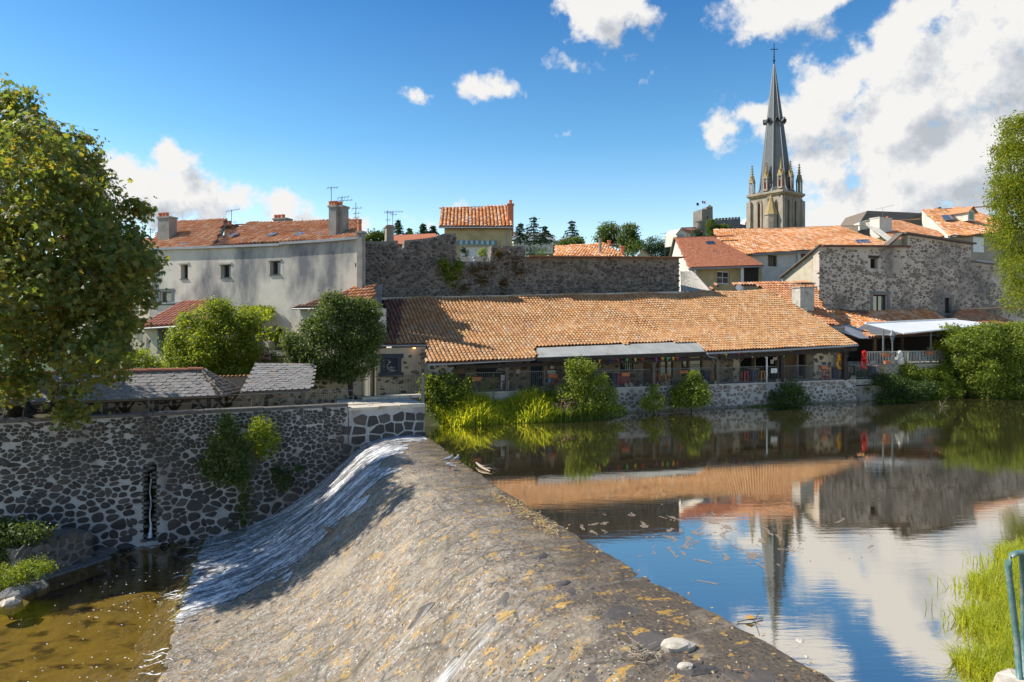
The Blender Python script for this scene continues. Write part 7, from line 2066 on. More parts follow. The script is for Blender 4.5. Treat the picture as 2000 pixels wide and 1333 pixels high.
# ------------------------------------------------------------------ castle and far houses
KY = 430.0
KP = Plane.through(1360, KY, 1480, KY + 14)
ca = thing('castle_keep', 'square castle keep with a small turret, far on the hill left of the church', 'castle', P(1375, 470, KY))
def kslab(pts_px, t, dep, name, m, parent): b = MB(); b.slab([KP.hit(x, y, t) for x, y in pts_px], KP.n * dep); return b.build(name, m, parent)
kslab([(1371, 409), (1392, 409), (1393, 470), (1371, 470)], 0, 10, 'keep_wall', M['castle_stone'], ca)
b = MB(); k0, k1 = KP.hit(1371, 409, 0), KP.hit(1359, 414, 9); b.slab([k0, k1, Vector((k1.x, k1.y, 50)), Vector((k0.x, k0.y, 50))], KP.n * .3 + KP.u * 1.0); b.build('keep_wall', M['castle_stone'], ca)
kslab([(1380, 405), (1392, 405), (1392, 409), (1380, 409)], .5, 4, 'turret_wall', M['castle_stone'], ca)
b = MB(); q = [KP.hit(1379, 406, -.2), KP.hit(1393, 405, -.2), KP.hit(1393, 405, 4.6), KP.hit(1380, 406, 4.6)]; ap = KP.hit(1386, 400, 2)
for k in range(4): b.face([q[k], q[(k + 1) % 4], ap])
b.build('turret_roof', M['slate_brown'], ca)
b = MB(); p = KP.hit(1366, 470, -2.5); z1_ = KP.hit(1366, 434, -2.5).z; b.lathe(Vector((p.x, p.y, 40)), [(2.3, 0), (2.3, z1_ - 40)], 12); rt = b.build('round_tower', M['castle_stone'], ca)
b = MB(); b.lathe(Vector((p.x, p.y, z1_)), [(2.7, 0), (.1, 1.7)], 12); b.build('tower_roof', M['slate_brown'], rt)
kslab([(1381, 423), (1383, 423), (1383, 429), (1381, 429)], -.1, .2, 'window_slit', M['dark_room'], ca)
for k, (px, y0, cols, lab) in enumerate(((1360, 396, ('blue_cloth',), 'small blue flag on the castle keep'), (1371, 392, ('blue_cloth', 'white_cloth', 'red_cloth'), 'blue white and red flag on the castle keep'))):
    base = KP.hit(px, 412, 4); tpz = KP.hit(px, y0, 4)
    f_ = thing('flag', lab, 'flag', base, 'flags on the castle keep')
    MB().tube([base, tpz], .12, 5).build('flagpole', M['white_paint'], f_)
    n3 = len(cols); wd = 2.6 if n3 == 3 else 1.8
    for q, cname in enumerate(cols):
        bb = MB()
        for z in range(3):
            a0 = wd * (q + z / 3) / n3; a1 = wd * (q + (z + 1) / 3) / n3
            bb.slab([tpz + KP.u * a0 + Vector((0, .25 * math.sin(a0 * 2.2), -.15 * a0)), tpz + KP.u * a1 + Vector((0, .25 * math.sin(a1 * 2.2), -.15 * a1)), tpz + KP.u * a1 + Vector((0, .25 * math.sin(a1 * 2.2), -.15 * a1 - 1.7)), tpz + KP.u * a0 + Vector((0, .25 * math.sin(a0 * 2.2), -.15 * a0 - 1.7))], (0, .04, 0))
        bb.build('flag_cloth' if n3 == 1 else 'stripe', M[cname], f_)
cw = thing('castle_wing', 'grey crenellated castle wing with blind arches, far on the hill', 'castle', P(1425, 470, KY))
kslab([(1398, 431), (1446, 428), (1446, 475), (1398, 475)], 4, 8, 'wall', M['castle_grey'], cw)
kslab([(1395, 429), (1399, 428), (1399, 475), (1395, 475)], 3.2, 8, 'wall_end', M['castle_stone'], cw)
kslab([(1446, 438), (1478, 444), (1478, 475), (1446, 475)], 5, 6, 'low_wing', M['castle_grey'], cw)
kslab([(1381, 435), (1398, 434), (1398, 442), (1381, 444)], 1, 5, 'lower_roof', M['slate_blue'], cw)
for k in range(8):
    x = 1398.5 + k * 6.2; kslab([(x, 426.6 - k * .35), (x + 3.6, 426.4 - k * .35), (x + 3.6, 431.5 - k * .35), (x, 431.8 - k * .35)], 3.9, 1.2, 'merlon', M['castle_grey'], cw)
for x in (1410, 1423, 1436):
    b = MB(); pp_ = [(x - 4.2, 475), (x - 4.2, 445), (x - 3.5, 441), (x - 1.6, 438), (x + 1.6, 438), (x + 3.5, 441), (x + 4.2, 445), (x + 4.2, 475)]
    for a_, c_ in zip(pp_, pp_[1:]): b.bar(KP.hit(*a_, 3.8), KP.hit(*c_, 3.8), .35, .5)
    b.build('blind_arch', M['castle_stone'], cw)
kslab([(1455, 436), (1460, 427), (1478, 431), (1478, 450), (1455, 445)], 8, 5, 'gable_wing', M['render_pale'], cw)
b = MB(); p = KP.hit(1470, 475, 3); z1_ = KP.hit(1470, 432, 3).z; b.lathe(Vector((p.x, p.y, 40)), [(2.2, 0), (2.2, z1_ - 40), (.1, z1_ - 38.6)], 12); b.build('round_tower', M['castle_grey'], cw)
fh = thing('white_gable_house', 'small white house with a brown roof below the castle keep', 'house', P(1340, 480, 300))
HP = Plane.through(1322, 300, 1365, 306)
b = MB(); b.slab([HP.hit(1322, 457, 0), HP.hit(1331, 447, 0), HP.hit(1342, 454, 0), HP.hit(1342, 480, 0), HP.hit(1322, 480, 0)], HP.n * 8); b.slab([HP.hit(1343, 454, .5), HP.hit(1370, 453, .5), HP.hit(1370, 480, .5), HP.hit(1343, 480, .5)], HP.n * 6); b.build('wall', M['render_pale'], fh)
b = MB(); b.slab([HP.hit(1330, 446, -.5), HP.hit(1344, 456, -.5), HP.hit(1372, 454, .2), HP.hit(1360, 445, 6)], (0, 0, .3)); b.slab([HP.hit(1331, 446, -.5), HP.hit(1320, 459, -.5), HP.hit(1320, 459, 8), HP.hit(1331, 446, 8)], (0, 0, .3)); b.build('roof', M['tile_brown'], fh)
for x in (1325, 1329, 1333, 1351, 1360):
    b = MB(); b.slab([HP.hit(x, 466, -.1), HP.hit(x + 2.2, 466, -.1), HP.hit(x + 2.2, 458, -.1), HP.hit(x, 458, -.1)], HP.n * .3); b.build('window', M['glass'], fh)
wb = thing('institute_building', 'long pale building with grey roof and rows of windows, far above the dark wall', 'building', P(1050, 500, 300))
WP = Plane.through(1005, 300, 1085, 306)
def wsl(pts_px, t, dep, name, m, parent=wb): b = MB(); b.slab([WP.hit(x, y, t) for x, y in pts_px], WP.n * dep); return b.build(name, m, parent)
wsl([(1003, 471), (1080, 471), (1080, 496), (1003, 496)], 0, 9, 'wall', M['render_pale'])
b = MB(); b.slab([WP.hit(1000, 472, -1), WP.hit(1086, 472, -1), WP.hit(1075, 457, 4.5), WP.hit(1000, 457, 4.5)], (0, 0, .4)); b.build('roof', M['slate_grey'], wb)
wsl([(1083, 474), (1132, 474), (1132, 500), (1083, 500)], 1, 9, 'wall', M['render_pale'])
b = MB(); b.slab([WP.hit(1080, 475, 0), WP.hit(1134, 475, 0), WP.hit(1122, 462, 5), WP.hit(1105, 464, 5)], (0, 0, .4)); b.build('roof', M['slate_grey'], wb)
for x in (1009, 1015, 1028, 1036, 1043, 1052, 1058, 1064):
    for y in ((473, 478), (484, 490)): 
        b = MB(); b.slab([WP.hit(x, y[1], -.15), WP.hit(x + 3.4, y[1], -.15), WP.hit(x + 3.4, y[0], -.15), WP.hit(x, y[0], -.15)], WP.n * .4); b.build('window', M['glass'], wb)
b = MB(); b.slab([WP.hit(1087, 488, .8), WP.hit(1101, 488, .8), WP.hit(1101, 478, .8), WP.hit(1087, 478, .8)], WP.n * .4); b.build('window', M['glass'], wb)
for x in (1008, 1019):
    b = MB(); b.slab([WP.hit(x, 469, 0), WP.hit(x + 5, 469, 0), WP.hit(x + 5, 465, 0), WP.hit(x + 2.5, 462, 0), WP.hit(x, 465, 0)], WP.n * 2); b.build('dormer', M['slate_blue'], wb)
for lab, q, YY in (('tiny red roofed house on the hill right of the pale building', [(1145, 482), (1158, 480), (1165, 482), (1165, 500), (1145, 500)], 200), ('small red gable roof peeping over the dark wall', [(1246, 500), (1257, 490), (1268, 500), (1268, 510), (1246, 510)], 150)):
    t = thing('far_house', lab, 'house', P(q[0][0], 505, YY), 'far red roofed houses')
    b = MB(); b.slab([P(x, y, YY) for x, y in q], (1, 6, 0)); b.build('wall', M['render_cream'], t)
    b = MB()
    if len(q) == 5: b.slab([P(q[0][0] - 2, q[0][1] + 2, YY - .5), P(q[1][0], q[1][1] - 1.5, YY - .5), P(q[1][0], q[1][1] - 1.5, YY + 7), P(q[0][0] - 2, q[0][1] + 2, YY + 7)], (0, 0, .25)); b.slab([P(q[2][0] + 2, q[2][1] + 2, YY - .5), P(q[1][0], q[1][1] - 1.5, YY - .5), P(q[1][0], q[1][1] - 1.5, YY + 7), P(q[2][0] + 2, q[2][1] + 2, YY + 7)], (0, 0, .25))
    b.build('roof', M['tile_red'], t)
# ------------------------------------------------------------------ trees and plants
def tree(name, label, lobes_px, y, base_px, leaf, m, dens, per, clump, seed, r0, palm=False, group=None, trunk_m='bark', shell=.55, up=.35, ry=None, cat='tree'):
    lobes = []
    for q in lobes_px:
        px, py, rp = q[:3]; rq = q[3] if len(q) > 3 and q[3] else rp; dy = q[4] if len(q) > 4 else 0
        c = P(px, py, y + dy); r1 = rp / F * (y + dy); r2 = rq / F * (y + dy)
        lobes.append((tuple(c), (r1, ry or max(r1, r2) * .85, r2)))
    if y < 60: lobes = ragged(lobes, seed, 2, .3)
    b = P(base_px[0], base_px[1], y)
    t = thing(name, label, cat, b, group)
    tips = [Vector(c) for c, r in lobes][:16]
    limbs(t, b, tips, r0, M[trunk_m], seed=seed)
    crown(t, lobes, dens, leaf, m, seed, clump, per, palm=palm, shell=shell, up=up)
    return t
tree('chestnut_tree', 'big horse chestnut tree with rusty tinged leaves rising behind the retaining wall',
     [(-30, 250, 85, 75, -1.3), (20, 235, 52, 62, -0.3), (85, 300, 72, 62, -1.3), (155, 300, 48, 44, -0.3), (120, 360, 85, 60, -1.6), (20, 380, 120, 90, -2.8), (178, 395, 62, 62, -0.3), (90, 470, 115, 75, -3.5), (205, 470, 62, 52, -1.3), (262, 432, 26, 30, -0.3), (255, 500, 40, 34, -0.8), (292, 520, 32, 26, -1.3), (170, 550, 90, 62, -3.5), (240, 575, 42, 46, -1.3), (50, 590, 110, 85, -4.2), (150, 650, 85, 62, -3.5), (228, 650, 36, 52, -1.1), (30, 700, 75, 60, -4.6), (110, 720, 62, 50, -4.2), (180, 725, 55, 42, -5.5), (60, 560, 110, 80, -5.0), (150, 560, 80, 62, -4.6), (100, 470, 105, 80, -4.6), (195, 490, 66, 60, -4.1), (40, 400, 110, 80, -4.2), (130, 400, 80, 70, -3.4), (160, 640, 84, 62, -4.3), (225, 590, 52, 60, -3.4), (-50, 520, 130, 110, -4.2), (250, 530, 44, 50, -4.2), (60, 300, 80, 70, -4.9), (140, 785, 28, 40, -4.1), (232, 705, 26, 30, -1.6), (-60, 420, 120, 120, -0.3), (-70, 600, 120, 120, -0.3), (20, 770, 22, 24, -3.5)],
     29.5, (12, 862), .205, M['chestnut_leaf'], 2.3, 16, .25, 2, .36, palm=True, shell=.7)
shrub('green_bush', 'big light green bush rounded in front of the annex and pergola', 'bush', [(415, 625, 42, 34), (370, 660, 36, 40), (440, 660, 52, 46), (400, 700, 60, 36), (345, 690, 28, 30), (470, 690, 30, 34), (490, 625, 26, 22), (360, 715, 36, 20), (455, 725, 46, 22)], 37.5, (420, 775), .13, M['bush_leaf'], 11, 14, .17, 3, r0=.12, shell=.6)
shrub('laurel_tree', 'large dark glossy bush tree hanging over the garden wall beside the hall', 'bush', [(680, 610, 44, 32), (650, 640, 54, 46), (700, 650, 44, 44), (610, 668, 40, 38), (640, 690, 58, 42), (700, 700, 36, 40), (590, 690, 28, 30), (662, 728, 40, 16), (575, 672, 16, 20), (725, 620, 16, 18), (728, 655, 18, 34)], 36.2, (690, 790), .13, M['laurel_leaf'], 12, 14, .17, 4, r0=.16, shell=.6)
shrub('garden_shrub', 'pale flowering shrub left of the annex window, half behind the tree', 'shrub', [(280, 705, 26, 22), (255, 700, 22, 18), (300, 715, 18, 18)], 40, (280, 760), .12, M['vine_leaf'], 9, 12, .16, 5, r0=.05)
shrub('mallow_shrub', 'dark shrub with pink flowers below the balcony', 'shrub', [(510, 690, 16, 14), (495, 700, 14, 14), (530, 700, 14, 10)], 38.2, (512, 740), .1, M['ivy_leaf'], 12, 12, .14, 6, r0=.04)
rng = np.random.default_rng(12)
Pf = np.array([P(510 + rng.normal() * 16, 694 + rng.normal() * 8, 37.5) for _ in range(90)]); v_, f_ = leaf_arrays(Pf, np.full(90, .11), .2, rng=rng, aspect=.9)
tag(np_mesh('mallow_flower', v_, f_, M['petal'], None, 'stuff', np.repeat(rng.random(90), 2)), 'pink blossoms on the shrub below the balcony', 'blossoms')
shrub('river_bush', 'fresh green bush growing between the pier and the tiled hall', 'bush', [(848, 770, 22, 26), (868, 745, 18, 18), (860, 800, 30, 26), (885, 770, 20, 22), (832, 745, 12, 14), (905, 760, 18, 18)], 38.8, (858, 836), .13, M['bush_leaf'], 12, 12, .15, 7, r0=.05)
shrub('river_bush', 'tall loose green bush in front of the terrace, left of the first pale wall stretch', 'bush', [(1132, 745, 30, 34), (1125, 720, 18, 18), (1165, 760, 26, 28), (1105, 772, 26, 22), (1150, 790, 42, 26), (1185, 785, 26, 26), (1120, 798, 36, 18)], 40.6, (1145, 825), .13, M['bush_leaf'], 9, 12, .16, 8, r0=.05, group='bushes along the river wall')
shrub('river_bush', 'pointed green bush standing alone against the terrace wall, in the middle of its length', 'bush', [(1352, 740, 16, 16), (1350, 760, 30, 18), (1345, 780, 34, 18), (1370, 775, 22, 18), (1330, 770, 20, 14)], 43.6, (1350, 806), .13, M['bush_leaf'], 11, 12, .14, 9, r0=.04, group='bushes along the river wall')
shrub('river_bush', 'small green bush on the terrace wall, left of the pointed bush', 'bush', [(1275, 770, 14, 14), (1278, 785, 24, 16), (1265, 790, 16, 10)], 42.6, (1277, 806), .12, M['bush_leaf'], 11, 10, .13, 10, r0=.03, group='bushes along the river wall')
shrub('river_bush', 'ivy clad bush with a pale leafy front at the right part of the terrace wall', 'bush', [(1545, 762, 22, 16), (1555, 778, 26, 18), (1525, 780, 26, 12), (1545, 790, 18, 12)], 46.6, (1545, 800), .12, M['ivy_leaf'], 12, 12, .13, 11, r0=.03, group='bushes along the river wall')
shrub('river_bush', 'dark ivy hedge hanging to the water below the end of the hall', 'bush', [(1690, 750, 40, 26), (1735, 755, 40, 28), (1665, 768, 26, 22), (1710, 775, 50, 20), (1775, 768, 40, 28)], 51.2, (1715, 798), .12, M['ivy_leaf'], 14, 14, .15, 12, r0=.05, group='bushes along the river wall', ry=.9)
shrub('river_bush', 'yellow green creeper mound spilling over the cafe terrace wall', 'bush', [(1775, 735, 30, 18), (1820, 740, 40, 22), (1760, 720, 16, 16), (1840, 760, 36, 26), (1800, 765, 40, 20)], 53.0, (1810, 790), .14, M['bush_leaf'], 12, 12, .16, 13, r0=.05, group='bushes along the river wall', ry=1.0)
shrub('riverside_tree', 'large bright green leafy tree leaning over the water right of the cafe terrace', 'tree', [(1905, 668, 50, 30), (1960, 680, 60, 36), (1890, 705, 46, 32), (1945, 725, 62, 38), (2010, 700, 50, 60), (1900, 745, 40, 26), (1935, 765, 56, 20), (1985, 760, 40, 26), (1880, 680, 26, 22), (2000, 650, 30, 22)], 53.5, (1940, 785), .17, M['bush_leaf'], 8, 14, .22, 14, r0=.14, ry=2.2)
# birch at the right edge
lobes_px = [(1985, 270, 30, 40), (1970, 300, 24, 30), (2010, 260, 46, 50), (1980, 330, 40, 50), (2015, 370, 60, 50), (1975, 410, 30, 50), (2005, 460, 50, 60), (1985, 520, 34, 40), (1990, 575, 24, 40), (1952, 380, 16, 40), (1950, 455, 12, 40)]
bt = tree('birch_tree', 'hanging yellow green birch foliage at the right edge above the stone building', lobes_px, 44, (2075, 700), .15, M['birch_leaf'], 14, 12, .22, 15, .25, trunk_m='bark_pale', shell=.3, up=.1)
rng = np.random.default_rng(16); P_ = []
for k in range(260):                                   # hanging strands
    px = 1942 + rng.random() ** .6 * 90; py = 270 + rng.random() * 250; L = 20 + rng.random() * 60; dy = rng.normal() * 1.2
    for q in range(26): P_.append(P(px + rng.normal() * 2.2, py + L * q / 26, 44 + dy))
P_ = np.array(P_); v_, f_ = leaf_arrays(P_, .12 * rng.uniform(.6, 1.2, len(P_)), .1, rng=rng, drop=1.0)
np_mesh('hanging_leaves', v_, f_, M['birch_leaf'], bt, None, np.repeat(rng.random(len(P_)), 2))
# plants on the retaining wall
shrub('wall_bush', 'dark green bush growing out of the retaining wall', 'bush', [(445, 835, 18, 22), (440, 875, 32, 34), (425, 910, 30, 28), (465, 895, 24, 36), (445, 930, 34, 16)], 29.2, (450, 935), .12, M['laurel_leaf'], 14, 12, .14, 17, r0=.04, group='bushes on the retaining wall')
shrub('wall_bush', 'yellow green bush growing out of the retaining wall, right of the dark one', 'bush', [(508, 830, 14, 20), (515, 860, 26, 22), (520, 880, 18, 16), (495, 850, 12, 14)], 30.2, (505, 895), .11, M['vine_leaf'], 12, 10, .13, 18, r0=.03, group='bushes on the retaining wall')
shrub('wall_bush', 'small dull bush low on the retaining wall near the running water', 'bush', [(548, 930, 18, 14), (560, 945, 14, 12), (580, 915, 8, 6)], 31.0, (555, 950), .1, M['ivy_leaf'], 11, 10, .13, 19, r0=.03, group='bushes on the retaining wall')
rng = np.random.default_rng(20); P_ = []
for k in range(2600):
    v = rng.random(); P_.append(RW.hit(476 + rng.normal() * (4.5 + 5 * math.sin(v * 3.0)), 900 + 125 * v, -.1 - abs(rng.normal()) * .14))
P_ = np.array(P_); v_, f_ = leaf_arrays(P_, .075 * rng.uniform(.5, 1.3, len(P_)), .1, rng=rng, drop=1.2, aspect=.4)
tag(np_mesh('hanging_ivy', v_, f_, M['bush_leaf'], None, None, np.repeat(rng.random(len(P_)) * .6, 2)), 'strand of ivy hanging down the retaining wall to the running water', 'ivy')
P_ = []
for k in range(150):
    x = 488 + rng.normal() * 9; P_.append((RW.hit(x, 865 + rng.random() * 20, -.25), RW.hit(x + rng.normal() * 3, 915 + rng.random() * 20, -.2)))
b = MB()
for a_, c_ in P_: b.tube([a_, a_.lerp(c_, .5) - RW.n * .06, c_], .008, 3, caps=False)
tag(b.build('dead_stems', M['twig'], None, kind='stuff'), 'dry brown stems hanging under the wall bushes', 'stems')
shrub('pool_bush', 'dark green bush at the foot of the wall, left edge of the pool', 'bush', [(10, 1040, 40, 26), (-10, 1075, 40, 30), (70, 1040, 26, 20), (25, 1090, 26, 20)], 25.5, (10, 1120), .12, M['laurel_leaf'], 14, 12, .15, 21, r0=.05)
shrub('pool_weeds', 'pale green leafy weeds on the rocks in front of the stone block', 'weeds', [(20, 1125, 34, 18), (60, 1112, 34, 18), (85, 1110, 16, 12), (30, 1140, 26, 14)], 24.2, (45, 1158), .07, M['vine_leaf'], 16, 12, .11, 22, r0=.03)
# grass and reeds on the far bank
rng = np.random.default_rng(23)
n = 7000
s_ = rng.uniform(-4.9, 3.6, n); d_ = rng.random(n)
c_ = np.array([BK.at(a, -2.3 + 1.8 * q, -.2 + 1.15 * q) for a, q in zip(s_, d_)])
h_ = rng.uniform(.4, 1.0, n) * (.8 + .4 * np.sin(s_ * 1.7)) 
v_, f_ = blades(c_, h_ * rng.uniform(.7, 1.35, n), .075, 1.1, rng)
tag(np_mesh('bank_grass', v_, f_, M['grass_blade'], None, 'stuff', np.tile(rng.random(n), 3)), 'bright yellow green grass on the far river bank', 'grass')
n = 700
c_ = np.array([BK.at(rng.normal(3.1, .9), -2.5 + rng.random() * .8, -.1) for _ in range(n)])
v_, f_ = blades(c_, rng.uniform(.8, 1.4, n), .04, 1.1, rng)
tag(np_mesh('sedge_tuft', v_, f_, M['reed_blade'], None, None, np.tile(rng.random(n), 3)), 'dark arching sedge tuft at the right end of the bank grass', 'sedge')
n = 260
c_ = np.array([BK.at(rng.uniform(.6, 2.6), -.6 + rng.random() * .3, .8) for _ in range(n)])
v_, f_ = blades(c_, rng.uniform(.7, 1.35, n), .035, .25, rng)
tag(np_mesh('reed_clump', v_, f_, M['reed_blade'], None, None, np.tile(rng.random(n), 3)), 'upright green reeds behind the bank grass', 'reeds')
for k, (px, y0, y1, lab) in enumerate(((964, 728, 790, 'tall spiky weed standing over the bank grass, before the blackboard'), (948, 742, 788, 'shorter pale weed left of the tall spiky one'))):
    a_, c_ = BK.hit(px, y1, -.7), BK.hit(px, y0, -.7); t = thing('tall_weed', lab, 'weed', a_, 'weeds before the terrace')
    MB().tube([a_, c_], [.02, .008], 4).build('stem', M['twig'], t)
    P_ = []
    for q in range(420):
        z = rng.random(); rr = (.42 * (1 - z) + .04) * rng.random(); an = rng.random() * 6.28; P_.append(a_.lerp(c_, .15 + .85 * z) + Vector((rr * math.cos(an), rr * math.sin(an), rr * .6)))
    P_ = np.array(P_); v_, f_ = leaf_arrays(P_, .08 * rng.uniform(.5, 1.2, len(P_)), .3, rng=rng, aspect=.45); np_mesh('leaves', v_, f_, M['bush_leaf'], t, None, np.repeat(rng.random(len(P_)), 2))
P_ = np.array([BK.hit(1110 + rng.normal() * 14, 792 + rng.normal() * 8, -2.2) for _ in range(130)]); v_, f_ = leaf_arrays(P_, np.full(130, .08), .2, rng=rng, aspect=.9)
tag(np_mesh('balsam_blossom', v_, f_, M['petal'], None, 'stuff', np.repeat(rng.random(130), 2)), 'pink blossoms among the grass below the tall loose bush', 'blossoms')
P_ = np.array([BK.hit(x + rng.normal() * 2.4, 716 + rng.random() * 36, .5) for x in (1141, 1152) for _ in range(70)]); v_, f_ = leaf_arrays(P_, np.full(len(P_), .12), .2, rng=rng, aspect=.9)
tag(np_mesh('flower_garland', v_, f_, M['flower_orange'], None, None, np.repeat(rng.random(len(P_)), 2)), 'orange flower garland hanging on the terrace behind the loose bush', 'garland')
for (sa_, sb_2, lab) in ((18, 21, 'fringe of low weeds at the foot of the terrace wall'), (27.5, 34, 'green duckweed margin under the ivy hedge')):
    n = 700; c_ = np.array([BK.at(rng.normal((sa_ + sb_2) / 2, 1.6), -.1 - rng.random() ** 2 * .8, -.03) for _ in range(n)]); v_, f_ = blades(c_, rng.uniform(.05, .22, n), .04, 1.0, rng)
    tag(np_mesh('water_weed', v_, f_, M['reed_blade'], None, 'stuff', np.tile(rng.random(n), 3)), lab, 'weeds')
# grass of the near bank
n = 60000
k_ = rng.random(n) * (len(nb) - 1.001); i_ = k_.astype(int); fr = (k_ - i_)[:, None]
A = np.array(nb); base = A[i_] * (1 - fr) + A[i_ + 1] * fr
dd = rng.random(n) ** 1.15 * 3.6 - .3
dd += .35 * np.sin(k_ * 7.0) * (dd < .6)
zz = np.interp(dd, [-.6, 0, .5, 1.3, 2.4, 5], [-.1, -.02, .3, .95, 1.5, 1.7])
c_ = np.stack([base[:, 0] + .8 * dd, base[:, 1] - .6 * dd, zz], 1)
v_, f_ = blades(c_, rng.uniform(.2, .5, n), .02, 1.1, rng)
tag(np_mesh('near_grass', v_, f_, M['grass_blade'], None, 'stuff', np.tile(rng.random(n), 3)), 'bright lush grass on the near river bank at the right', 'grass')
for k, (px, py) in enumerate(((1890, 1160), (1882, 1222), (1930, 1105))):
    n = 70; g_ = G(px, py, 0); c_ = np.array([g_ + Vector((rng.normal() * .18, rng.normal() * .3, -.02)) for _ in range(n)]); v_, f_ = blades(c_, rng.uniform(.12, .4, n), .016, 1.5, rng)
    tag(np_mesh('water_grass', v_, f_, M['grass_blade'], None, None, np.tile(rng.random(n), 3)), ['upper floating grass tuft off the near bank', 'lower floating grass tuft off the near bank', 'grass tuft at the far end of the near bank, in the water'][k], 'grass tuft', 'grass tufts in the water')
# far trees on the hill
def far_tree(label, lobes, y, base, m='far_leaf', name='far_tree', leaf=.8, dens=1.5, seed=1, per=10, clump=.7):
    return tree(name, label, lobes, y, base, leaf, M[m], dens, per, clump, seed, .35, group='trees on the hill')
far_tree('broad round olive tree on the hill, left of a pair', [(1188, 455, 20, 20), (1178, 470, 14, 12), (1198, 468, 12, 14)], 230, (1190, 500), seed=31)
far_tree('taller bright round tree on the hill, right of a pair', [(1228, 452, 16, 14), (1225, 470, 18, 16), (1238, 478, 14, 14), (1220, 485, 12, 10)], 225, (1226, 505), seed=32)
far_tree('small bright tree low on the hill before the round pair', [(1238, 485, 13, 12), (1230, 495, 10, 8)], 160, (1238, 510), seed=33, leaf=.5, dens=1.2)
for k, (px, py, r_) in enumerate(((1262, 478, 13), (1280, 476, 15), (1300, 480, 14), (1312, 486, 10), (1270, 490, 12), (1295, 492, 12))):
    far_tree(['haze tinted tree at the left end of the far hill row', 'haze tinted tree with the highest crown of the far hill row', 'haze tinted tree third along the far hill row', 'haze tinted tree at the right end of the far hill row', 'low haze tinted tree left in front of the far hill row', 'low haze tinted tree right in front of the far hill row'][k], [(px, py, r_, r_ * .9), (px + 5, py + 8, r_ * .8)], 380, (px, 510), 'far_leaf_haze', leaf=1.2, dens=.3, seed=40 + k, clump=1.1)
far_tree('green round bush before the pale far building, right one', [(1060, 492, 9, 8)], 150, (1060, 512), seed=50, leaf=.4, dens=1.6)
far_tree('dark bush before the pale far building, left one', [(1040, 488, 10, 9), (1034, 496, 8, 6)], 155, (1040, 512), 'fir_leaf', seed=51, leaf=.4, dens=1.6)
far_tree('wide green tree right of the pale far building', [(1115, 477, 18, 9), (1128, 474, 12, 10), (1100, 480, 10, 7)], 240, (1115, 500), seed=52)
far_tree('pale green tree hump left of the brown chimney', [(735, 462, 16, 9), (722, 468, 14, 7), (750, 460, 10, 8)], 200, (735, 500), seed=53)
far_tree('tree hump between the conifers and the yellow house', [(806, 462, 9, 6), (795, 466, 8, 5)], 190, (800, 500), seed=54, leaf=.5, dens=1.2)
far_tree('bright green tree under the castle keep', [(1402 - 8, 452, 12, 12), (1388, 440, 6, 12), (1405, 448, 8, 8)], 330, (1394, 480), seed=55, leaf=.8)
far_tree('small dark tree between the white house and the castle', [(1361, 456, 8, 9), (1366, 464, 7, 8)], 290, (1362, 480), 'fir_leaf', seed=56, leaf=.7)
far_tree('light bush before the castle arches', [(1415, 445, 7, 5)], 330, (1415, 470), seed=57, leaf=.8)
def conifer(label, px, ytop, ybot, w, y, seed, tiers=9, irregular=.3, m='fir_leaf'):
    rn = random.Random(seed); rng2 = np.random.default_rng(seed)
    b_, t_ = P(px, ybot, y), P(px, ytop, y); H_ = t_.z - b_.z
    t = thing('conifer_tree', label, 'tree', b_, 'conifers on the hill')
    MB().tube([b_, t_], [.35, .05], 6).build('trunk', M['bark'], t)
    pts_ = []
    for k in range(tiers):
        f_ = k / tiers; rr = w / F * y * .72 * (1 - f_ * .93) * rn.uniform(1 - irregular, 1 + irregular) + .2
        for q in range(9):
            a = rn.random() * 6.28; L = rr * rn.uniform(.7, 1.1)
            for z in range(14):
                g = (z + 1) / 14; pts_.append(b_ + Vector((math.cos(a) * L * g, math.sin(a) * L * g, H_ * (.12 + .86 * f_) - .25 * L * g * g)) + Vector((rn.gauss(0, .2), rn.gauss(0, .2), rn.gauss(0, .12))))
    p_ = np.array(pts_); v_, f2 = leaf_arrays(p_, .75 * rng2.uniform(.6, 1.2, len(p_)) * y / 230, .5, rng=rng2, aspect=.6)
    np_mesh('crown', v_, f2, M[m], t, None, np.repeat(rng2.random(len(p_)), 2))
conifer('dark conifer behind the brown chimney', 778, 427, 475, 26, 210, 1)
conifer('small conifer right of the brown chimney', 800, 446, 472, 22, 210, 2)
conifer('left conifer of the dark pair by the yellow house', 826, 436, 470, 24, 200, 3)
conifer('right conifer of the dark pair by the yellow house', 846, 440, 470, 24, 200, 4)
conifer('tallest dark conifer right of the yellow house', 1043, 420, 478, 40, 260, 5, irregular=.45)
conifer('dark spreading conifer just right of the yellow house', 1016, 434, 478, 34, 262, 6, irregular=.4)
conifer('low dark conifer right of the tallest one', 1064, 440, 476, 34, 265, 7, irregular=.45)
conifer('thin conifer with a bare top, above the wide green tree', 1117, 428, 482, 34, 250, 8, irregular=.6)

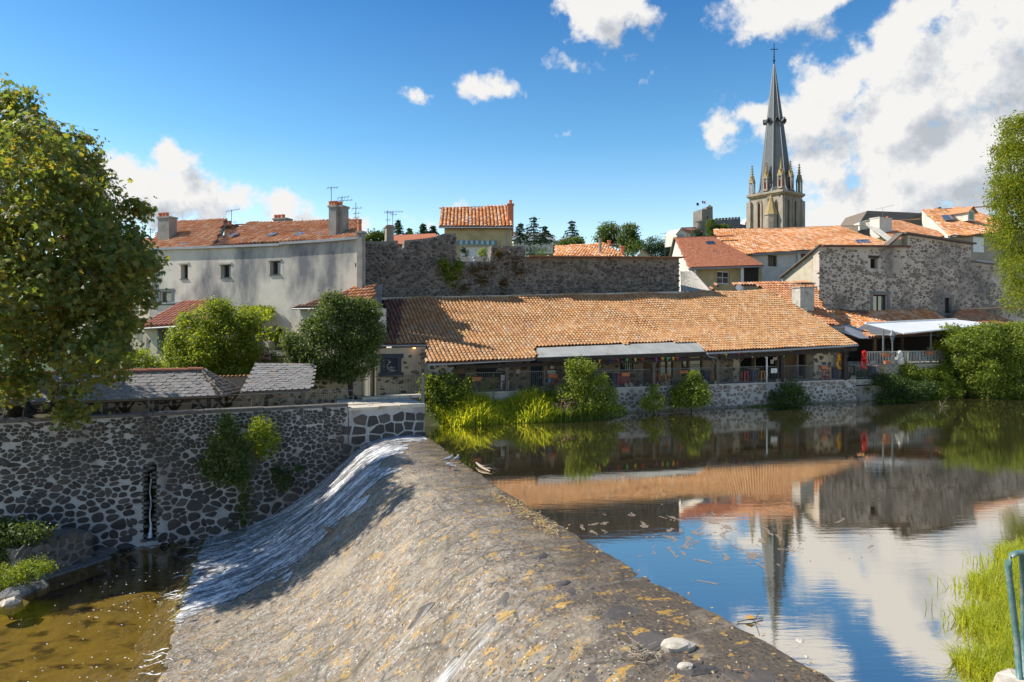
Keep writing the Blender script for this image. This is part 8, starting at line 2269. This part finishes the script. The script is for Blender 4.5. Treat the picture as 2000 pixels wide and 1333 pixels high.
# ------------------------------------------------------------------ things on the terrace
def stool(px, ybase, t, m, label):
    c = on_terrace(px, ybase, t); h_ = .74
    o = thing('bar_stool', label, 'stool', c, 'bar stools on the terrace')
    MB().box(c + Vector((0, 0, h_)), .34, .34, .05, .35).build('seat', M[m], o)
    for a in range(4):
        an = .35 + math.pi / 4 + a * math.pi / 2; d = Vector((math.cos(an), math.sin(an), 0)); MB().bar(c + d * .27, c + d * .17 + Vector((0, 0, h_)), .045).build('leg', M[m], o)
    b = MB()
    for a in range(4):
        p_ = [c + Vector((math.cos(.35 + math.pi / 4 + (a + q) * math.pi / 2), math.sin(.35 + math.pi / 4 + (a + q) * math.pi / 2), 0)) * .245 + Vector((0, 0, .22)) for q in (0, 1)]; b.bar(*p_, .025)
    b.build('foot_rest', M[m], o)
for a in ((1176, 762, .6, 'yellow_paint', 'yellow bar stool left of the barrel by the loose bush'), (1187, 761, 1.0, 'red_paint', 'red bar stool half behind the yellow one by the loose bush'), (1209, 760, .7, 'red_paint', 'left one of two red bar stools right of the first barrel'), (1223, 760, .6, 'red_paint', 'right one of two red bar stools right of the first barrel'),
          (1264, 758, .8, 'navy_paint', 'dark blue bar stool left of the first wooden post'), (1281, 757, .7, 'red_paint', 'red bar stool behind the first wooden post'), (1301, 757, .6, 'orange_paint', 'amber bar stool right of the first wooden post'), (1393, 754, .6, 'orange_paint', 'amber bar stool against the second wooden post'),
          (1455, 753, .6, 'red_paint', 'red bar stool left of the blue barrel'), (1487, 751, .6, 'orange_paint', 'amber bar stool right of the blue barrel'), (1517, 750, .8, 'navy_paint', 'dark blue bar stool left of the third wooden post'), (1552, 748, .7, 'navy_paint', 'dark blue bar stool right of the third wooden post'), (1613, 746, .6, 'red_paint', 'red bar stool below the orange planter near the hall end'),
          (1084, 764, .8, 'red_paint', 'red bar stool under the white menus'), (1722, 738, .9, 'yellow_paint', 'yellow bar stool at the foot of the cafe terrace')): stool(*a)
def barrel(px, ybase, t, label, top_m='wood_tan'):
    c = on_terrace(px, ybase, t)
    o = thing('barrel_table', label, 'barrel table', c, 'barrel tables on the terrace')
    MB().lathe(c, [(.27, 0), (.28, .03), (.28, .28), (.295, .3), (.28, .32), (.28, .58), (.295, .6), (.28, .62), (.28, .88), (.26, .9)], 14).build('barrel', M['navy_paint'], o)
    MB().lathe(c + Vector((0, 0, .9)), [(.42, 0), (.42, .04)], 16).build('table_top', M[top_m], o)
for a in ((1197, 760, .8, 'barrel table with pale top by the loose bush'), (1379, 755, .9, 'barrel table left of the second wooden post'), (1471, 752, .8, 'blue barrel table between a red and an amber stool'), (1630, 745, .9, 'barrel table beside the amber inflatable'), (1703, 740, .7, 'barrel table with steel top near the steps')): barrel(*a)
def planter(px, py, t, label, zb=None, w=.62, plant=False):
    c = BK.hit(px, py, t); d = math.atan2(BK.u.y, BK.u.x)
    o = thing('flower_box', label, 'flower box', c, 'orange flower boxes on the railings')
    b = MB(); b.slab([c - BK.u * w * .46 - BK.n * .09, c + BK.u * w * .46 - BK.n * .09, c + BK.u * w * .46 + BK.n * .09, c - BK.u * w * .46 + BK.n * .09], (0, 0, .17)); b.build('box', M['terracotta'], o)
    b = MB(); b.slab([c - BK.u * w * .5 - BK.n * .11 + Vector((0, 0, .17)), c + BK.u * w * .5 - BK.n * .11 + Vector((0, 0, .17)), c + BK.u * w * .5 + BK.n * .11 + Vector((0, 0, .17)), c - BK.u * w * .5 + BK.n * .11 + Vector((0, 0, .17))], (0, 0, .05)); b.build('rim', M['terracotta'], o)
    if plant:
        b = MB()
        for k in range(26): e = c + BK.u * R.uniform(-.25, .25) + Vector((0, 0, .2)); b.tube([e, e + Vector((R.gauss(0, .1), R.gauss(0, .1), R.uniform(.1, .4)))], .008, 3)
        b.build('dry_plant', M['twig'], o)
for a in ((930, 744, .12, 'orange flower box at the left end of the terrace railing'), (1079, 738, .12, 'orange flower box under the white menus'), (1221, 735, .12, 'orange flower box below the barred window'), (1334, 730, .12, 'orange flower box right of the first wooden post'), (1609, 721, .12, 'orange flower box above a red stool near the hall end'), (1733, 711, .25, 'orange flower box hanging before the cafe wall'),
          (1731, 697, .9, 'orange flower box with dry twigs on the cafe railing beside the lamp', None, .7, True), (1815, 692, .9, 'orange flower box with dry twigs on the cafe railing, farthest from the hall', None, .7, True)): planter(*a)
def bunting(label, flags, t):
    o = thing('bunting', label, 'bunting', BK.hit(flags[0][0], flags[0][1], t), 'bunting strings')
    P0 = [BK.hit(x, y, t) for x, y, m_ in flags]
    b = MB(); b.tube([P0[0] - BK.u * .4 + Vector((0, 0, .05))] + P0 + [P0[-1] + BK.u * .4 + Vector((0, 0, .05))], .008, 3); b.build('string', M['iron'], o)
    for (x, y, m_), p in zip(flags, P0):
        b = MB(); tw_ = R.uniform(-.06, .06); b.slab([p - BK.u * .11, p + BK.u * .11, p + Vector((R.uniform(-.03, .03), tw_, -.32))], BK.n * .006); b.build('pennant', M[m_], o)
bunting('bunting of coloured pennants under the metal sheet eave', [(1171, 701, 'yellow_paint'), (1190, 700, 'blue_cloth'), (1207, 698, 'pink_cloth'), (1225, 698, 'green_cloth'), (1241, 698, 'yellow_paint'), (1256, 697, 'red_cloth'), (1282, 699, 'purple_cloth'), (1294, 697, 'orange_paint'), (1304, 696, 'green_cloth'), (1315, 696, 'yellow_paint'), (1323, 695, 'red_cloth'), (1329, 695, 'blue_cloth')], -.3)
bunting('bunting of coloured pennants under the tiled eave right of the second post', [(1418, 691, 'yellow_paint'), (1430, 690, 'blue_cloth'), (1444, 690, 'pink_cloth'), (1469, 691, 'yellow_paint'), (1481, 691, 'red_cloth'), (1494, 691, 'white_cloth'), (1506, 690, 'purple_cloth'), (1518, 690, 'red_cloth'), (1531, 690, 'green_cloth'), (1544, 686, 'yellow_paint'), (1555, 685, 'blue_cloth'), (1568, 684, 'red_cloth')], -.2)
def board(name, label, cat, x0, y0, x1, y1, t, m, frame=None, lines=5):
    o_ = px_rect(BK, x0, y0, x1, y1, t)
    t_ = thing(name, label, cat, BK.at(o_[0], t, o_[2]))
    b = MB(); b.slab([BK.at(o_[0], t, o_[2]), BK.at(o_[1], t, o_[2]), BK.at(o_[1], t, o_[3]), BK.at(o_[0], t, o_[3])], BK.n * .02); b.build('sheet', M[m], t_)
    if frame:
        b = MB(); e = .05
        for (a, c) in (((o_[0] - e, o_[2]), (o_[1] + e, o_[2])), ((o_[0] - e, o_[3]), (o_[1] + e, o_[3])), ((o_[0], o_[2]), (o_[0], o_[3])), ((o_[1], o_[2]), (o_[1], o_[3]))): b.bar(BK.at(a[0], t - .01, a[1]), BK.at(c[0], t - .01, c[1]), .05, .06, BK.n if a[0] == c[0] else Vector((0, 0, 1)))
        b.build('frame', M[frame], t_)
    b = MB(); w_, h_ = o_[1] - o_[0], o_[3] - o_[2]
    for k in range(lines): z = o_[2] + h_ * (k + 1) / (lines + 1); b.bar(BK.at(o_[0] + w_ * .15, t - .004, z), BK.at(o_[0] + w_ * R.uniform(.5, .85), t - .004, z), .003, .014)
    b.build('print', M['iron_grey'], t_)
board('menu_board', 'framed cream menu hanging on the dark pillar', 'menu', 1073, 709, 1083, 722, .6, 'paper', 'wood_dark')
board('menu_board', 'white two column menu under the framed one', 'menu', 1070, 724, 1085, 735, .55, 'white_paint')
board('menu_board', 'white notice tied to the railing right of the steel post', 'notice', 1506, 720, 1518, 729, .1, 'white_paint')
board('notice_sheet', 'small paper notice pinned in the dark doorway', 'notice', 1505, 703, 1511, 711, 1.9, 'paper')
board('notice_sheet', 'upper wider paper notice pinned in the dark doorway', 'notice', 1510, 698, 1518, 704, 1.88, 'paper')
board('notice_sheet', 'cream notice pinned beside the post left of the blue door', 'notice', 1008, 722, 1015, 730, 1.85, 'paper', lines=0)
b = MB(); b.slab([BK.hit(1070, 748, .5), BK.hit(1077, 748, .5), BK.hit(1077, 740, .5), BK.hit(1070, 740, .5)], BK.n * .05); tag(b.build('blue_sign', flat('sign_blue', (.08, .3, .6), .6), None), 'small light blue sign below the orange box under the menus', 'sign')
def chair(px, ybase, t, m, label, rz=0.0, z=1.6):
    c = on_terrace(px, ybase, t, z); o = thing('terrace_chair', label, 'chair', c, 'chairs on the terraces')
    Mr = Matrix.Rotation(rz, 3, 'Z')
    def q(x, y, z_): return c + Mr @ Vector((x, y, z_))
    b = MB()
    for k in range(5): b.bar(q(-.22 + .11 * k, -.22, .45), q(-.22 + .11 * k, .22, .45), .09, .025)
    b.build('seat', M[m], o)
    for sx_, sy_ in ((-1, -1), (1, -1), (1, 1), (-1, 1)): MB().bar(q(.21 * sx_, .21 * sy_, 0), q(.21 * sx_, .21 * sy_, .45 if sy_ < 0 else .88), .035).build('leg', M[m], o)
    b = MB()
    for z_ in (.58, .68, .78, .86): b.bar(q(-.22, .22, z_), q(.22, .24, z_), .025, .07)
    b.build('backrest', M[m], o)
for a in ((1664, 742, 1.3, 'wood_tan', 'wooden slat chair left of the red inflatable, by the steps', 1.0), (1684, 740, 1.4, 'wood_tan', 'wooden slat chair before the red inflatable', .2), (986, 768, 1.0, 'steel', 'grey metal chair before the blackboard', .1), (1797, 712, 1.7, 'steel', 'pale metal chair on the cafe terrace', .3, UZ), (1775, 712, 1.8, 'wood_tan', 'wooden chair on the cafe terrace left of the pale one', 0, UZ)): chair(*a)
def eight(px, y0, y1, t, m, label):
    a_, c_ = BK.hit(px, y1, t), BK.hit(px, y0, t); H_ = c_.z - a_.z
    o = thing('inflatable', label, 'inflatable', a_, 'inflatable rings at the hall end')
    for nm, zc_, rx_, rz_, th in (('lower_ring', .32, .24, .3, .11), ('upper_ring', .78, .17, .2, .095)):
        b = MB(); n_ = 16; ring = []
        for k in range(n_ + 1): an = 2 * math.pi * k / n_; ring.append(a_ + BK.u * (math.cos(an) * rx_ * H_ * .8 + (.04 * H_ if nm == 'upper_ring' else 0)) + BK.n * (.0) + Vector((0, 0, H_ * zc_ + math.sin(an) * rz_ * H_ * .95)))
        b.tube(ring, th, 7, caps=False); b.build(nm, M[m], o, smooth=True)
eight(1640, 688, 721, .3, 'amber_vinyl', 'amber inflatable double ring hanging half behind the last post')
eight(1687, 686, 720, .35, 'red_vinyl', 'red inflatable double ring hanging beside the steps')
p = BK.hit(1757, 702, .95); p.z = UZ
t = thing('garden_statue', 'small pale pink statue on the cafe terrace wall', 'statue', p)
MB().lathe(p, [(.3, 0), (.34, .2), (.28, .55), (.2, .62), (.24, .8), (.2, .98), (.08, 1.08)], 10).build('body', M['render_pale'], t, smooth=True)

# ------------------------------------------------------------------ people on the wall under the tree
def seated(label, px, z, side, m_top, m_leg, lean, seed):
    s_ = RW.sz(px, 815, .2)[0]; base = RW.at(s_, .22, z)
    o = thing('person', label, 'person', base)
    fwd = RW.u * side; sid = RW.n; up = Vector((0, 0, 1))
    pel = base + up * .14; chest = pel + up * .42 + fwd * lean; neck = pel + up * .58 + fwd * lean * 1.2; head = neck + up * .2 + fwd * .04
    V, E, Rr = [], [], []
    def add(p, r, par=None):
        V.append(p); Rr.append(r); i = len(V) - 1
        if par is not None: E.append((par, i))
        return i
    ip = add(pel, .15); iw = add(pel + up * .2 + fwd * lean * .4, .13, ip); ic = add(chest, .155, iw); ik = add(neck, .055, ic); ih = add(head - up * .04, .085, ik); add(head + up * .09, .09, ih)
    hands = []
    for sg in (-1, 1):
        sh_ = add(chest + sid * sg * .19 + up * .1, .065, ic); el = add(chest + sid * sg * .24 - up * .2 + fwd * .08, .048, sh_); wr_ = add(chest + sid * sg * .12 - up * .3 + fwd * .28, .035, el); ha = add(chest + sid * sg * .08 - up * .31 + fwd * .36, .04, wr_)
        hands.append(Vector(V[ha]))
        hp = add(pel + sid * sg * .1, .105, ip); kn = add(pel + sid * sg * .13 + fwd * .42 + up * (.16 if sg > 0 else .05), .07, hp); an = add(pel + sid * sg * .12 + fwd * (.55 if sg > 0 else .75) - up * .1, .045, kn); add(pel + sid * sg * .12 + fwd * (.7 if sg > 0 else .92) - up * .1, .04, an)
    me = bpy.data.meshes.new('body'); me.from_pydata([tuple(v - base) for v in V], E, []); me.materials.append(M[m_leg])
    ob = bpy.data.objects.new('body', me); COL.objects.link(ob); ob.parent = o; WORLD[ob] = base
    sk = ob.modifiers.new('skin', 'SKIN'); ob.modifiers.new('smooth', 'SUBSURF').levels = 1
    ob.modifiers['smooth'].render_levels = 1
    for k, r_ in enumerate(Rr): me.skin_vertices[0].data[k].radius = (r_, r_)
    me.skin_vertices[0].data[0].use_root = True
    b = MB(); b.lathe(head - up * .03, [(.055, -.1), (.082, -.05), (.09, .02), (.08, .08), (.045, .125)], 10); b.tube([head + fwd * .08 + up * .0, head + fwd * .115 - up * .02], [.02, .014], 5); hd_ = b.build('face', M['skin'], o, smooth=True)
    b = MB(); b.lathe(head + up * .015 - fwd * .015, [(.096, -.02), (.104, .04), (.09, .1), (.04, .14)], 10); b.build('hair', M['hair'], o, smooth=True)
    for h_ in hands:
        b = MB(); b.lathe(h_ - up * .03, [(.02, 0), (.04, .03), (.025, .06)], 6)
        for q in range(4): b.tube([h_ + sid * (q - 1.5) * .02, h_ + sid * (q - 1.5) * .022 + fwd * .05, h_ + sid * (q - 1.5) * .02 + fwd * .075 - up * .03], [.011, .01, .008], 5)
        b.tube([h_ + up * .02, h_ + up * .035 + fwd * .045], [.012, .009], 5); b.build('hand', M['skin'], o, smooth=True)
    return o
seated('person in dark clothes sitting on the wall under the chestnut, leaning to a pale bag', 108, 1.75, -1, 'black_cloth', 'black_cloth', .06, 1)
seated('person in dark trousers sitting left of the pale bag, mostly behind leaves', 52, 1.75, 1, 'black_cloth', 'black_cloth', .02, 2)
t = thing('cloth_bag', 'pale tan cloth bag lying on the wall between the two seated people', 'bag', RW.hit(88, 818, .1))
b = MB(); pts_ = [RW.hit(66, 811, .12), RW.hit(78, 814, .1), RW.hit(92, 813, .1), RW.hit(104, 807, .12)]; b.tube(pts_, [.07, .14, .13, .06], 8); b.build('body', M['sack_cloth'], t, smooth=True)
b = MB(); b.tube([pts_[0], pts_[0] + Vector((0, 0, .1)), pts_[1] + Vector((0, 0, .16))], .015, 5); b.build('strap', M['sack_cloth'], t)

# ------------------------------------------------------------------ birds, driftwood and litter on the weir
def weir_hit(px, py):
    best = None
    lo_ = None
    for k in range(400):
        y = 6 + k * .08; p = P(px, py, y); rel = Vector((p.x, p.y, 0)) - CREST0; v = rel.dot(CREST_D); w = rel.dot(DOWN_D) + float(crest_xy(v))
        zz_ = float(np.interp(w, PROF_W, PROF_Z))
        if p.z <= zz_: return Vector((p.x, p.y, zz_ + .02))
    return G(px, py, 0)
def bird(px, py, L, m, label, name, face, group, head_up=.8):
    c = weir_hit(px, py); o = thing(name, label, name, c, group)
    f_ = Vector((face, .3, 0)).normalized(); up = Vector((0, 0, 1)); b0 = c + up * L * .42
    b = MB(); b.tube([b0 - f_ * L * .62 - up * L * .12, b0 - f_ * L * .35 - up * L * .03, b0 - f_ * L * .05 - up * .0, b0 + f_ * L * .2 + up * L * .08, b0 + f_ * L * .3 + up * L * .24 * head_up, b0 + f_ * L * .36 + up * L * .38 * head_up, b0 + f_ * L * .44 + up * L * .36 * head_up], [L * .05, L * .13, L * .19, L * .17, L * .1, L * .095, L * .05], 8); b.build('body', M[m], o, smooth=True)
    b = MB(); b.tube([b0 + f_ * L * .42 + up * L * .36 * head_up, b0 + f_ * L * .54 + up * L * .33 * head_up], [L * .035, L * .01], 5); b.build('beak', M['iron'], o)
    for sg in (-1, 1):
        sd_ = Vector((-f_.y, f_.x, 0)) * sg; b = MB(); b.tube([c + sd_ * L * .07 + up * L * .3, c + sd_ * L * .07], L * .022, 5); b.tube([c + sd_ * L * .07, c + sd_ * L * .07 + f_ * L * .12], L * .016, 4); b.build('leg', M['red_paint'], o)
        b = MB(); b.tube([b0 + f_ * L * .16 + sd_ * L * .14 + up * L * .05, b0 - f_ * L * .1 + sd_ * L * .185, b0 - f_ * L * .5 + sd_ * L * .07 - up * L * .06], [L * .05, L * .1, L * .02], 6); b.build('wing', M[m], o, smooth=True)
bird(877, 906, .42, 'pigeon', 'upright grey pigeon on the weir crest, upper left of three', 'pigeon', .6, 'pigeons on the weir')
bird(893, 904, .38, 'pigeon', 'pale grey pigeon on the weir crest nearest the driftwood', 'pigeon', .1, 'pigeons on the weir')
bird(879, 919, .42, 'pigeon', 'pigeon bending down, lowest of the three on the weir', 'pigeon', -.9, 'pigeons on the weir', .1)
bird(641, 1046, .42, 'duck', 'small brown duck resting where the running water meets the dry weir', 'duck', -.8, 'ducks', .3)
t = thing('driftwood', 'pale bare branch of driftwood stranded at the weir crest', 'driftwood', G(948, 915, 0))
q = [G(930, 904, .1), G(936, 909, .1), G(943, 914, .08), G(957, 921, .04)]
MB().tube(q, [.03, .05, .045, .02], 6).build('branch', M['driftwood'], t, smooth=True)
b = MB()
for a_, c_ in (((940, 912), (962, 906)), ((945, 914), (975, 917)), ((950, 917), (968, 914)), ((936, 909), (958, 912))): b.tube([G(*a_, .05), G((a_[0] + c_[0]) / 2, (a_[1] + c_[1]) / 2, .1), G(*c_, .02)], [.03, .025, .01], 5)
b.build('twigs', M['twig'], t)
for (px, py, rx_, ry_, h_, m_, lab, cat) in ((1322, 1268, 34, 12, .09, 'white_rock', 'large flat white stone lying on the dark lower weir', 'stone'), (1563, 1270, 11, 8, .14, 'white_rock', 'round pale stone half in the water below the spire reflection', 'stone'), (1575, 1290, 4, 3, .06, 'white_rock', 'pebble just below the round pale stone', 'stone'), (1340, 1313, 16, 6, .08, 'white_rock', 'small pale stone below the large white one', 'stone')):
    c = weir_hit(px, py); sc = c.y / F; b = MB(); rn = random.Random(px); k = 11; tilt = .45
    prof = [[c + Vector((math.cos(2 * math.pi * q / k) * rx_ * sc * f_ * (1 + rn.uniform(-.18, .18)), math.sin(2 * math.pi * q / k) * ry_ * sc * 2.0 * f_ * (1 + rn.uniform(-.15, .15)), z_)) for q in range(k)] for f_, z_ in ((1, -.06), (1.02, h_ * .4), (.8, h_ * .85), (.4, h_))]
    b.mesh([p for g in prof for p in g], [(i * k + q, i * k + (q + 1) % k, (i + 1) * k + (q + 1) % k, (i + 1) * k + q) for i in range(3) for q in range(k)] + [tuple(range(3 * k, 4 * k))])
    tag(b.build('stone', M[m_], None, origin=c), lab, cat)
t = thing('twig_nest', 'tangle of dry twigs caught on the lower weir beside the white stone', 'twigs', weir_hit(1250, 1282))
c = weir_hit(1250, 1285); b = MB()
for k in range(70):
    a_ = c + Vector((R.gauss(0, .12), R.gauss(0, .16), abs(R.gauss(0, .06)))); e = a_ + Vector((R.gauss(0, .12), R.gauss(0, .12), R.gauss(.03, .06))); b.tube([a_, e], .005, 3, caps=False)
b.build('twigs', M['driftwood'], t)
# leaves and debris strewn along the crest
b = MB()
for k in range(1500):
    if k < 600: px, py = 960 + R.random() * 130, 0; py = 965 + (px - 960) * .62 + R.gauss(0, 8 if px > 990 else 4)
    elif k < 800: px = R.uniform(1180, 1320); py = 1035 + (px - 1180) * .15 + R.gauss(0, 9)
    else: px, py = R.uniform(380, 1640), R.uniform(900, 1330)
    c = weir_hit(px, py)
    rel = Vector((c.x, c.y, 0)) - CREST0; v = rel.dot(CREST_D); w = rel.dot(DOWN_D)
    if w < -.6 or w > 9.5: continue
    c.z += .05; L = R.uniform(.02, .055); an = R.random() * 6.28; d_ = Vector((math.cos(an), math.sin(an), R.uniform(-.3, .3))) * L; e_ = Vector((-math.sin(an), math.cos(an), R.uniform(-.3, .3))) * L * .5
    b.tint = R.random(); b.face([c - d_, c + e_, c + d_, c - e_])
M['litter'] = leaf_mat('litter', [(.45, .25, .05), (.55, .42, .2), (.35, .16, .04), (.6, .5, .32), (.3, .3, .06)], .2, .3)
tag(b.build('leaf_litter', M['litter'], None, kind='stuff'), 'yellow and brown leaves scattered over the weir', 'leaf litter')
# scum patches floating on the river
xs = np.arange(1000, 1760, 1.6); ys = np.arange(985, 1330, 1.6)
X, Y = np.meshgrid(xs, ys, indexing='ij')
wy = CH * F / (Y - HZ); wx = (X - 1000) / F * wy
fx = wx + fbm(wx * .8, wy * .8, 70, 3) * .9; fy = wy + fbm(wx * .8, wy * .8, 75, 3) * .9
nz = fbm(fx * 5.5, fy * 2.2, 80, 5)
band = np.exp(-((X - 1430) / 190.0) ** 2 - ((Y - 1060) / 58.0) ** 2) + .8 * np.exp(-((X - 1230) / 90.0) ** 2 - ((Y - 1030) / 26.0) ** 2)
mk = (nz + band * .4 > .6) & (band > .12)
idx = -np.ones(X.shape, int); vs_ = []; fs_ = []
for i in range(X.shape[0] - 1):
    for j in np.nonzero(mk[i, :-1])[0]:
        q = []
        for a_, c_ in ((i, j), (i + 1, j), (i + 1, j + 1), (i, j + 1)):
            if idx[a_, c_] < 0: idx[a_, c_] = len(vs_); vs_.append((wx[a_, c_], wy[a_, c_], .006))
            q.append(idx[a_, c_])
        fs_.append(q)
if fs_: tag(np_mesh('river_scum', np.array(vs_), np.array(fs_)[:, ::-1], M['scum'], None, 'stuff'), 'thin brownish scum drifting on the river near the weir', 'scum')
# twigs on the river and dead branches at the far margin
t = thing('floating_twig', 'twig with a dead leaf floating just above the weir edge', 'twig', G(1465, 1210, 0))
b = MB(); b.tube([G(1440, 1215, .02), G(1465, 1210, .04), G(1490, 1208, .02)], .012, 4); b.tube([G(1475, 1210, .03), G(1484, 1195, .22)], .008, 4); b.tube([G(1470, 1211, .02), G(1486, 1222, .0)], .008, 4); b.build('stem', M['twig'], t)
b = MB(); c = G(1466, 1209, .05); b.face([c + Vector((-.12, 0, 0)), c + Vector((0, -.06, .03)), c + Vector((.1, .02, .01)), c + Vector((0, .07, .05))]); b.build('leaf', M['leaf_litter'], t)
for px, sc_, lab in ((1838, 1.0, 'bare dead branch sticking out of the water below the creeper mound'), (1388, .7, 'bare twigs at the water line right of the pointed bush')):
    c = G(px, 796 if px > 1500 else 806, 0); t = thing('dead_branch', lab, 'branch', c, 'dead branches at the far margin')
    b = MB()
    for k in range(9): e = c + Vector((R.gauss(0, .4), R.gauss(0, .2), abs(R.gauss(.3, .3)))) * sc_; b.tube([c, c.lerp(e, .5) + Vector((0, 0, .08)), e], [.018, .012, .005], 4)
    b.build('branch', M['twig'], t)
# green handrail and landing stone at the right edge
hr = thing('handrail', 'worn green tube handrail with a rounded top at the right edge', 'handrail', P(1990, 1310, 7))
a0 = P(1992, 1312, 7); b = MB()
b.tube([a0 + Vector((0, 0, -.1)), P(1986, 1250, 7), P(1974, 1150, 7), P(1969, 1110, 7), P(1970, 1096, 7), P(1975, 1086, 7), P(1984, 1081, 7), P(2000, 1080, 7), P(2060, 1080, 7)], .031, 8); b.build('tube', M['rail_green'], hr, smooth=True)
b = MB(); b.tube([P(1996, 1084, 7.1), P(1999, 1200, 7.1), P(2001, 1330, 7.1)], .026, 8); b.build('upright', M['rail_green'], hr, smooth=True)
b = MB(); b.tube([P(1997, 1100, 7.1), P(2003, 1112, 7.1), P(2012, 1118, 7.1)], .02, 6); b.build('brace', M['rail_green'], hr)
c = P(1985, 1330, 7.0); b = MB(); rn = random.Random(5)
b.lathe(c + Vector((.15, 0, -.5)), [(.34, 0), (.36, .3), (.3, .48), (.16, .53)], 10); b.v = [(x + rn.uniform(-.04, .04), y + rn.uniform(-.04, .04), z + rn.uniform(-.03, .03)) for x, y, z in b.v]
tag(b.build('landing_stone', M['white_rock'], None), 'pale landing stone under the green handrail', 'stone')
